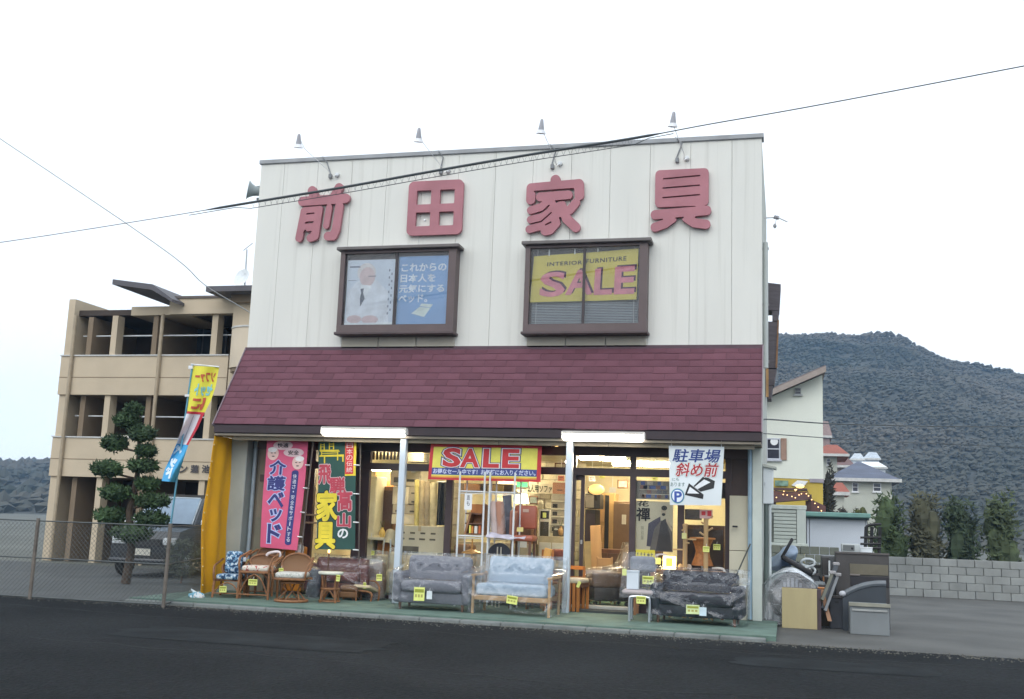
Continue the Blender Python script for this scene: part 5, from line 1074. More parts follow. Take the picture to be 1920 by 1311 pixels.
# ------------------------------------------------------------------ inside the shop
def cab(name, label, cat, u0, v0, u1, v1, Y, dep, m, parts=(), z0=None, group=None):
    x0, x1, za, zb = rect(u0, v0, u1, v1, Y); za = z0 if z0 is not None else za
    t = Th(name, label, cat, ((x0+x1)/2, Y+dep/2, za), group=group); t.part('body', MB().rbox(x0, x1, Y, Y+dep, za, zb, .006, 1), m); W, Hh = x1-x0, zb-za
    for nm, a, b, c, d, pr, mm in parts: t.part(nm, MB().rbox(x0+W*a, x0+W*b, Y-pr, Y-.0008, za+Hh*c, za+Hh*d, .003, 1), mm)
    return t
FZ = .05
cab('white_wardrobe', 'narrow cream wardrobe just inside the left glass', 'wardrobe', 683, 893, 704, 1010, .9, .5, mat((.62, .60, .46), .6, .05), [('door', .05, .95, .03, .97, .015, mat((.66, .63, .48), .6)), ('handle', .8, .86, .4, .5, .03, CHROME)], FZ)
cab('brown_bookcase', 'dark brown bookcase with open square shelves by the wardrobe', 'bookcase', 701, 912, 738, 1012, 1.3, .4, WOODM, [('niche', .12, .38, .70, .86, .004, WOODD), ('niche', .12, .38, .48, .66, .004, WOODD), ('niche', .12, .38, .28, .44, .004, WOODD), ('niche', .12, .38, .08, .24, .004, WOODD), ('door', .44, .95, .22, .96, .02, mat((.10, .045, .03), .4))], FZ)
cab('tan_cabinet', 'tall tan cabinet showing above the brown bookcase', 'cabinet', 703, 880, 742, 915, 2.2, .4, WOODL, [('door', .05, .4, .1, .9, .02, WOODM), ('door', .5, .95, .1, .9, .02, WOODO)], FZ)
a = rect(684, 963, 705, 997, .5); t = Th('yellow_poster', 'yellow handwritten poster inside the left glass', 'poster', (a[0], .1, a[2])); t.part('paper', MB().box(a[0], a[1], .1, .104, a[2], a[3]), mat((.62, .48, .05), .7, .06, 5))
mk = MB(); rr = random.Random(8)
for row in range(3):
    for k in range(3): x = a[0]+.03+k*.05; zc = a[3]-.05-row*.055; mk.box(x, x+.035, .0965, .0985, zc, zc+.009).box(x+.012, x+.02, .0965, .0985, zc-.018, zc+.02)
t.part('handwriting', mk, INK); t.part('orange_line', MB().box(a[0]+.02, a[1]-.02, .0965, .0985, a[2]+.05, a[2]+.08), mat((.65, .22, .02), .7))
cab('display_table', 'white table inside the left window', 'table', 678, 1008, 745, 1013, .7, .6, OFFW, [], None)
# boxes printed with small pictures
def carton(u0, v0, u1, v1, Y, dep, label, m, prints=()):
    t = cab('carton_box', label, 'box', u0, v0, u1, v1, Y, dep, m, (), None, 'printed cartons stacked inside the left window'); x0, x1, za, zb = rect(u0, v0, u1, v1, Y); W, Hh = x1-x0, zb-za
    pm = MB()
    for a, b, c, d in prints: pm.box(x0+W*a, x0+W*b, Y-.003, Y-.001, za+Hh*c, za+Hh*d)
    if prints: t.part('printed_picture', pm, mat((.10, .09, .075), .8, .3, 8))
    t.part('tape', MB().box(x0+W*.47, x0+W*.53, Y-.0025, Y-.0008, za+Hh*.82, za+Hh), CARTON); return t
CW = mat((.66, .60, .46), .8, .05, 3); CG = mat((.42, .37, .28), .8, .08, 3)
carton(732, 872, 789, 911, 1.0, .4, 'white box with landscape picture, topmost of the carton stack', CW, [(.12, .5, .15, .4), (.55, .95, .2, .32), (.3, .42, .4, .55)])
carton(736, 912, 766, 946, 1.0, .4, 'cream box with two black characters, left under the landscape box', CW, [(.42, .58, .5, .62), (.42, .58, .3, .42)])
carton(767, 912, 790, 930, 1.0, .4, 'small beige box, right under the landscape box', CG, [(.2, .7, .2, .35)]); carton(767, 930.5, 790, 946, 1.0, .4, 'small beige box, second on the right of the stack', CG, [(.2, .7, .2, .4)])
carton(736, 947, 790, 964, 1.0, .4, 'wide grey beige box in the middle of the carton stack', CG, [(.1, .3, .2, .4), (.6, .85, .2, .4)]); carton(734, 965, 779, 983, 1.0, .4, 'plain white box near the stack bottom', CW)
carton(740, 986, 832, 1042, .55, .4, 'large printed carton with rows of shoe pictures in front of the stack', mat((.52, .47, .36), .8, .08, 3), [(.08+.21*k+.02*(j % 2), .20+.21*k, .52+.2*j, .58+.2*j) for k in range(4) for j in range(2)]+[(.1, .5, .08, .3)])
for k, (u, m, r, lb) in enumerate(((783, mat((.50, .42, .14), .9), .045, 'thin yellow carpet roll left in the row of rolls'), (793, mat((.36, .29, .17), .9, .2, 9), .055, 'tan carpet roll second in the row'), (803, mat((.30, .24, .15), .9, .2, 9), .06, 'darker tan carpet roll third in the row'), (814, mat((.48, .42, .27), .9, .2, 9), .065, 'beige carpet roll at the right end of the row'))):
    p0, p1 = at(u+2, 1010, .75), at(u-1, 900+2*k, .75); t = Th('carpet_roll', lb, 'carpet', (p0.x, .75, FZ), group='upright carpet rolls'); t.part('roll', MB().tube([(p0.x, .75, FZ), (p1.x, .75, p1.z)], r, 12), m, smooth=True); t.part('core', MB().tube([(p1.x, .75, p1.z-.01), (p1.x, .75, p1.z+.012)], r*.4, 8), CARTON)
a = rect(820, 905, 836, 985, .5); t = Th('black_curtain_sample', 'black cloth hanging beside the carpet rolls', 'cloth', (a[0], .5, a[2])); t.part('cloth', MB().sheet(lambda s, q, off=0.: Vector((a[0]+(a[1]-a[0])*s, .5+.03*math.sin(s*14)-off, a[2]+(a[3]-a[2])*q)), 14, 4, .004), BLACK, smooth=True); t.part('hanger', MB().tube([(a[0]-.02, .5, a[3]+.01), (a[1]+.02, .5, a[3]+.01)], .01, 6), CHROME)
# wrapped pale chairs, left window
bundle('wrapped_chair', 'pale dining chair under plastic inside the left window', 'chair', (at(712, 1050, .4).x, .4, FZ), 0, .36, .4, .72, mat((.50, .42, .28), .8, .1, 8), film_mat(.2, 5, .2), 21); bundle('wrapped_chair', 'pale chair with white backrest under plastic behind the left post', 'chair', (at(742, 1050, .5).x, .5, FZ), .2, .36, .4, .78, mat((.60, .52, .36), .8, .1, 8), film_mat(.2, 5, .2), 25)
bundle('wrapped_armchair', 'grey armchair under plastic behind the grey sofa', 'chair', (at(850, 1045, .4).x, .45, FZ), 0, .55, .5, .62, mat((.22, .19, .14), .8, .1, 8), film_mat(.15, 5, .2), 28)
x = at(727, 1000, .55); t = Th('plastic_shell_chair', 'cream curved plastic chair back rising inside the left window', 'chair', (x.x, .5, FZ)); t.part('shell', MB().sheet(lambda s, q, off=0.: Vector((x.x-.12+.22*s+.05*q, .55+.08*(2*s-1)**2-off, x.z-.16+.24*q-.06*(2*s-1)**2)), 10, 8, .012), mat((.66, .58, .40), .5), smooth=True); t.part('leg', MB().tube([(x.x-.1, .55, FZ), (x.x-.06, .55, x.z-.1)], .015, 6).tube([(x.x+.1, .55, FZ), (x.x+.06, .55, x.z-.1)], .015, 6), CHROME)
# middle window: signs and lamps
t = Th('handwritten_sofa_sign', 'cream paper with brushed characters 2人用ソファ on the stone wall', 'sign', tuple(at(1012, 916, 2.9))); sv = facesurf(at(988, 916, 2.95).x, at(1037, 916, 2.95).x, at(1012, 926, 2.95).z, at(1012, 907, 2.95).z, 2.95); t.surf = sv; t.part('paper', MB().sheet(sv, 1, 1, .004), mat((.55, .50, .38), .8)); lettering(t, mat((.015, .03, .02), .8), [('2人用ソファ', (.04, .96, .14, .86), dict(bold=.02))], .006)
a = rect(968, 905, 990, 913, 1.6); t = Th('exit_sign', 'green lit exit sign box inside the middle window', 'sign', (a[0], 1.6, a[2])); t.part('housing', MB().rbox(a[0], a[1], 1.6, 1.66, a[2]-.02, a[3]+.02, .006, 1), OFFW); t.part('lit_panel', MB().box(a[0]+.01, a[1]-.01, 1.596, 1.5995, a[2], a[3]), emit((.12, .75, .25), 1.2))
a = rect(966, 926, 989, 944, 1.2); t = Th('lit_lamp_shade', 'bright lit square lamp shade above the leather chair', 'lamp', (a[0], 1.2, a[2])); t.part('shade', MB().prism([(a[0], a[2]), (a[1], a[2]), (a[1]-.04, a[3]), (a[0]+.04, a[3])], 1.15, 1.35), emit((1, .92, .72), 2.6)); t.part('stem', MB().tube([((a[0]+a[1])/2, 1.25, a[2]-.25), ((a[0]+a[1])/2, 1.25, a[2]-.002)], .015, 6), WOODD); t.part('base', lathe_mb([(.09, a[2]-.27), (.09, a[2]-.25)], ((a[0]+a[1])/2, 1.25, 0), 12), WOODD)
cab('lamp_table', 'small brown table holding the lit lamp shade', 'table', 960, 953, 1000, 1010, 1.1, .35, WOODM, [('drawer', .1, .9, .7, .9, .012, WOODD)], FZ)
cab('dressing_table', 'cream dressing table with dark mirror inside the middle window', 'dressing table', 1008, 1006, 1060, 1060, 1.2, .45, mat((.45, .38, .24), .6), [('drawer', .06, .48, .5, .9, .012, OFFW), ('drawer', .52, .94, .5, .9, .012, OFFW)], FZ)
a = rect(1010, 955, 1031, 1008, 1.3); t = Th('dark_mirror', 'dark framed mirror with cream frame above the dressing table', 'mirror', (a[0], 1.3, a[2])); t.part('frame', MB().rbox(a[0], a[1], 1.3, 1.34, a[2], a[3], .01, 1), OFFW); t.part('mirror_glass', MB().box(a[0]+.03, a[1]-.02, 1.296, 1.2995, a[2]+.02, a[2]+.28), mat((.07, .065, .05), .15)); t.part('dark_panel', MB().box(a[0]+.03, a[1]-.02, 1.296, 1.2995, a[2]+.33, a[3]-.03), BLACK); t.part('yellow_label', MB().box(a[0]+.07, a[1]-.07, 1.293, 1.2955, a[3]-.15, a[3]-.06), LIME)
a = rect(1033, 995, 1060, 1006, 1.1); t = Th('jewellery_box', 'dark box with pale trinkets on the dressing table', 'box', (a[0], 1.1, a[2])); t.part('box', MB().rbox(a[0], a[1], 1.25, 1.4, a[2], a[3]+.08, .01, 1), mat((.12, .11, .08), .5)); t.part('trinket', MB().ball((a[0]+.06, 1.24, a[3]+.02), .035, .03, .02, 8, 5), OFFW); t.part('trinket', MB().ball((a[0]+.16, 1.24, a[3]), .035, .03, .02, 8, 5), YEL)
cab('reddish_chest', 'reddish brown chest panel high by the stone wall', 'chest', 1036, 905, 1063, 926, 2.8, .2, mat((.38, .19, .11), .6), [('handle', .3, .7, .3, .36, .02, BLACK)], None)
cab('grey_shelf', 'grey shelf of small items right of the stone wall', 'shelf', 1033, 927, 1063, 1000, 2.7, .25, mat((.40, .37, .31), .8), [('board', .02, .98, .2*k, .2*k+.03, .03, OFFW) for k in range(1, 5)]+[('stock', .1, .4, .05+.2*k, .15+.2*k, .01, BLACK) for k in range(4)], None)
cab('grey_boxes', 'stack of grey boxes behind the rack left bay', 'box', 846, 905, 860, 1040, 1.5, .4, mat((.4, .36, .28), .9, .1, 6), [('stone_face', .05, .95, .02+.12*k, .12+.12*k, .02, mat((.46, .42, .32), .9, .2, 9)) for k in range(8)], FZ)
cab('dark_shelf', 'dark shelf with yellow cushions behind the rack top', 'shelf', 862, 907, 960, 924, .9, .35, mat((.16, .11, .06), .7), [('cushion', .1, .4, .2, .9, .05, mat((.50, .26, .12), .8)), ('cushion', .55, .85, .2, .85, .05, mat((.55, .38, .12), .8))], None)
cab('low_cabinet', 'long low beige cabinet behind the rack', 'cabinet', 855, 1018, 1000, 1062, 1.0, .4, mat((.40, .33, .22), .7), [('drawer', .02+.245*k, .245+.245*k, .55, .95, .012, mat((.46, .39, .27), .7)) for k in range(4)]+[('drawer', .02+.245*k, .245+.245*k, .08, .5, .012, mat((.36, .30, .2), .7)) for k in range(4)], FZ)
a = rect(966, 1015, 984, 1027, .8); single('white_card', 'white card hung on the low beige cabinet', 'card', MB().box(a[0], a[1], .95, .955, a[2], a[3]), WHITE, loc=(a[0], .95, a[2]))
# right doorway view
cab('tall_wardrobe', 'tall brown wardrobe with a white note seen through the door', 'wardrobe', 1150, 940, 1182, 1030, 2.6, .5, mat((.20, .125, .06), .5, .2, 3), [('door', .02, .98, .02, .98, .02, mat((.165, .10, .05), .4, .2, 3)), ('note', .5, .75, .76, .86, .03, OFFW)], FZ)
cab('oak_cabinet', 'slim oak cabinet with dark glass strip seen through the door', 'cabinet', 1120, 925, 1152, 1020, 2.9, .5, mat((.42, .27, .11), .5, .2, 3), [('glass_strip', .44, .68, .02, .98, .02, BLACK), ('drawer', .06, .4, .08, .2, .02, WOODO), ('drawer', .06, .4, .24, .36, .02, WOODO), ('drawer', .06, .4, .40, .52, .02, WOODL), ('drawer', .06, .4, .56, .68, .02, WOODL), ('drawer', .06, .4, .72, .84, .02, WOODL)], FZ)
cab('black_cabinet', 'black cabinet with a grey screen panel left in the doorway', 'cabinet', 1096, 955, 1116, 1050, 2.0, .5, BLACK, [('door', .05, .95, .05, .95, .015, DARK)], FZ)
cab('speaker_box', 'grey fronted box on top of the black cabinet', 'speaker', 1097, 926, 1125, 954, 2.0, .4, BLACK, [('front', .06, .6, .06, .94, .015, mat((.20, .18, .15), .6))], None); cab('top_hat_box', 'small black box on the grey fronted box', 'box', 1102, 914, 1114, 925, 2.0, .25, BLACK, [('lid', .0, 1., .8, 1., .01, DARK)], None)
a = at(1118, 918, 2.0); t = Th('yellow_lamp_shade', 'round yellow lit lampshade over the boxes', 'lamp', tuple(a)); t.part('shade', MB().ball(a, .15, .14, .10, 14, 8), emit((1, .70, .25), .55), smooth=True); t.part('stem', MB().tube([a-Vector((0, 0, .12)), a-Vector((0, 0, .2))], .02, 6), BLACK)
a = rect(1142, 914, 1155, 924, 2.5); t = Th('hanging_price_card', 'white card hanging over the oak cabinet', 'card', (a[0], 2.5, a[2])); t.part('card', MB().box(a[0], a[1], 2.5, 2.505, a[2], a[3]), WHITE); t.part('string', MB().tube([((a[0]+a[1])/2, 2.5, a[3]), ((a[0]+a[1])/2, 2.5, 2.57)], .004, 4), WHITE)
for (u0, u1, ut, v0, lb, m, Y) in ((1112, 1132, -3, 985, 'wide orange brown board leaning inside the doorway', WOODL, 1.5), (1099, 1112, -2, 1015, 'short pale board leaning left inside the doorway', mat((.34, .26, .12), .6), 1.2)):
    a = rect(u0, v0, u1, 1090, Y); t = Th('leaning_board', lb, 'board', (a[0], Y, FZ), group='boards leaning in the doorway'); mb = MB(); mb.M = Matrix.Translation((a[0], Y, FZ)) @ Matrix.Rotation(R(-6), 4, 'X') @ Matrix.Rotation(R(-4), 4, 'Y'); mb.rbox(0, a[1]-a[0], 0, .03, 0, a[3]-FZ, .006, 1); t.part('board', mb, m)
a = at(1137, 1060, 1.0); t = rot_th('small_wood_chair', 'small light wooden chair inside the doorway', 'chair', (a.x, 1.0, FZ), .4)
for x in (-.13, .13):
    t.part('leg', MB().rbox(x-.015, x+.015, -.15, -.12, 0, .5, .004, 1), WOODL, local=True); t.part('leg', MB().rbox(x-.015, x+.015, .12, .15, 0, .78, .004, 1), WOODL, local=True); t.part('arm', MB().rbox(x-.02, x+.02, -.17, .15, .5, .525, .006, 1), WOODL, local=True)
t.part('seat', MB().rbox(-.14, .14, -.15, .13, .36, .39, .008, 1), WOODL, local=True); t.part('back_slat', MB().rbox(-.14, .14, .12, .145, .62, .76, .006, 1), WOODL, local=True)
# massage recliner wrapped in plastic
c = at(1142, 1090, .62); t = rot_th('recliner', 'brown leather recliner under plastic in the open doorway', 'chair', (c.x, .6, FZ), R(-62)); m = mat((.14, .085, .05), .45, .2, 6, .1)
t.part('base', MB().rbox(-.27, .27, -.35, .3, .08, .34, .06, 2), mat((.03, .022, .02), .5), local=True, smooth=True); t.part('seat', MB().rbox(-.2, .2, -.42, .2, .3, .44, .06, 3), m, local=True, smooth=True)
mb = MB(); mb.M = Matrix.Translation((0, .22, .42)) @ Matrix.Rotation(R(-18), 4, 'X'); mb.rbox(-.22, .22, -.08, .08, 0, .62, .07, 3); t.part('backrest', mb, m, local=True, smooth=True)
for sx in (-1, 1): a, b = sorted((sx*.3, sx*.19)); t.part('arm', MB().rbox(a, b, -.38, .25, .3, .56, .06, 3), m, local=True, smooth=True)
t.part('caster', MB().ball((-.2, -.3, .04), .04, .04, .04, 8, 6).ball((.2, -.3, .04), .04, .04, .04, 8, 6).ball((-.2, .25, .04), .04, .04, .04, 8, 6).ball((.2, .25, .04), .04, .04, .04, 8, 6), BLACK, local=True)
add_wrap(t, -.3, .3, 1.02, .45, film_mat(.03, 6, .22), .016, 44)
# posters in right window
def wposter(label, u0, v0, u1, v1, m, Y=.03):
    a = rect(u0, v0, u1, v1, Y); sv = facesurf(a[0], a[1], a[2], a[3], Y); t = Th('window_poster', label, 'poster', (a[0], Y, a[2])); t.surf = sv; t.part('paper', MB().sheet(sv, 1, 1, .003), m); return t
t = wposter('large exhibition poster with brush calligraphy and a dark robed figure', 1192, 940, 1262, 1034, mat((.50, .45, .34), .7, .06, 3))
shape(t, mat((.06, .055, .085), .7), [[(.30, .10), (.34, .55), (.48, .62), (.66, .70), (.70, .2), (.72, .06)]], .004, 'drawn_backdrop')
shape(t, mat((.12, .105, .10), .7), [[(.38, .0), (.5, .45), (.68, .62), (.80, .62), (.98, .5), (1., .0)]], .0055, 'drawn_robe'); shape(t, mat((.045, .04, .045), .7), [[(.55, .02), (.68, .6), (.80, .66), (.93, .3), (.98, .02)]], .007, 'drawn_robe')
shape(t, mat((.45, .37, .28), .7), [ell(.745, .80, .07, .085, 14), [(.80, .62), (.86, .66), (.98, .46), (.97, .40)]], .007, 'drawn_face'); shape(t, BLACK, [ell(.76, .87, .08, .05, 12), ell(.745, .74, .05, .03, 10)], .0085, 'drawn_hair')
lettering(t, INK, [('禪', (.02, .38, .60, .86), dict(bold=.025)), ('花', (.04, .34, .89, 1.0), dict(bold=.02))], .009)
lettering(t, mat((.2, .19, .16), .7), [('特\n別\n展', (.14, .22, .22, .50))], .006)
t = wposter('strip of small blue and grey pictures above the calligraphy poster', 1192, 902, 1260, 936, mat((.20, .18, .16), .7, .15, 8))
rr = random.Random(2); cols = [mat((.05, .07, .22), .7), mat((.12, .12, .14), .7), mat((.34, .30, .26), .7), mat((.07, .11, .30), .7), mat((.22, .12, .10), .7)]
for k, cm in enumerate(cols):
    P = []
    for j in range(7): x = rr.uniform(.01, .85); z = rr.choice((.06, .30, .55, .77)); P.append(bx(x, x+rr.uniform(.07, .14), z, z+.19))
    shape(t, cm, P, .004+.0008*k, 'small_picture')
shape(t, OFFW, [bx(.0, 1, -.04, .0), bx(.2, .95, .25, .275), bx(.1, .6, .5, .52)], .009, 'paper_edge')
wposter('dark brown notice sheet between poster and coat stand', 1284, 955, 1316, 975, mat((.10, .075, .06), .7))
wposter('small dark sheet of pictures under the parking sign right side', 1345, 905, 1361, 935, mat((.06, .045, .05), .7))
t = cab('dark_chest', 'dark wooden chest behind the coat stands inside the right window', 'chest', 1284, 985, 1358, 1062, .6, .4, WOODD, [('door', .03, .48, .05, .95, .012, mat((.05, .03, .025), .4)), ('door', .52, .97, .05, .95, .012, mat((.05, .03, .025), .4)), ('handle', .42, .46, .45, .6, .03, CHROME), ('handle', .54, .58, .45, .6, .03, CHROME)], FZ)
cab('ochre_cabinet', 'ochre cabinet top glimpsed right of the parking sign', 'cabinet', 1340, 845, 1376, 868, 1.0, .3, mat((.55, .40, .12), .6), [('door', .06, .94, .1, .9, .012, mat((.6, .45, .16), .6))], None)
# white appliance edge by sofa
a = at(1350, 1072, -.3); t = Th('curved_plastic_chair', 'white curved plastic chair arm behind the navy sofa right end', 'chair', (a.x, -.3, 0)); t.part('arm', MB().tube(catmull([Vector((a.x-.12, -.3, a.z+.04)), Vector((a.x, -.32, a.z+.05)), Vector((a.x+.07, -.34, a.z)), Vector((a.x+.07, -.34, a.z-.3))], 5), .02, 7), mat((.5, .48, .45), .5), smooth=True); t.part('leg', MB().tube([(a.x+.07, -.34, 0), (a.x+.07, -.34, a.z-.28)], .015, 6), CHROME)
# ceiling fluorescents and spot lamps
for k, (lb, u0, v0, u1, v1, Y, s) in enumerate((('bright ceiling tube seen through the transom over the open doorway', 1086, 857, 1175, 859, .62, 9), ('long thin ceiling tube right of the doorway light', 1148, 868, 1292, 872, 2.6, 9), ('ceiling tube behind the left end of the sale banner', 766, 840, 818, 843, .42, 11), ('ceiling tube deep behind the sale banner', 880, 856, 985, 860, 2.6, 10), ('added hidden fill tube in the far left corner of the shop', 694, 877, 768, 880, 1.7, 9), ('ceiling tube deep behind the parking sign', 1300, 858, 1385, 862, 2.0, 5))):  # far left corner tube is an added fill lamp, hidden by the transom
    tube_lamp('ceiling_lamp', lb, u0, v0, u1, v1, Y, s*8, 'ceiling lamps inside the shop', .1, (1, .84, .56))
for u, v, lb in ((1174, 851, 'small round spot lamp at the ceiling by the doorway tube'), (1065, 866, 'small round spot lamp beside the right post')):
    a = at(u, v, .9); t = Th('spot_lamp', lb, 'lamp', tuple(a), group='small ceiling spot lamps'); t.part('bulb', MB().ball(a, .05, .05, .045, 12, 8), emit((1, .95, .85), 8), smooth=True); t.part('socket', MB().tube([a+Vector((0, 0, .03)), Vector((a.x, a.y, 2.575))], .022, 8), BLACK)
for u, v, lb in ((838, 826, 'amber clip spotlight at the soffit behind the sale banner'), (1041, 835, 'amber clip spotlight at the soffit left of the right post')):
    a = at(u, v, -.25); t = Th('clip_spotlight', lb, 'lamp', tuple(a), group='amber clip spotlights'); t.part('shade', lathe_mb([(.02, .05), (.05, .03), (.075, -.01), (.07, -.012)], tuple(a), 12, (-.3, -.2, 1)), mat((.30, .15, .03), .3, metal=.6), smooth=True); t.part('bulb', MB().ball(a+Vector((0, 0, -.012)), .06, .06, .008, 10, 4), emit((1, .62, .2), 2)); t.part('clip', MB().tube([a+Vector((0, .02, .04)), Vector((a.x, -.1, a.z+.06))], .01, 5), BLACK)
# slats in the left transom
for k in range(9):
    a = rect(692+6.6*k, 838, 696+6.6*k, 862, .35); single('hanging_strip', 'grey vertical strip hanging behind the left transom window', 'blind', MB().rbox(a[0], a[1], .35, .36, a[2], a[3], .003, 1), mat((.14, .125, .11), .7), group='vertical strips behind the left transom', loc=(a[0], .35, a[2]))
a = rect(764, 850, 792, 862, .6); cab('grey_top_box', 'grey box on a ledge behind the transom left of the banner', 'box', 764, 849, 794, 866, .6, .3, mat((.2, .18, .13), .8), [('lid', 0, 1, .8, 1, .01, mat((.25, .22, .16), .8))], None)
# ------------------------------------------------------------------ left side: curtain, flag, fence, tree, car, apartments
bf = atz(373, 1117, .01); bb = Vector((XL+.03, -.22, .05))
cv = flat(bf, bb, (XL-.0, EAVE+.05, ZS-.03), (XL+.03, -.22, ZS-.03), lambda a, b: .03*math.sin(a*13+1)*(.4+.6*(1-b))-.16*math.sin(math.pi*b)*(1-a)*.5+.012*math.sin(b*11+a*7))
t = Th('orange_curtain', 'orange yellow tarpaulin curtain hung at the left end of the awning', 'curtain', tuple(bf))
t.part('cloth', MB().sheet(cv, 26, 30, .003), mat((.80, .41, .006), .7, .10, 1.5, .12), smooth=True)
ey = MB()
for k in range(9): p = cv(.03, .06+.11*k, .006); ey.ball(p, .014, .014, .014, 8, 5)
t.part('eyelet', ey, mat((.75, .6, .3), .4, metal=.5)); t.part('rope', MB().tube([cv(.02, 0, 0), Vector((bf.x-.25, bf.y-.05, -.05))], .01, 5), mat((.5, .5, .45), .8))
# feather flag
rows_ = [(686, 361, 411), (720, 357, 405), (748, 354, 396), (771, 351, 384), (800, 342, 371), (832, 331, 353), (860, 319, 344), (880, 309, 337), (902, 303, 331)]
def fsurf(v0, v1, Y=-.5):
    def f(a, b, off=0.):
        v = v1+(v0-v1)*b
        for (va, la, ra), (vb, lb, rb) in zip(rows_, rows_[1:]):
            if va <= v <= vb: q = (v-va)/(vb-va); l = la+(lb-la)*q; r = ra+(rb-ra)*q; break
        u = l+(r-l)*a; dy = .05*math.sin(a*6+v*.03)+.10*(v-686)/216*math.sin(a*4+v*.045)
        return at(u, v+2.5*a, Y+dy-off)
    return f
t = Th('nobori_flag', 'faded yellow, white and blue nobori flag flapping on a blue pole', 'flag', tuple(at(316, 1015, -.48)))
t.part('pole', MB().tube([at(316, 1015, -.46), at(331, 905, -.46), at(349, 770, -.47), at(361, 684, -.47)], .017, 8), mat((.10, .30, .42), .4), smooth=True)
t.part('cross_bar', MB().tube([at(358, 683, -.48), at(411, 688, -.48)], .013, 6), mat((.7, .72, .74), .5))
f1, f2, f3 = fsurf(686, 771), fsurf(771, 832), fsurf(832, 902)
t.part('yellow_cloth', MB().sheet(f1, 12, 12, .002), mat((.72, .66, .06), .75, .06, 4), smooth=True); t.part('white_cloth', MB().sheet(f2, 12, 12, .002), mat((.68, .66, .70), .75, .05, 4), smooth=True); t.part('blue_cloth', MB().sheet(f3, 12, 12, .002), mat((.06, .36, .66), .75, .08, 4), smooth=True)
t.surf = f1; lettering(t, mat((.52, .10, .05), .8), [('ソファー', (.16, .90, .66, .86), dict(bold=.05, mirror=True)), ('に', (.2, .75, .06, .30), dict(bold=.05, mirror=True))], .012); lettering(t, mat((.22, .55, .58), .8), [('セット', (.2, .9, .36, .60), dict(bold=.05, mirror=True))], .012)
t.surf = f2; shape(t, mat((.50, .03, .05), .8), [[(.82, y/8), (1., y/8), (1., (y+1)/8), (.82, (y+1)/8)] for y in range(8)]+[[(0, .93), (1, .93), (1, 1), (0, 1)]], .012, 'red_edge'); shape(t, mat((.35, .33, .38), .8), [[(.42, y/8), (.46, y/8), (.47, (y+1)/8), (.43, (y+1)/8)] for y in range(1, 7)], .012, 'grey_line')
t.surf = f3; lettering(t, mat((.68, .78, .84), .8), [('ベ\nッ\nド', (.1, .6, .1, .95), dict(bold=.07, mirror=True))], .012)
t.part('loop', MB().box(*(lambda p: (p.x-.04, p.x+.04, p.y-.02, p.y+.02, p.z-.03, p.z+.03))(at(358, 689, -.48))).box(*(lambda p: (p.x-.05, p.x+.04, p.y-.02, p.y+.02, p.z-.02, p.z+.02))(at(352, 742, -.48))), WHITE)
# chain link fence: along the property line and out along the road to the left
A0 = atz(306, 1139, -.064); B0 = atz(384, 1112, -.064); C0 = A0+Vector((-9, -.25, 0))
t = Th('chain_link_fence', 'grey chain link fence with pipe posts left of the orange curtain', 'fence', tuple(A0)); FM = mat((.09, .10, .10), .5, .15, 5, metal=.3); FH = 1.18
for a, b, n in ((A0, B0, 1), (C0, A0, 4)):
    d = (b-a).normalized(); L = (b-a).length
    for k in range(n+1):
        if n == 4 and k == n: continue
        p = a+d*(L*k/n); t.part('post', MB().tube([p, p+Vector((0, 0, FH+.04))], .028, 8), mat((.13, .11, .09), .6, .3, 8))
    for z in (.04, .62, FH): t.part('rail', MB().tube([a+Vector((0, 0, z)), b+Vector((0, 0, z))], .011, 5), FM)
    wm = MB(); s = .072; nz = int(FH/s)
    cnt = int(L/s)
    for k in range(-nz, cnt):
        for sg in (0, 1):
            p0 = max(0, -k); p1 = min(nz, cnt-k)
            if p1 <= p0: continue
            za, zb = (p0*s, p1*s) if sg == 0 else (FH-p0*s, FH-p1*s)
            qa = a+d*((k+p0)*s)+Vector((0, 0, za)); qb_ = a+d*((k+p1)*s)+Vector((0, 0, zb))
            nx_ = Vector((d.y, -d.x, 0))*.002; uz = Vector((d.x*.002, d.y*.002, .002 if sg else -.002))
            wm.add([qa+nx_, qa-nx_*.5+uz, qa-nx_*.5-uz, qb_+nx_, qb_-nx_*.5+uz, qb_-nx_*.5-uz], [(0, 1, 4, 3), (1, 2, 5, 4), (2, 0, 3, 5)])
    t.part('wire_mesh', wm, FM, kind='stuff')
# cloud pruned pine
LEAF = mat((.022, .045, .022), .8, .45, 3, 0, rnd=.1, col2=(.045, .085, .03)); rt = random.Random(12)
tx = at(244, 1000, .7).x; t = Th('pruned_pine', 'dark green cloud pruned garden pine behind the chain link fence', 'tree', (tx, .7, -.06))
t.part('trunk', MB().tube([(tx, .7, -.06), (tx+.05, .72, .6), (tx-.05, .68, 1.3), (tx+.04, .7, 2.0), (tx, .7, 2.75)], [.09, .075, .065, .05, .03], 8), mat((.07, .05, .035), .9, .3, 12, .5), smooth=True)
def leaves(mb, c, rx, ry, rz, n, sz):
    for k in range(n):
        u_ = rt.uniform(-1, 1); a = rt.uniform(0, 2*math.pi); q = math.sqrt(1-u_*u_); rr = rt.uniform(.72, 1.05)
        p = c+Vector((rx*q*math.cos(a), ry*q*math.sin(a), rz*u_))*rr; d = Vector((rt.gauss(0, 1), rt.gauss(0, 1), rt.gauss(.5, .8))).normalized(); e = d.orthogonal().normalized()*sz*.22
        mb.add([p-e, p+e, p+d*sz], [(0, 1, 2)])
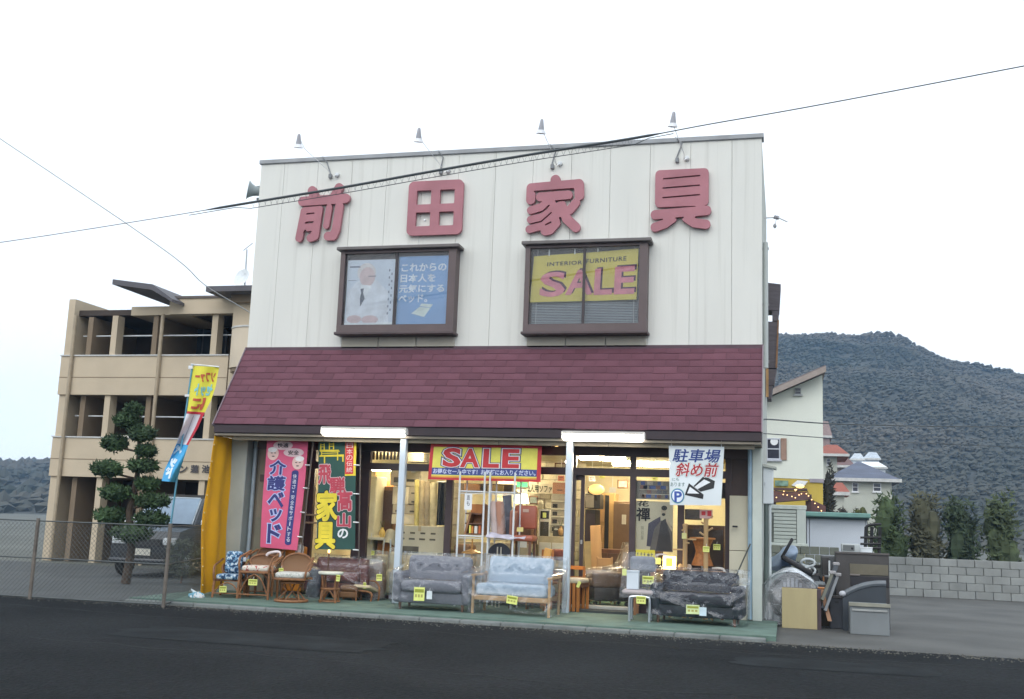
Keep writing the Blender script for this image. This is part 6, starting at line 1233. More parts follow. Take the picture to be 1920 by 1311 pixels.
for (u, v, w, h) in ((291, 814, 36, 20), (262, 790, 34, 18), (298, 846, 26, 15), (240, 832, 36, 20), (292, 874, 42, 17), (225, 880, 40, 20), (300, 908, 30, 16), (243, 925, 44, 20), (310, 940, 46, 19), (232, 968, 44, 20), (308, 974, 44, 20), (270, 1000, 52, 22), (275, 768, 22, 14)):
    c = at(u-24, v, .55+rt.uniform(-.2, .2)); s = 1987/18.4; mb = MB(); mb.ball(c, w/s*.62, w/s*.55, h/s*.62, 10, 6, .12); leaves(mb, c, w/s*.8, w/s*.75, h/s*.85, 420, .10); t.part('foliage', mb, LEAF)
    t.part('limb', MB().tube([Vector((tx, .7, c.z-.15)), c-Vector((0, 0, .05))], .022, 5), mat((.07, .05, .035), .9, .3, 12, .5))
# dark van behind the fence
c = at(297, 1000, 3.4); t = rot_th('parked_van', 'dark parked van with white mirror behind the chain link fence', 'van', (c.x, 4.2, -.064), R(6)); BODY = mat((.028, .032, .038), .25, .1, 2, coat=.5)
def vprof(x, w): return None
vb = MB(); hwv = .74
secs = [(-1.55, .30, .86, .70), (-1.45, .28, .98, .74), (-.75, .28, 1.08, .75), (-.18, .28, 1.74, .66), (.15, .28, 1.80, .66), (1.7, .28, 1.78, .66)]
body = [(-1.56, .32), (-1.56, .80), (-1.46, .97), (-.80, 1.08), (1.75, 1.08), (1.8, .32)]
vb.M = Matrix.Rotation(R(-90), 4, 'Z') @ Matrix.Identity(4)
mb = MB(); n = len(body); mb.add([(-hwv, y, z) for y, z in body]+[(hwv, y, z) for y, z in body], [tuple(range(n)), tuple(range(2*n-1, n-1, -1))]+[(i, (i+1) % n, (i+1) % n+n, i+n) for i in range(n)]); t.part('body', mb, BODY, local=True)
cab_ = [(-.78, 1.08), (-.16, 1.70), (.05, 1.78), (1.65, 1.76), (1.74, 1.08)]
mb = MB(); n = len(cab_); mb.add([(-hwv+.02 if z < 1.2 else -hwv+.10, y, z) for y, z in cab_]+[(hwv-.02 if z < 1.2 else hwv-.10, y, z) for y, z in cab_], [tuple(range(n)), tuple(range(2*n-1, n-1, -1))]+[(i, (i+1) % n, (i+1) % n+n, i+n) for i in range(n)]); t.part('cabin', mb, BODY, local=True)
GLC = mat((.20, .27, .35), .08, .25, 1.5); s0 = lambda x, q: (x*(1-.10*q), -.75+.58*q-.012, 1.12+.555*q+.008)  # pale blue base colour stands in for sky reflected in the windscreen
mb = MB(); mb.add([s0(-.64, .0), s0(.64, .0), s0(.60, 1), s0(-.60, 1)]+[tuple(Vector(p)+Vector((0, -.006, .006))) for p in (s0(-.64, .0), s0(.64, .0), s0(.60, 1), s0(-.60, 1))], [(3, 2, 1, 0), (4, 5, 6, 7), (0, 1, 5, 4), (1, 2, 6, 5), (2, 3, 7, 6), (3, 0, 4, 7)]); t.part('windscreen', mb, GLC, local=True)
for k in ((-.66, .0, -.62, 1), (.66, .0, .62, 1)): t.part('pillar_trim', MB().tube([s0(k[0], 0), s0(k[2], 1)], .016, 5), mat((.35, .40, .44), .4), local=True)
t.part('roof_trim', MB().tube([s0(-.60, 1.03), s0(.60, 1.03)], .018, 5), mat((.45, .52, .56), .4), local=True)
for sx in (-1, 1):
    t.part('mirror', MB().rbox(*(sorted((sx*.78, sx*1.02))), -.62, -.52, 1.08, 1.24, .04, 3), mat((.72, .74, .75), .35), local=True, smooth=True); t.part('headlight', MB().rbox(*(sorted((sx*.42, sx*.72))), -1.60, -1.5, .68, .84, .03, 2), mat((.55, .58, .6), .15), local=True, smooth=True)
    for y in (-1.05, 1.2): 
        w = t.part('wheel', lathe_mb([(.16, -.09), (.29, -.085), (.3, -.04), (.3, .04), (.29, .085), (.16, .09)], (sx*.66, y, .3), 18, (1, 0, 0)), mat((.02, .02, .02), .8), local=True, smooth=True); t.part('rim', lathe_mb([(.02, -.1), (.18, -.096), (.18, .096), (.02, .1)], (sx*.66, y, .3), 14, (1, 0, 0)), CHROME, local=True, parent=None)
t.part('grille', MB().box(-.38, .38, -1.585, -1.562, .66, .80).box(-.5, .5, -1.585, -1.562, .40, .52), BLACK, local=True); t.part('number_plate', MB().box(-.17, .17, -1.60, -1.587, .46, .60), OFFW, local=True); t.part('bumper', MB().rbox(-.75, .75, -1.62, -1.5, .3, .40, .03, 2), BODY, local=True, smooth=True)
# shrub behind the fence and a plastic bag on the ground
c = at(345, 1030, 1.6); t = Th('grey_shrub', 'pale grey green shrub behind the fence in front of the van', 'shrub', (c.x, 1.6, -.06)); mb = MB(); leaves(mb, Vector((c.x, 1.6, .42)), .34, .3, .38, 500, .09); t.part('foliage', mb, mat((.12, .14, .10), .9, .4, 4)); t.part('stem', MB().tube([(c.x, 1.6, -.06), (c.x, 1.6, .4)], .02, 6), WOODD)
c = atz(368, 1126, -.05); t = Th('plastic_bag', 'crumpled white and blue plastic bag on the ground by the curtain', 'bag', tuple(c)); mb = MB(); mb.ball(c+Vector((0, 0, .06)), .14, .10, .075, 14, 9, .14); t.part('bag', mb, floral((.16, .36, .46), (.60, .64, .66), (.62, .58, .56), 9)); t.part('knot', MB().tube([c+Vector((-.02, 0, .11)), c+Vector((-.12, .02, .17))], [.03, .008], 6), mat((.6, .66, .68), .6))
t = Th('fallen_card', 'pale flat card lying on the ground behind the plastic bag', 'card', tuple(atz(368, 1114, -.06))); c = atz(370, 1113, -.06); mb = MB(); mb.M = Matrix.Translation(c) @ Matrix.Rotation(.3, 4, 'Z') @ Matrix.Rotation(R(14), 4, 'X'); mb.rbox(-.16, .16, -.1, .1, .005, .015, .004, 1); t.part('card', mb, mat((.55, .62, .66), .6)); t.part('stripe', (lambda m_: m_)(MB().box(c.x-.1, c.x+.1, c.y-.02, c.y+.02, c.z+.018, c.z+.021)), BLUEI)

# ---- apartment block
YA = 7.0; AP = mat((.52, .43, .31), .85, .08, 1.2, .08); APD = mat((.22, .165, .11), .85, .1, 1.2); CAPM = mat((.5, .5, .48), .6, .1, 3); DKB = mat((.06, .045, .036), .9, .15, 2)  # APD and DKB are darkened to paint deeper shade into the balcony recesses
xa = at(105, 800, YA).x; xb = at(470, 800, YA).x+1.2; zz = lambda v, u=360: at(u, v, YA).z
Bt = Th('apartment_building', 'three storey beige apartment block with deep balconies and flat dark eaves', 'apartments', ((xa+xb)/2, YA, -.064))
z3t, z3b, z2t, z2b = zz(668), zz(742), zz(825), zz(900); zr0, zr1 = zz(590), zz(557); xs = at(428, 700, YA).x
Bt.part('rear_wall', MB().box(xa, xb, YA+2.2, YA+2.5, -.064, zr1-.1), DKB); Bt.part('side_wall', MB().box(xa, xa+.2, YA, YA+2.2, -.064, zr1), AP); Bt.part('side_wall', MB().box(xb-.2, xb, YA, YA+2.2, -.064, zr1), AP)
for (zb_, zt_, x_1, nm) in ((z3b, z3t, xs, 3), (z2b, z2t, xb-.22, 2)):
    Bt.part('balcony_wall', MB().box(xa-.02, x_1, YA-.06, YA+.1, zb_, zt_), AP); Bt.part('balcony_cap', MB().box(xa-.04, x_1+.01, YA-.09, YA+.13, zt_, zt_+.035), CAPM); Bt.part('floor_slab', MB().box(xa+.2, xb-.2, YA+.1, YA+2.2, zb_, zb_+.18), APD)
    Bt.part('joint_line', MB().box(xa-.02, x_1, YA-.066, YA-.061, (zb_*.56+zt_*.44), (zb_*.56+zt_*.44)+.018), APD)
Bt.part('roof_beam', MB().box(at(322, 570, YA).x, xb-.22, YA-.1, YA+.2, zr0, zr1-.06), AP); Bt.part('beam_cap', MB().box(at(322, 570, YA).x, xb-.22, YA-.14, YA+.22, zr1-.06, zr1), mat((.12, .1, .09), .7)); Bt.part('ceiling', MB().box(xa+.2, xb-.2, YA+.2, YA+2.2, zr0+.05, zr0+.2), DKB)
xc = at(401, 630, YA).x
for z0_, z1_ in ((z3t+.035, zr0), (z2t+.035, z3b), (-.064, z2b)):
    for x in (xc, xc-3.0): Bt.part('column', MB().box(x-.08, x+.09, YA+.0, YA+.3, z0_, z1_), AP)
    xp_ = at(300, 640, YA).x
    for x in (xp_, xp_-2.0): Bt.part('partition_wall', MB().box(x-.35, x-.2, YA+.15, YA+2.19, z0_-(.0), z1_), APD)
    xd = xc-1.6
    d_ = Bt.part('balcony_door', MB().box(xd-.75, xd+.75, YA+2.14, YA+2.19, z0_, z0_+1.75), mat((.10, .10, .11), .4)); Bt.part('pane', MB().box(xd-.7, xd-.03, YA+2.12, YA+2.135, z0_+.05, z0_+1.7), mat((.05, .06, .07), .1), d_); Bt.part('pane', MB().box(xd+.03, xd+.7, YA+2.12, YA+2.135, z0_+.05, z0_+1.7), mat((.05, .06, .07), .1), d_)
# eaves
RF = mat((.09, .085, .095), .6, .15, 3)
e0, e1 = at(386, 541, YA-.9), at(480, 541, YA-.9); Bt.part('eave', MB().box(e0.x, xb+.3, YA-.9, YA+2.6, e0.z-.08, e0.z+.06), RF); Bt.part('eave_soffit', MB().box(e0.x+.5, xb+.2, YA-.5, YA+2.4, e0.z-.28, e0.z-.081), APD)
e0 = at(322, 566, YA-.7); e1 = at(285, 540, YA-.7); mb = MB(); mb.prism([(e0.x, e0.z), (e1.x, e1.z-.05), (e1.x-1.2, e1.z+.12), (e1.x-1.2, e1.z+.26), (e1.x, e1.z+.10), (e0.x, e0.z+.08)], YA-.7, YA+2.6); Bt.part('eave', mb, RF)
Bt.part('parapet_wall', MB().box(e1.x-1.1, e0.x-.02, YA+.1, YA+2.4, zr0+.02, e0.z+.06), AP)
# right hand round balcony and stair wall
a = rect(441, 560, 470, 618, YA-.2); Bt.part('stair_wall', MB().box(a[0], xb-.22, YA-.3, YA-.1, zz(900), e0.z+.1), AP)
cxr = at(470, 655, YA-.6).x; zt_, zb_ = at(445, 616, YA-.6).z, at(445, 690, YA-.6).z; rr_ = cxr-at(425, 655, YA-.6).x
pl = [(cxr-rr_*math.cos(a_)*1.0, YA-.3-rr_*.8*math.sin(a_)) for a_ in [math.pi/2*k/8 for k in range(9)]]+[(cxr+1, YA-.3-rr_*.8), (cxr+1, YA-.3)]
def vplate(pl, z0, z1):
    n = len(pl); return MB().add([(x, y, z0) for x, y in pl]+[(x, y, z1) for x, y in pl], [tuple(range(n-1, -1, -1)), tuple(range(n, 2*n))]+[(i, (i+1) % n, (i+1) % n+n, i+n) for i in range(n)])
Bt.part('round_balcony', vplate(pl, zb_, zt_), mat((.60, .51, .39), .85, .06, 1.2)); Bt.part('round_balcony_base', vplate([(cxr+(x-cxr)*.96+.02, YA-.3+(y-YA+.3)*.96) for x, y in pl], zb_-.10, zb_-.001), APD); Bt.part('round_balcony_cap', vplate([(cxr+(x-cxr)*1.02, YA-.3+(y-YA+.3)*1.04) for x, y in pl], zt_, zt_+.04), CAPM)
for k, (z0_, x_) in enumerate(((z3b+.18, xc-1.0), (z3b+.18, xc-4.2), (z2b+.18, xc-2.4))):
    ac = Bt.part('air_conditioner', MB().rbox(x_-.38, x_+.38, YA+.25, YA+.55, z0_+.35, z0_+.95, .02, 1), OFFW); Bt.part('fan_grille', lathe_mb([(.05, 0), (.22, .0), (.22, .02), (.05, .02)], (x_-.08, YA+.249, z0_+.65), 16, (0, -1, 0)), mat((.2, .2, .2), .5), ac)
for z_ in (z3t+.62, z2t+.62): Bt.part('laundry_pole', MB().tube([(xa+.3, YA+.35, z_), (xb-.5, YA+.35, z_)], .02, 6), STEELW)
for x_ in (xa+.35, xp_+.1): Bt.part('downpipe', MB().tube([(x_, YA-.12, -.064), (x_, YA-.12, zr0)], .05, 8), mat((.36, .29, .2), .6))
for ch, u in (('ゾ', 316), ('ン', 337), ('蓮', 358.5), ('池', 379.5)):
    x0, x1, z0, z1 = rect(u, 872.5, u+14.5, 886.5, YA-.07); mb = MB(); sf = facesurf(x0, x1, z0, z1, YA-.061); put_text(mb, ch, (0, 1, 0, 1), sf, .03, bold=.035); o_ = Bt.part('name_letter', mb, mat((.05, .045, .05), .6))
# tv aerial and dish on the apartment roof
c = at(459, 535, YA); t = Th('roof_aerial', 'thin television aerial with dish on the apartment roof', 'aerial', tuple(c)); t.part('mast', MB().tube([c, at(463, 468, YA)], .02, 6), mat((.4, .42, .44), .5)); t.part('crossbar', MB().tube([at(456, 470, YA), at(474, 456, YA)], .012, 5), mat((.4, .42, .44), .5)); t.part('dish', lathe_mb([(.01, 0), (.15, .03), (.25, .09), (.255, .1), (.14, .04)], tuple(at(457, 524, YA)), 16, (-.3, -1, .3)), mat((.72, .76, .77), .5), smooth=True)

# ------------------------------------------------------------------ right wall fittings
t = Th('wall_downpipe', 'cream downpipe running down the shop right side wall', 'pipe', (XR+.05, .6, at(1434, 690, .6).z)); z0, z1 = at(1434, 690, .6).z, at(1434, 455, .6).z
t.part('pipe', MB().tube([(XR+.045, .6, z0), (XR+.045, .6, z1)], .045, 10), mat((.50, .53, .51), .6, .1, 3), smooth=True)
for q in (.05, .5, .95): t.part('bracket', MB().box(XR-.003, XR+.1, .58, .62, z0+(z1-z0)*q-.02, z0+(z1-z0)*q+.02), mat((.3, .3, .3), .5))
t = Th('corrugated_screen', 'brown corrugated metal screen with an opening jutting from the right side wall', 'screen', (XR, 2.8, at(1445, 745, 2.8).z)); Yc = 2.8; COR = mat((.10, .085, .095), .6, .2, 3, .4, stretch=(1, 1, 8))
P_ = lambda u, v: (lambda p: (max(p.x, XR+.002), p.z))(at(u, v, Yc))
for nm, poly in (('upper_panel', [P_(1438, 582), P_(1461, 582), P_(1464, 533), P_(1438, 530)]), ('side_strip', [P_(1448, 602), P_(1459, 602), P_(1460, 583), P_(1448, 583)]), ('middle_panel', [P_(1438, 690), P_(1456, 690), P_(1459, 603), P_(1438, 603)]), ('lower_panel', [P_(1438, 722), P_(1451, 722), P_(1456, 692), P_(1438, 692)]), ('lower_panel', [P_(1438, 748), P_(1446, 748), P_(1449, 723), P_(1438, 723)])): t.part(nm, MB().prism(poly, Yc, Yc+.5), COR)
t.part('rust_edge', MB().prism([P_(1454, 690), P_(1457.5, 690), P_(1461, 600), P_(1458, 600)], Yc-.02, Yc-.001), mat((.26, .14, .07), .7, .3, 8)); t.part('inner_frame', MB().prism([P_(1436, 745), P_(1441, 745), P_(1441, 692), P_(1436, 692)], Yc-.06, Yc-.001), mat((.42, .24, .10), .7, .2, 5))
x0, x1, z0, z1 = rect(1424, 876, 1450, 945, .3); t = Th('white_wall_box', 'white metal box with sloped cap fixed beside the right pillar', 'box', (XR, .3, z0)); t.part('case', MB().rbox(XR+.003, x1, .25, .6, z0, z1, .01, 1), mat((.66, .70, .72), .5, .05, 2)); t.part('cap', MB().prism([(XR+.003, z1+.002), (x1+.05, z1-.03), (x1+.05, z1-.0), (XR+.003, z1+.05)], .2, .65), mat((.45, .47, .42), .6)); t.part('latch', MB().rbox(XR+.03, XR+.05, .235, .2495, (z0+z1)/2, (z0+z1)/2+.05, .004, 1), CHROME)
t.part('pipe_below', MB().tube([(XR+.05, .3, 0), (XR+.05, .3, z0)], .035, 8), mat((.10, .13, .12), .5)); t.part('conduit', MB().tube([(XR+.11, .32, 0), (XR+.11, .32, z0)], .025, 8), mat((.52, .56, .56), .5))

# ------------------------------------------------------------------ right: cream house with lean-to
YH = 20.; CRH = mat((.68, .70, .62), .8, .05, .6, .05)
t = Th('cream_house', 'tall cream rendered house with single sloping roof behind the yard', 'house', (at(1500, 900, YH).x, YH, -.064)); zl = lambda u, v, Y=YH: at(u, v, Y).z
xl, xr_ = at(1400, 800, YH).x, at(1543, 800, YH).x; zL, zR = zl(1400, 764), zl(1543, 703)
t.part('wall', MB().prism([(xl, zl(1490, 896)), (xr_, zl(1540, 900)), (xr_, zR), (xl, zL)], YH, YH+7), CRH)
t.part('base_wall', MB().box(xl, xr_-.02, YH+.02, YH+6.9, -.064, zl(1490, 897)), mat((.52, .38, .07), .8, .08, 1)); t.part('belt_course', MB().box(at(1518, 900, YH).x, xr_+.01, YH-.03, YH+.02, zl(1530, 905), zl(1530, 898)), mat((.30, .27, .30), .7))
s_ = (zR-zL)/(xr_-xl); t.part('roof', MB().prism([(xl-.3, zL-s_*.3+.02), (xr_+.08, zR+s_*.08+.02), (xr_+.08, zR+s_*.08+.22), (xl-.3, zL-s_*.3+.22)], YH-.55, YH+7.4), mat((.20, .165, .16), .7, .15, 2)); t.part('fascia', MB().prism([(xl-.3, zL-s_*.3-.02), (xr_+.1, zR+s_*.1-.02), (xr_+.1, zR+s_*.1+.17), (xl-.3, zL-s_*.3+.17)], YH-.60, YH-.551), mat((.30, .25, .22), .7))
def hwin(t, u0, v0, u1, v1, Y, frame=WHITE, pane=mat((.03, .03, .045), .12), split='h'):
    a = rect(u0, v0, u1, v1, Y); w = (a[1]-a[0])*.09; f = t.part('window', MB().box(a[0], a[0]+w, Y-.06, Y-.001, a[2], a[3]).box(a[1]-w, a[1], Y-.06, Y-.001, a[2], a[3]).box(a[0]+w, a[1]-w, Y-.06, Y-.001, a[2], a[2]+w).box(a[0]+w, a[1]-w, Y-.06, Y-.001, a[3]-w, a[3]).box(a[0]+w, a[1]-w, Y-.05, Y-.001, (a[2]+a[3])/2-w/2, (a[2]+a[3])/2+w/2), frame)
    m_ = (a[2]+a[3])/2
    t.part('pane', MB().box(a[0]+w, a[1]-w, Y-.03, Y-.002, a[2]+w, m_-w/2), pane, f); t.part('pane', MB().box(a[0]+w, a[1]-w, Y-.03, Y-.002, m_+w/2, a[3]-w), pane, f); t.part('sill', MB().box(a[0]-.05, a[1]+.05, Y-.12, Y-.001, a[2]-.06, a[2]-.001), frame, f); return f
f = hwin(t, 1437, 822, 1463, 862, YH, mat((.45, .47, .52), .5)); a = rect(1446, 824, 1455, 828, YH-.04); t.part('lace', MB().lathe([(.12, 0), (.13, .004)], (a[0]+.1, YH-.04, a[2]), 12, (0, -1, 0)), WHITE, f)
x0, x1, z0, z1 = rect(1464, 822, 1475, 863, YH); t.part('shutter', MB().rbox(x0, x1, YH-.05, YH-.002, z0, z1, .01, 1), mat((.30, .19, .14), .7, .15, 5)); hwin(t, 1490, 728, 1502, 740, YH, mat((.4, .42, .42), .5))
# string-lit brown pergola in front of it
YP = 15.; t = Th('brown_pergola', 'brown wooden pergola roof with amber string lights before the cream house', 'pergola', (at(1490, 930, YP).x, YP, -.064)); PB = mat((.10, .05, .045), .6, .2, 3)
x0, x1 = at(1420, 930, YP).x, at(1514, 930, YP).x; z1 = zl(1480, 915, YP)
t.part('top_beam', MB().rbox(x0, x1, YP, YP+.15, zl(1480, 920, YP), z1, .01, 1), PB); t.part('roof_slope', MB().prism([(x0, zl(1430, 946, YP)), (x1+.1, zl(1515, 938, YP)), (x1+.1, zl(1515, 929, YP)), (x0, zl(1430, 930, YP))], YP-.9, YP-.2), mat((.12, .065, .065), .6, .15, 3)); t.part('lattice', MB().box(x0, x1, YP+.02, YP+.1, zl(1480, 929, YP), zl(1480, 921, YP)), mat((.16, .07, .05), .7, .3, 12))
for u in (1515, 1450): t.part('post', MB().box(at(u, 930, YP).x-.08, at(u, 930, YP).x+.08, YP-.5, YP-.35, -.064, zl(1515, 940, YP)), PB)
a = rect(1517, 935, 1548, 965, YP-.2); t.part('side_roof', MB().prism([(a[0]-.02, a[3]), (a[1], a[2]+.25), (a[1], a[2]-.3), (a[0]-.02, a[2]-.3)], YP-.3, YP+.3), mat((.15, .07, .065), .7, .2, 4))
rl = random.Random(3); lb_ = MB()
for k in range(12): p = at(rl.uniform(1455, 1512), rl.uniform(917, 936), YP-.95); lb_.ball(p, .018, .018, .018, 6, 4)
for k in range(6): p = at(1516+k*6, 930+k*7, YP-.95); lb_.ball(p, .02, .02, .02, 6, 4)
t.part('string_lights', lb_, emit((1, .6, .25), 1.5), kind='stuff'); t.part('light_wire', MB().tube([at(1453, 920, YP-.95), at(1480, 924, YP-.95), at(1512, 918, YP-.95), at(1530, 948, YP-.95), at(1551, 972, YP-.95)], .01, 4), BLACK)
c = at(1500, 912, YP+1.5); t = Th('wall_lantern', 'small lit yellow lantern on the yellow base wall of the cream house', 'lantern', tuple(c)); t.part('glow', MB().ball(c, .13, .1, .06, 10, 6), emit((1, .7, .2), 1.6)); t.part('arm', MB().tube([c, Vector((c.x, YH+.02, c.z+.05))], .02, 5), PB)
a = rect(1453, 901, 1478, 911, YH-.1); t = Th('painted_sign', 'small green and white sign on the yellow base wall', 'sign', (a[0], YH-.1, a[2])); t.part('board', MB().box(a[0], a[1], YH-.06, YH-.02, a[2], a[3]), mat((.16, .26, .2), .7, .4, 6)); t.part('bird', MB().prism([(a[1]+.1, a[3]-.15), (a[1]+.45, a[3]-.25), (a[1]+.65, a[3]-.0), (a[1]+.3, a[3]+.02)], YH-.06, YH-.02), WHITE)
# siding shed with block wall
YS = 9.; t = Th('siding_shed', 'small pale green shed of horizontal siding boards by the shop corner', 'shed', (at(1475, 985, YS).x, YS, -.064)); SD = mat((.50, .54, .49), .6, .06, 2, rnd=.04)
a = rect(1428, 947, 1511, 1026, YS); nb = 10
for k in range(nb): z0 = a[2]+.1+(a[3]-.12-a[2])*k/nb; t.part('board', MB().rbox(a[0]+(.0 if k > 7 else at(1449, 990, YS).x-a[0]+.02), a[1]-.22, YS-.02-.0, YS+.05, z0+.006, z0+(a[3]-.12-a[2])/nb-.006, .008, 1), SD)
t.part('corner_trim', MB().rbox(a[1]-.21, a[1], YS-.04, YS+.2, a[2], a[3], .01, 1), mat((.56, .60, .55), .6, .05, 2)); t.part('top_trim', MB().rbox(a[0], a[1]+.02, YS-.05, YS+2.2, a[3]-.1, a[3], .01, 1), mat((.56, .60, .55), .6)); t.part('base_trim', MB().rbox(a[0], a[1]+.05, YS-.05, YS+.1, a[2], a[2]+.1, .01, 1), mat((.56, .60, .55), .6)); t.part('door', MB().rbox(a[0]+.05, at(1448, 990, YS).x, YS-.0, YS+.06, a[2]+.1, a[3]-.33, .008, 1), mat((.17, .18, .15), .6, .1, 3)); t.part('core', MB().box(a[0], a[1]-.05, YS+.06, YS+2.1, -.064, a[3]-.1), mat((.3, .32, .3), .8))
t = Th('block_wall', 'low mossy concrete block wall under the siding shed', 'wall', (a[0], YS-.1, -.064)); bw = mat((.20, .21, .17), .9, .2, 4, .4, rnd=.2)
z_ = -.064; rowi = 0
while z_ < a[2]-.1:
    for k in range(8): x = a[0]-.1+k*.22+(.11 if rowi % 2 else 0); t.part('block', MB().rbox(x+.005, x+.213, YS-.17, YS-.06, z_+.005, z_+.185, .008, 1), bw)
    z_ += .19; rowi += 1
# white shed with green roof
YW = 10.; t = Th('white_shed', 'plain white shed with thin green roof edge behind the stored furniture', 'shed', (at(1568, 1030, YW).x, YW, -.064)); a = rect(1513, 972, 1627, 1100, YW); ww = mat((.62, .66, .72), .6, .05, .8)
t.part('wall', MB().box(a[0], at(1517, 1000, YW).x, YW, YW+3, -.064, a[3]), ww); t.part('wall', MB().box(at(1517, 1000, YW).x+.015, at(1623, 1000, YW).x, YW+.01, YW+3, -.064, a[3]-.03), ww); t.part('wall', MB().box(at(1623, 1000, YW).x+.015, a[1], YW, YW+3, -.064, a[3]), ww)
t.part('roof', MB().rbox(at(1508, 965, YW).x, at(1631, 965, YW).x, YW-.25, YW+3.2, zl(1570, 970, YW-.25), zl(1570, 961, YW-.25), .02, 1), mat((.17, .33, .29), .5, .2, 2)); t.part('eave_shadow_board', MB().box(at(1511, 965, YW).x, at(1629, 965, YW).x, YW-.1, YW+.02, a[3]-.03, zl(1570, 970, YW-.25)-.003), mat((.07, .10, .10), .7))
for u in (1549, 1556): q = rect(u, 1028, u+5, 1034, YW); t.part('vent', MB().rbox(q[0], q[1], YW-.02, YW+.009, q[2], q[3], .005, 1), mat((.2, .22, .24), .6))
# far houses
def house(label, uw0, uw1, vt, vb_, Y, wallm, roofm, ridge_u, ridge_v, dep=6, over=.3, wins=(), name='far_house', rq=.28):
    t = Th(name, label, 'house', (at((uw0+uw1)/2, vb_, Y).x, Y, -.1)); x0, x1, z0, z1 = rect(uw0, vt, uw1, vb_, Y); t.part('wall', MB().box(x0, x1, Y, Y+dep, -.1, z1), wallm)
    rx = at(ridge_u, ridge_v, Y+dep/2); 
    mb = MB(); A = [(x0-over, Y-over, z1), (x1+over, Y-over, z1), (x1+over, Y+dep+over, z1), (x0-over, Y+dep+over, z1)]; q = rq*(x1-x0); ra = (max(x0-over, rx.x-q), Y+dep/2, rx.z); rb = (min(x1+over, rx.x+q), Y+dep/2, rx.z)
    mb.add(A+[tuple(Vector(p)-Vector((0, 0, .12))) for p in A]+[ra, rb], [(0, 1, 9, 8), (1, 2, 9), (2, 3, 8, 9), (3, 0, 8), (0, 4, 5, 1), (1, 5, 6, 2), (2, 6, 7, 3), (3, 7, 4, 0), (7, 6, 5, 4)]); t.part('roof', mb, roofm); t.part('eave_board', MB().box(x0-over+.01, x1+over-.01, Y-over-.02, Y-over-.001, z1-.14, z1+.04), mat((.5, .5, .48), .7))
    for w in wins: hwin(t, *w, Y)
    return t
BR = mat((.085, .10, .145), .7, .2, 1.5, .3, bscale=12); RR_ = mat((.27, .075, .045), .8, .2, 1, .4, bscale=10); PW = mat((.44, .45, .39), .8, .06, 1)
house('low pale house with wide blue grey hipped roof at right', 1566, 1672, 899, 940, 45, PW, BR, 1610, 866, 8, .5, [(1598, 905, 1609, 922), (1637, 906, 1652, 922)], rq=.03)
t = house('white house with bright red tile roof just right of the cream house', 1535, 1570, 853, 930, 60, PW, RR_, 1560, 834, 5, .8, [(1550, 860, 1557, 872)]); 
house('small house with dark red brown roof behind the blue grey roof', 1566, 1592, 874, 900, 70, mat((.3, .26, .24), .8), mat((.15, .085, .08), .8, .2, 1), 1580, 856, 5, .5)
house('little red tiled porch roof beside the dark cypress', 1563, 1583, 924, 950, 40, PW, RR_, 1574, 905, 3, .3)
house('brown upper storey with pale chimney behind the cream house edge', 1538, 1556, 818, 860, 75, mat((.26, .19, .18), .8), mat((.20, .14, .13), .8), 1548, 790, 5, .2)
for k, (u0, u1, vt, vb_, ru, rv, Y) in enumerate(((1597, 1618, 861, 876, 1608, 850, 95), (1622, 1648, 860, 880, 1636, 848, 100), (1604, 1660, 876, 892, 1632, 866, 88))):
    house(('pointed pale grey roofed house, leftmost of the far white roofs', 'pale grey roofed house at the photo right edge below the hill', 'wide white roofed house in front of the other far white roofs', 'pale house farthest right beyond the white roofs')[k], u0, u1, vt, vb_, Y, mat((.5, .53, .56), .8), mat(((.42, .46, .50), (.40, .45, .5), (.74, .78, .82), (.5, .53, .55))[k], .6, .25, 3), ru, rv, 6, .2, name='white_roof_house')
# trees and shrubs at right
def bush(name, label, cat, u0, v0, u1, v1, Y, m, n=700, sz=.2, trunk=True, group=None, base=.0):
    x0, x1, z0, z1 = rect(u0, v0, u1, v1, Y); z0 = base if base is not None else z0; t = Th(name, label, cat, ((x0+x1)/2, Y, -.07), group=group); c = Vector(((x0+x1)/2, Y, (z0+z1)/2)); w = (x1-x0)/2; h = (z1-z0)/2; mb = MB()
    for k in range(7): mb.ball(c+Vector((rt.uniform(-.45, .45)*w, rt.uniform(-.4, .4)*w, rt.uniform(-.55, .55)*h)), w*.42, w*.42, h*.34, 7, 5, .2)
    for k in range(n//60): leaves(mb, c+Vector((rt.uniform(-.5, .5)*w, rt.uniform(-.5, .5)*w, rt.uniform(-.6, .6)*h)), w*.5, w*.5, h*.4, 60, sz)
    t.part('crown', mb, m)
    if trunk: t.part('trunk', MB().tube([(c.x, Y, -.07), (c.x, Y, c.z)], [.1, .05], 7), mat((.06, .045, .035), .9))
    return t
bush('cypress_tree', 'narrow dark brown green cypress at the cream house corner', 'tree', 1541, 866, 1564, 965, 26, mat((.045, .042, .032), .9, .4, 2), 900, .22)
bush('garden_shrub', 'yellow green shrub behind the green roof edge', 'shrub', 1588, 938, 1632, 965, 22, mat((.075, .085, .03), .9, .5, 2), 700, .2, group='shrubs behind the white shed'); bush('garden_shrub', 'dark brown shrub left of the yellow green one', 'shrub', 1558, 940, 1592, 966, 23, mat((.06, .05, .04), .9, .4, 2), 500, .2, group='shrubs behind the white shed')
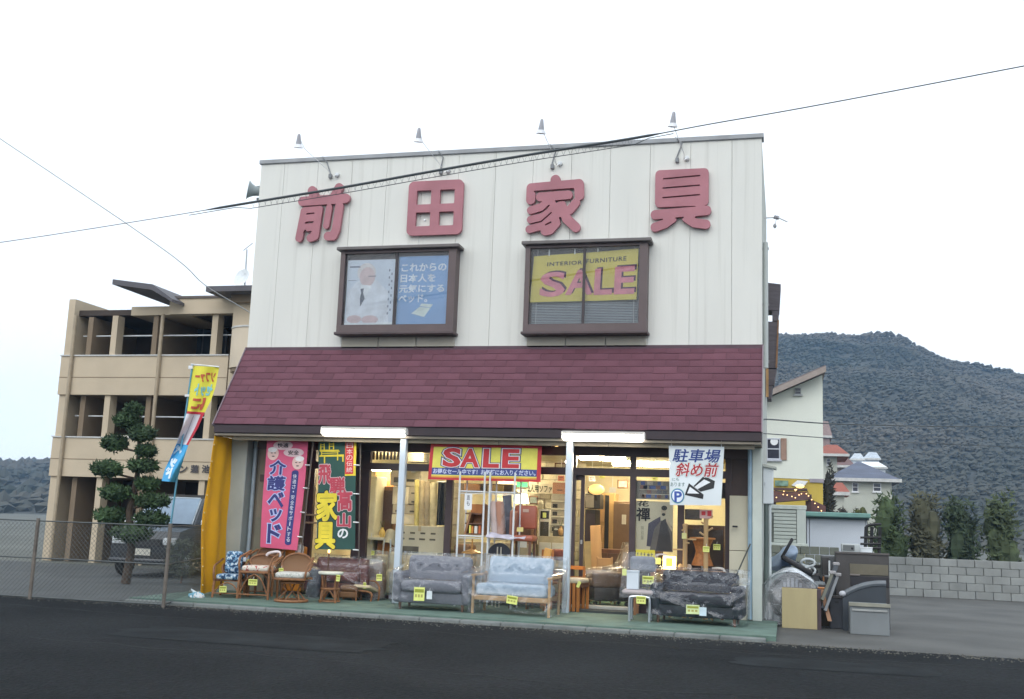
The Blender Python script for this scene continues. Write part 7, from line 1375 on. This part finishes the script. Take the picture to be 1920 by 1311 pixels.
for k, (u, m) in enumerate(((1665, mat((.05, .075, .03), .9, .5, 2)), (1735, mat((.07, .07, .04), .9, .5, 2)), (1800, mat((.04, .06, .03), .9, .5, 2)), (1875, mat((.06, .08, .035), .9, .5, 2)))):
    bush('garden_shrub', ('green shrub just beyond the junk pile at right', 'olive shrub behind the low wall at right', 'dark green shrub second from the right edge', 'green shrub at the far right edge')[k], 'shrub', u-38, 925-8*(k % 2), u+38, 1000, 20, m, 1500, .22, group='shrubs behind the right boundary wall')
t = Th('boundary_wall', 'grey concrete block boundary wall at the right edge of the yard', 'wall', (at(1640, 1040, 11).x, 11, -.07)); x = at(1634, 1040, 11).x
for r_ in range(5):
    for k in range(24): t.part('block', MB().rbox(x+k*.4+(.2 if r_ % 2 else 0)+.005, x+k*.4+(.2 if r_ % 2 else 0)+.393, 11, 11.14, -.07+r_*.19+.004, -.07+r_*.19+.186, .008, 1), mat((.27, .28, .27), .9, .15, 2, .3, rnd=.12))
# ------------------------------------------------------------------ stored furniture in the side yard
JD = mat((.055, .05, .048), .6, .2, 3, .1); JG = mat((.032, .040, .050), .5, .15, 3)
# wrapped round table on edge
x0, x1, z0, z1 = rect(1440, 1075, 1533, 1190, .2); cx_ = (x0+x1)/2; rr_ = (x1-x0)/2; zc = z1-rr_
t = Th('wrapped_round_table', 'round table top on its edge shrouded in white plastic beside the pillar', 'table', (cx_, .2, -.064)); t.part('top', MB().lathe([(rr_-.02, -.04), (rr_, -.03), (rr_, .0), (rr_-.02, .01)], (cx_, .25, zc), 32, (0, -1, 0)), mat((.13, .125, .13), .5, .2, 4)); t.part('rim', MB().tube([(cx_+rr_*.88*math.cos(2*math.pi*k/32), .23, zc+rr_*.88*math.sin(2*math.pi*k/32)) for k in range(32)], .03, 6, True), BLACK)
for k in range(9): a_ = math.pi*(k+.5)/9; t.part('rib', MB().box(cx_+rr_*.5*math.cos(a_)-.02, cx_+rr_*.5*math.cos(a_)+.02, .18, .235, zc, zc+rr_*.8*math.sin(a_)), mat((.30, .31, .34), .5))
t.part('hub', lathe_mb([(.09, 0), (.09, .08), (.03, .1)], (cx_, .23, zc), 14, (0, -1, 0)), BLACK)
def dome(a, b, off=0.):
    ang = math.pi*(1-a); r = rr_*1.17*(1+.03*math.sin(a*17)); zz_ = max(-.05, zc+r*math.sin(ang)*1.02); w = b-.5
    return Vector((cx_-.03+r*math.cos(ang)*(1.1 if abs(math.cos(ang)) > .9 else 1), .2+w*.55-off, zz_-.08*abs(w)))
t.part('plastic_wrap', MB().sheet(noise_surf(dome, .05, 4, 6), 40, 12, .0015), film_mat(.5, 4.5, .35), smooth=True)
t.part('plastic_wrap', MB().sheet(noise_surf(lambda a, b, off=0.: Vector((cx_-rr_*1.22+rr_*2.3*a, .0-.1*(1-b)-off, max(-.05, -.05+b*(zc+.05+rr_*1.1*math.sqrt(max(0, 1-(2.0*a-1.0)**2)))))), .05, 4, 7), 30, 26, .0015), film_mat(.17, 5, .3), smooth=True)
# blue-white bundle above
x0, x1, z0, z1 = rect(1434, 1032, 1488, 1075, 1.2)
t = Th('plastic_bundle', 'pale blue crumpled plastic bundle heaped behind the wrapped round table', 'bundle', ((x0+x1)/2, 1.2, -.064)); cc = Vector(((x0+x1)/2, 1.2, (z0+z1)/2))
def bun(a, b, off=0.):
    th, ph = 2*math.pi*a, math.pi*b; r = 1+.18*math.sin(3*th+1)*math.sin(ph); return cc+Vector(((x1-x0)*.55*r*math.sin(ph)*math.cos(th)+.1*math.cos(ph), .3*r*math.sin(ph)*math.sin(th), (z1-z0)*.62*math.cos(ph)+.12*math.sin(ph)*math.cos(th)))
t.part('sheet', MB().sheet(noise_surf(bun, .09, 4, 3), 30, 18, .002), mat((.52, .62, .74), .35, .15, 5, .3), smooth=True); t.part('support', MB().rbox(x0+.05, x1-.05, 1.0, 1.5, -.064, z0+.12, .03, 2), mat((.24, .31, .31), .7, .1, 3))
# plywood panel in front
x0, x1, z0, z1 = rect(1466, 1103, 1532, 1170, -.4); t = Th('plywood_panel', 'pale tan plywood cabinet back standing in front of the wrapped table', 'panel', ((x0+x1)/2, -.4, -.064)); t.part('panel', MB().rbox(x0, x1, -.41, -.39, -.064, z1, .004, 1), mat((.40, .335, .18), .75, .1, 1.5, .05, stretch=(3, 1, .4))); t.part('carcass', MB().box(x0+.01, x1+.06, -.389, .05, -.064, z1-.01), mat((.055, .035, .04), .6))
t = Th('leaning_plank', 'brown wooden plank leaning right of the plywood panel', 'plank', tuple(at(1545, 1160, -.3))); mb = MB(); q0, q1 = at(1556, 1165, -.35), at(1540, 1104, -.15); mb.M = None; mb.add([q0+Vector((-.03, 0, 0)), q0+Vector((.03, 0, 0)), q1+Vector((.03, 0, 0)), q1+Vector((-.03, 0, 0)), q0+Vector((-.03, .12, 0)), q0+Vector((.03, .12, 0)), q1+Vector((.03, .12, 0)), q1+Vector((-.03, .12, 0))], [(0, 1, 2, 3), (7, 6, 5, 4), (0, 4, 5, 1), (1, 5, 6, 2), (2, 6, 7, 3), (3, 7, 4, 0)]); t.part('plank', mb, WOODM); t.part('end_block', MB().rbox(q1.x-.05, q1.x+.05, q1.y-.02, q1.y+.13, q1.z, q1.z+.02, .004, 1), WOODO)
# black office chairs upside down with pale loops
c = at(1500, 1062, .9); t = Th('stacked_chairs', 'black stacked chairs with pale plastic loops behind the wrapped table', 'chair', (c.x, .9, -.064)); mb = MB(); mb.M = Matrix.Translation(c) @ Matrix.Rotation(.5, 4, 'Y'); mb.rbox(-.32, .22, -.22, .2, -.05, .03, .02, 2).rbox(-.34, -.29, -.2, .2, -.03, .34, .02, 2); t.part('seat', mb, BLACK, smooth=True)
for k, (u, v, w_) in enumerate(((1515, 1055, .11), (1518, 1070, .09))): p = at(u, v, .75); t.part('loop', MB().tube([p+Vector((w_*math.cos(a_), .02*math.sin(2*a_), .06*math.sin(a_))) for a_ in [2*math.pi*j/14 for j in range(14)]], .02, 6, True), mat((.5, .54, .56), .5), smooth=True)
t.part('frame', MB().tube([c+Vector((.05, 0, -.05)), Vector((c.x+.1, .9, -.06))], .025, 6).tube([c+Vector((-.2, .1, -.05)), Vector((c.x-.25, 1.0, -.06))], .025, 6).tube([c+Vector((.2, -.1, .0)), at(1545, 1095, .8)], .02, 6), BLACK); t.part('grey_pad', MB().rbox(c.x+.0, c.x+.4, .7, 1.05, c.z-.42, c.z-.22, .05, 2), mat((.26, .29, .31), .6, .1, 5), smooth=True)
def junkbox(name, label, cat, u0, v0, u1, v1, Y, dep, m, extra=(), z0=None):
    x0, x1, za, zb = rect(u0, v0, u1, v1, Y); za = -.064 if z0 is None else z0; t = Th(name, label, cat, ((x0+x1)/2, Y+dep/2, za)); t.part('body', MB().rbox(x0, x1, Y, Y+dep, za, zb, .008, 1), m)
    for nm, a, b, v_0, v_1, pr, mm in extra: q0, q1 = at((u0+u1)/2, v_1, Y).z, at((u0+u1)/2, v_0, Y).z; t.part(nm, MB().rbox(x0+(x1-x0)*a, x0+(x1-x0)*b, Y-pr, Y-.001, q0, q1, .004, 1), mm)
    return t
junkbox('dark_desk', 'dark desk on end between the white shed wall and big cabinet', 'desk', 1541, 1043, 1582, 1160, 1.0, .5, mat((.10, .105, .11), .6, .15, 3), [('side_panel', .02, .36, 1046, 1150, .02, JD), ('edge_strip', .0, .45, 1079, 1083, .03, mat((.32, .33, .34), .5))])
junkbox('big_cabinet', 'large dark brown cabinet back, tallest of the stored furniture', 'cabinet', 1568, 1037, 1668, 1170, .3, .55, JD, [('olive_panel', .26, .98, 1058, 1078, .015, mat((.13, .115, .08), .7)), ('lower_recess', .27, .99, 1081, 1100, .012, mat((.02, .018, .022), .6)), ('pale_edge', .26, .45, 1077, 1080, .03, mat((.20, .175, .16), .6)), ('top_edge', -.01, 1.01, 1036, 1040, .02, mat((.085, .075, .07), .6))])
x0, x1, z0, z1 = rect(1580, 1090, 1662, 1175, -.25); t = Th('arched_headboard', 'blue black bed headboard with arched padded top in the right corner', 'headboard', ((x0+x1)/2, -.25, -.064)); arc = [(x0, -.064), (x1, -.064), (x1, z1-.02)]+[(x1-(x1-x0)*k/12, z1-.02+.0*k-.20*((k/12)**2.2)) for k in range(1, 13)]
t.part('board', MB().prism(arc, -.25, -.18), JG); t.part('padded_rim', MB().tube([(x1-(x1-x0)*k/12, -.24, z1-.02-.20*((k/12)**2.2)) for k in range(13)], .045, 8), mat((.11, .125, .14), .4), smooth=True); t.part('finial', MB().ball((x0, -.26, z1-.2), .055, .05, .045, 10, 6), mat((.42, .43, .46), .35), smooth=True)
junkbox('grey_side_table', 'small grey shelf unit at the bottom right corner', 'shelf', 1594, 1133, 1668, 1190, -.8, .4, mat((.17, .185, .19), .6, .1, 3), [('top_board', -.03, 1.03, 1131, 1138, .03, mat((.24, .235, .19), .6)), ('shelf_board', .05, .95, 1143, 1147, .02, mat((.30, .31, .30), .6))])
for k, (ua, va, ub, vb_, lb) in enumerate(((1568, 1058, 1549, 1120, 'dark bed rail with a pale cap leaning left of the big cabinet'), (1571, 1078, 1553, 1128, 'second thinner rail leaning beside the capped one'), (1561, 1074, 1546, 1112, 'olive flat bar leaning against the dark desk'))):
    q1, q0 = at(ua, va, .1-.1*k), at(ub, vb_, -.15-.1*k); q0z = q0+(q0-q1)*.35; t = Th('leaning_rail', lb, 'rail', tuple(q0z), group='rails leaning in the side yard'); t.part('rail', MB().tube([q0z, q1], [.045, .045] if k == 0 else [.03, .03], 4), (JG, mat((.16, .17, .18), .5), mat((.10, .10, .075), .6))[k]); t.part('cap', MB().rbox(q1.x-.05, q1.x+.05, q1.y-.05, q1.y+.05, q1.z-.02, q1.z+.03, .01, 1), mat((.34, .33, .33), .6))
x0, x1, z0, z1 = rect(1578, 1029, 1612, 1040, .5); t = Th('small_appliance', 'small white appliance lying on top of the big cabinet', 'appliance', (x0, .5, z0)); zt_ = at(1618, 1037, .3).z+.003
t.part('case', MB().rbox(x0, x1, .45, .75, zt_, zt_+.13, .015, 2), mat((.42, .45, .45), .5, .05), smooth=True); t.part('front', MB().rbox(x0+.02, x1-.08, .442, .4495, zt_+.02, zt_+.11, .005, 1), mat((.12, .13, .13), .4)); t.part('knob', MB().ball((x0+.16, .44, zt_+.06), .02, .01, .02, 8, 5), BLACK)
t = junkbox('upright_board', 'bright white panel standing right of the small appliance', 'panel', 1612, 1026, 1636, 1037, .55, .1, mat((.66, .70, .72), .6), [('edge', -.02, 1.02, 1026, 1028, .01, WHITE)], zt_)
t = Th('black_rack', 'black pipe rack standing on the big cabinet at the right', 'rack', (at(1630, 1036, .7).x, .7, zt_))
for u in (1622, 1633, 1648): t.part('upright', MB().tube([Vector((at(u, 1030, .7).x, .7, zt_)), at(u+2, 988, .7)], .03, 6), BLACK)
for v in (1020, 1028, 1008): t.part('bar', MB().tube([at(1613, v, .68), at(1652, v, .68)], .02, 6), BLACK)
t.part('top_pipe', MB().tube(catmull([at(1624, 1000, .7), at(1625, 988, .7), at(1634, 984, .7), at(1652, 983, .7)], 4), .025, 6), BLACK, smooth=True)

# ------------------------------------------------------------------ more stock and clutter
def hang_card(u, v, Y, w, h, m, label):
    p = at(u, v, Y); t = Th('hanging_card', label, 'card', tuple(p), group='cards hanging inside the shop'); t.part('card', MB().rbox(p.x-w/2, p.x+w/2, Y-.003, Y+.003, p.z-h/2, p.z+h/2, .002, 1), m); t.part('print', MB().box(p.x-w*.35, p.x+w*.35, Y-.005, Y-.0035, p.z+h*.1, p.z+h*.3).box(p.x-w*.35, p.x+w*.1, Y-.005, Y-.0035, p.z-h*.25, p.z-h*.12), mat((.25, .12, .08), .8)); t.part('string', MB().tube([(p.x, Y, p.z+h/2), (p.x, Y, 2.57)], .003, 4), WHITE)
for a in ((757, 893, .8, .10, .14, LIME, 'lime hanging card in front of the carton stack'), (775, 880, .9, .09, .12, WHITE, 'white hanging card above the carpet rolls'), (1110, 898, 1.6, .12, .09, WHITE, 'white hanging card left in the doorway top'), (1129, 893, 2.2, .1, .08, LIME, 'lime hanging card right in the doorway top'), (1052, 897, 2.0, .12, .1, mat((.62, .2, .12), .7), 'red hanging card by the right post'), (1228, 896, .9, .1, .09, LIME, 'lime hanging card above the picture strip')): hang_card(*a)
def frame(u0, v0, u1, v1, Y, m, label):
    a = rect(u0, v0, u1, v1, Y); t = Th('picture_frame', label, 'picture', (a[0], Y, a[2]), group='framed pictures inside the shop'); t.part('frame', MB().rbox(a[0], a[1], Y-.02, Y, a[2], a[3], .006, 1), WOODD); t.part('picture', MB().box(a[0]+.025, a[1]-.025, Y-.024, Y-.0205, a[2]+.025, a[3]-.025), m)
frame(1040, 868, 1062, 884, 2.95, mat((.35, .3, .2), .7, .5, 8), 'framed brown picture high on the stone wall'); frame(992, 930, 1009, 946, 2.95, mat((.2, .24, .22), .7, .5, 8), 'framed dark green picture on the stone wall'); frame(1158, 900, 1178, 916, 3.2, mat((.4, .34, .22), .7, .5, 8), 'framed pale picture above the tall wardrobe')
def vase(u, v, Y, r, h, m, label):
    p = at(u, v, Y); t = Th('vase', label, 'vase', tuple(p), group='small vases inside the shop'); t.part('body', lathe_mb([(r*.6, 0), (r, h*.4), (r*.9, h*.6), (r*.4, h*.85), (r*.5, h)], tuple(p), 14), m, smooth=True); t.part('stem', MB().tube([p+Vector((0, 0, h*.9)), p+Vector((.03, 0, h*1.7))], .006, 5).tube([p+Vector((0, 0, h*.9)), p+Vector((-.04, 0, h*1.6))], .006, 5), mat((.10, .14, .05), .8))
vase(716, 1008, .95, .06, .18, mat((.55, .40, .12), .4), 'ochre vase on the white table inside the left window'); vase(996, 1052, .9, .05, .14, mat((.12, .16, .22), .3), 'dark blue vase behind the blue sofa'); vase(1051, 1004, 1.22, .05, .16, mat((.5, .3, .12), .4), 'amber vase at the right of the dressing table')
def pile(u, v, Y, w, n, label, cols):
    p = at(u, v, Y); t = Th('cushion_pile', label, 'cushions', (p.x, Y, FZ), group='piled cushions inside the shop'); h = (p.z-FZ)/n
    for k in range(n): t.part('cushion', MB().rbox(p.x-w/2+random.uniform(-.02, .02), p.x+w/2+random.uniform(-.02, .02), Y-.15, Y+.2, FZ+h*k+.002, FZ+h*(k+1)-.002, .05, 2), cols[k % len(cols)], smooth=True)
pile(872, 1020, .35, .34, 5, 'pile of brown and tan floor cushions left of the rack', [mat((.24, .13, .07), .9, .2, 9), mat((.42, .32, .18), .9, .2, 9)]); pile(1046, 1030, .45, .3, 5, 'pile of maroon and cream cushions left of the right post', [mat((.22, .07, .05), .9, .2, 9), mat((.5, .42, .28), .9, .2, 9)]); pile(1222, 1020, .45, .36, 4, 'pile of dark cushions under the calligraphy poster', [mat((.08, .06, .06), .9, .2, 9), mat((.3, .18, .1), .9, .2, 9)])
cab('side_chest', 'brown side chest with three drawers behind the bundled chair', 'chest', 706, 1014, 742, 1060, .95, .35, WOODM, [('drawer', .06, .94, .06+.31*k, .32+.31*k, .014, WOODO) for k in range(3)], FZ)
cab('dark_sideboard', 'dark low sideboard behind the recliner', 'sideboard', 1118, 1030, 1180, 1060, 2.0, .4, WOODD, [('door', .03+.32*k, .33+.32*k, .08, .92, .012, mat((.09, .05, .03), .4)) for k in range(3)], FZ)
# yard clutter
for k, (u0, v0, u1, v1, Y, dep, m, lb, ct, nm) in enumerate(((1492, 1075, 1536, 1150, .75, .35, mat((.05, .055, .06), .6, .2, 4), 'dark crate half hidden behind the wrapped round table', 'crate', 'dark_crate'), (1536, 1098, 1556, 1165, .35, .3, mat((.09, .075, .055), .7, .2, 4), 'brown box between the leaning plank and the dark desk', 'box', 'brown_box'), (1556, 1118, 1582, 1170, -.05, .25, mat((.04, .045, .055), .5, .2, 4), 'low dark crate left of the arched headboard', 'crate', 'dark_crate'), (1519, 1060, 1541, 1100, 1.5, .3, mat((.20, .21, .2), .7, .2, 4), 'grey tote behind the stacked chairs', 'tote', 'grey_tote'))):
    junkbox(nm, lb, ct, u0, v0, u1, v1, Y, dep, m, [('rim', -.02, 1.02, v0-1, v0+4, .02, JD), ('handle_slot', .35, .65, v0+9, v0+13, .004, BLACK)])
rj = random.Random(6)
for k, lb in enumerate(('thin grey pipe leaning over the dark crate', 'black strip of wood leaning over the grey tote', 'pale metal rod poking up beside the dark desk', 'thin brown lath leaning between crates', 'bent grey rod by the stacked chairs')):
    u, v = (1505, 1535, 1546, 1528, 1512)[k], (1120, 1110, 1120, 1128, 1105)[k]; q0 = at(u, v, .5); q1 = at(u+(14, -12, 9, 16, -16)[k], v-(60, 52, 70, 48, 50)[k], .85); q0.z = -.06
    t = Th('loose_rod', lb, 'rod', tuple(q0), group='loose rods in the side yard'); t.part('rod', MB().tube([q0, (q0+q1)/2+Vector((.02*k, 0, 0)), q1], .016, 5), (CHROME, BLACK, STEELW, WOODM, mat((.2, .2, .2), .5))[k]); t.part('end_cap', MB().ball(q1, .022, .022, .022, 6, 4), BLACK)
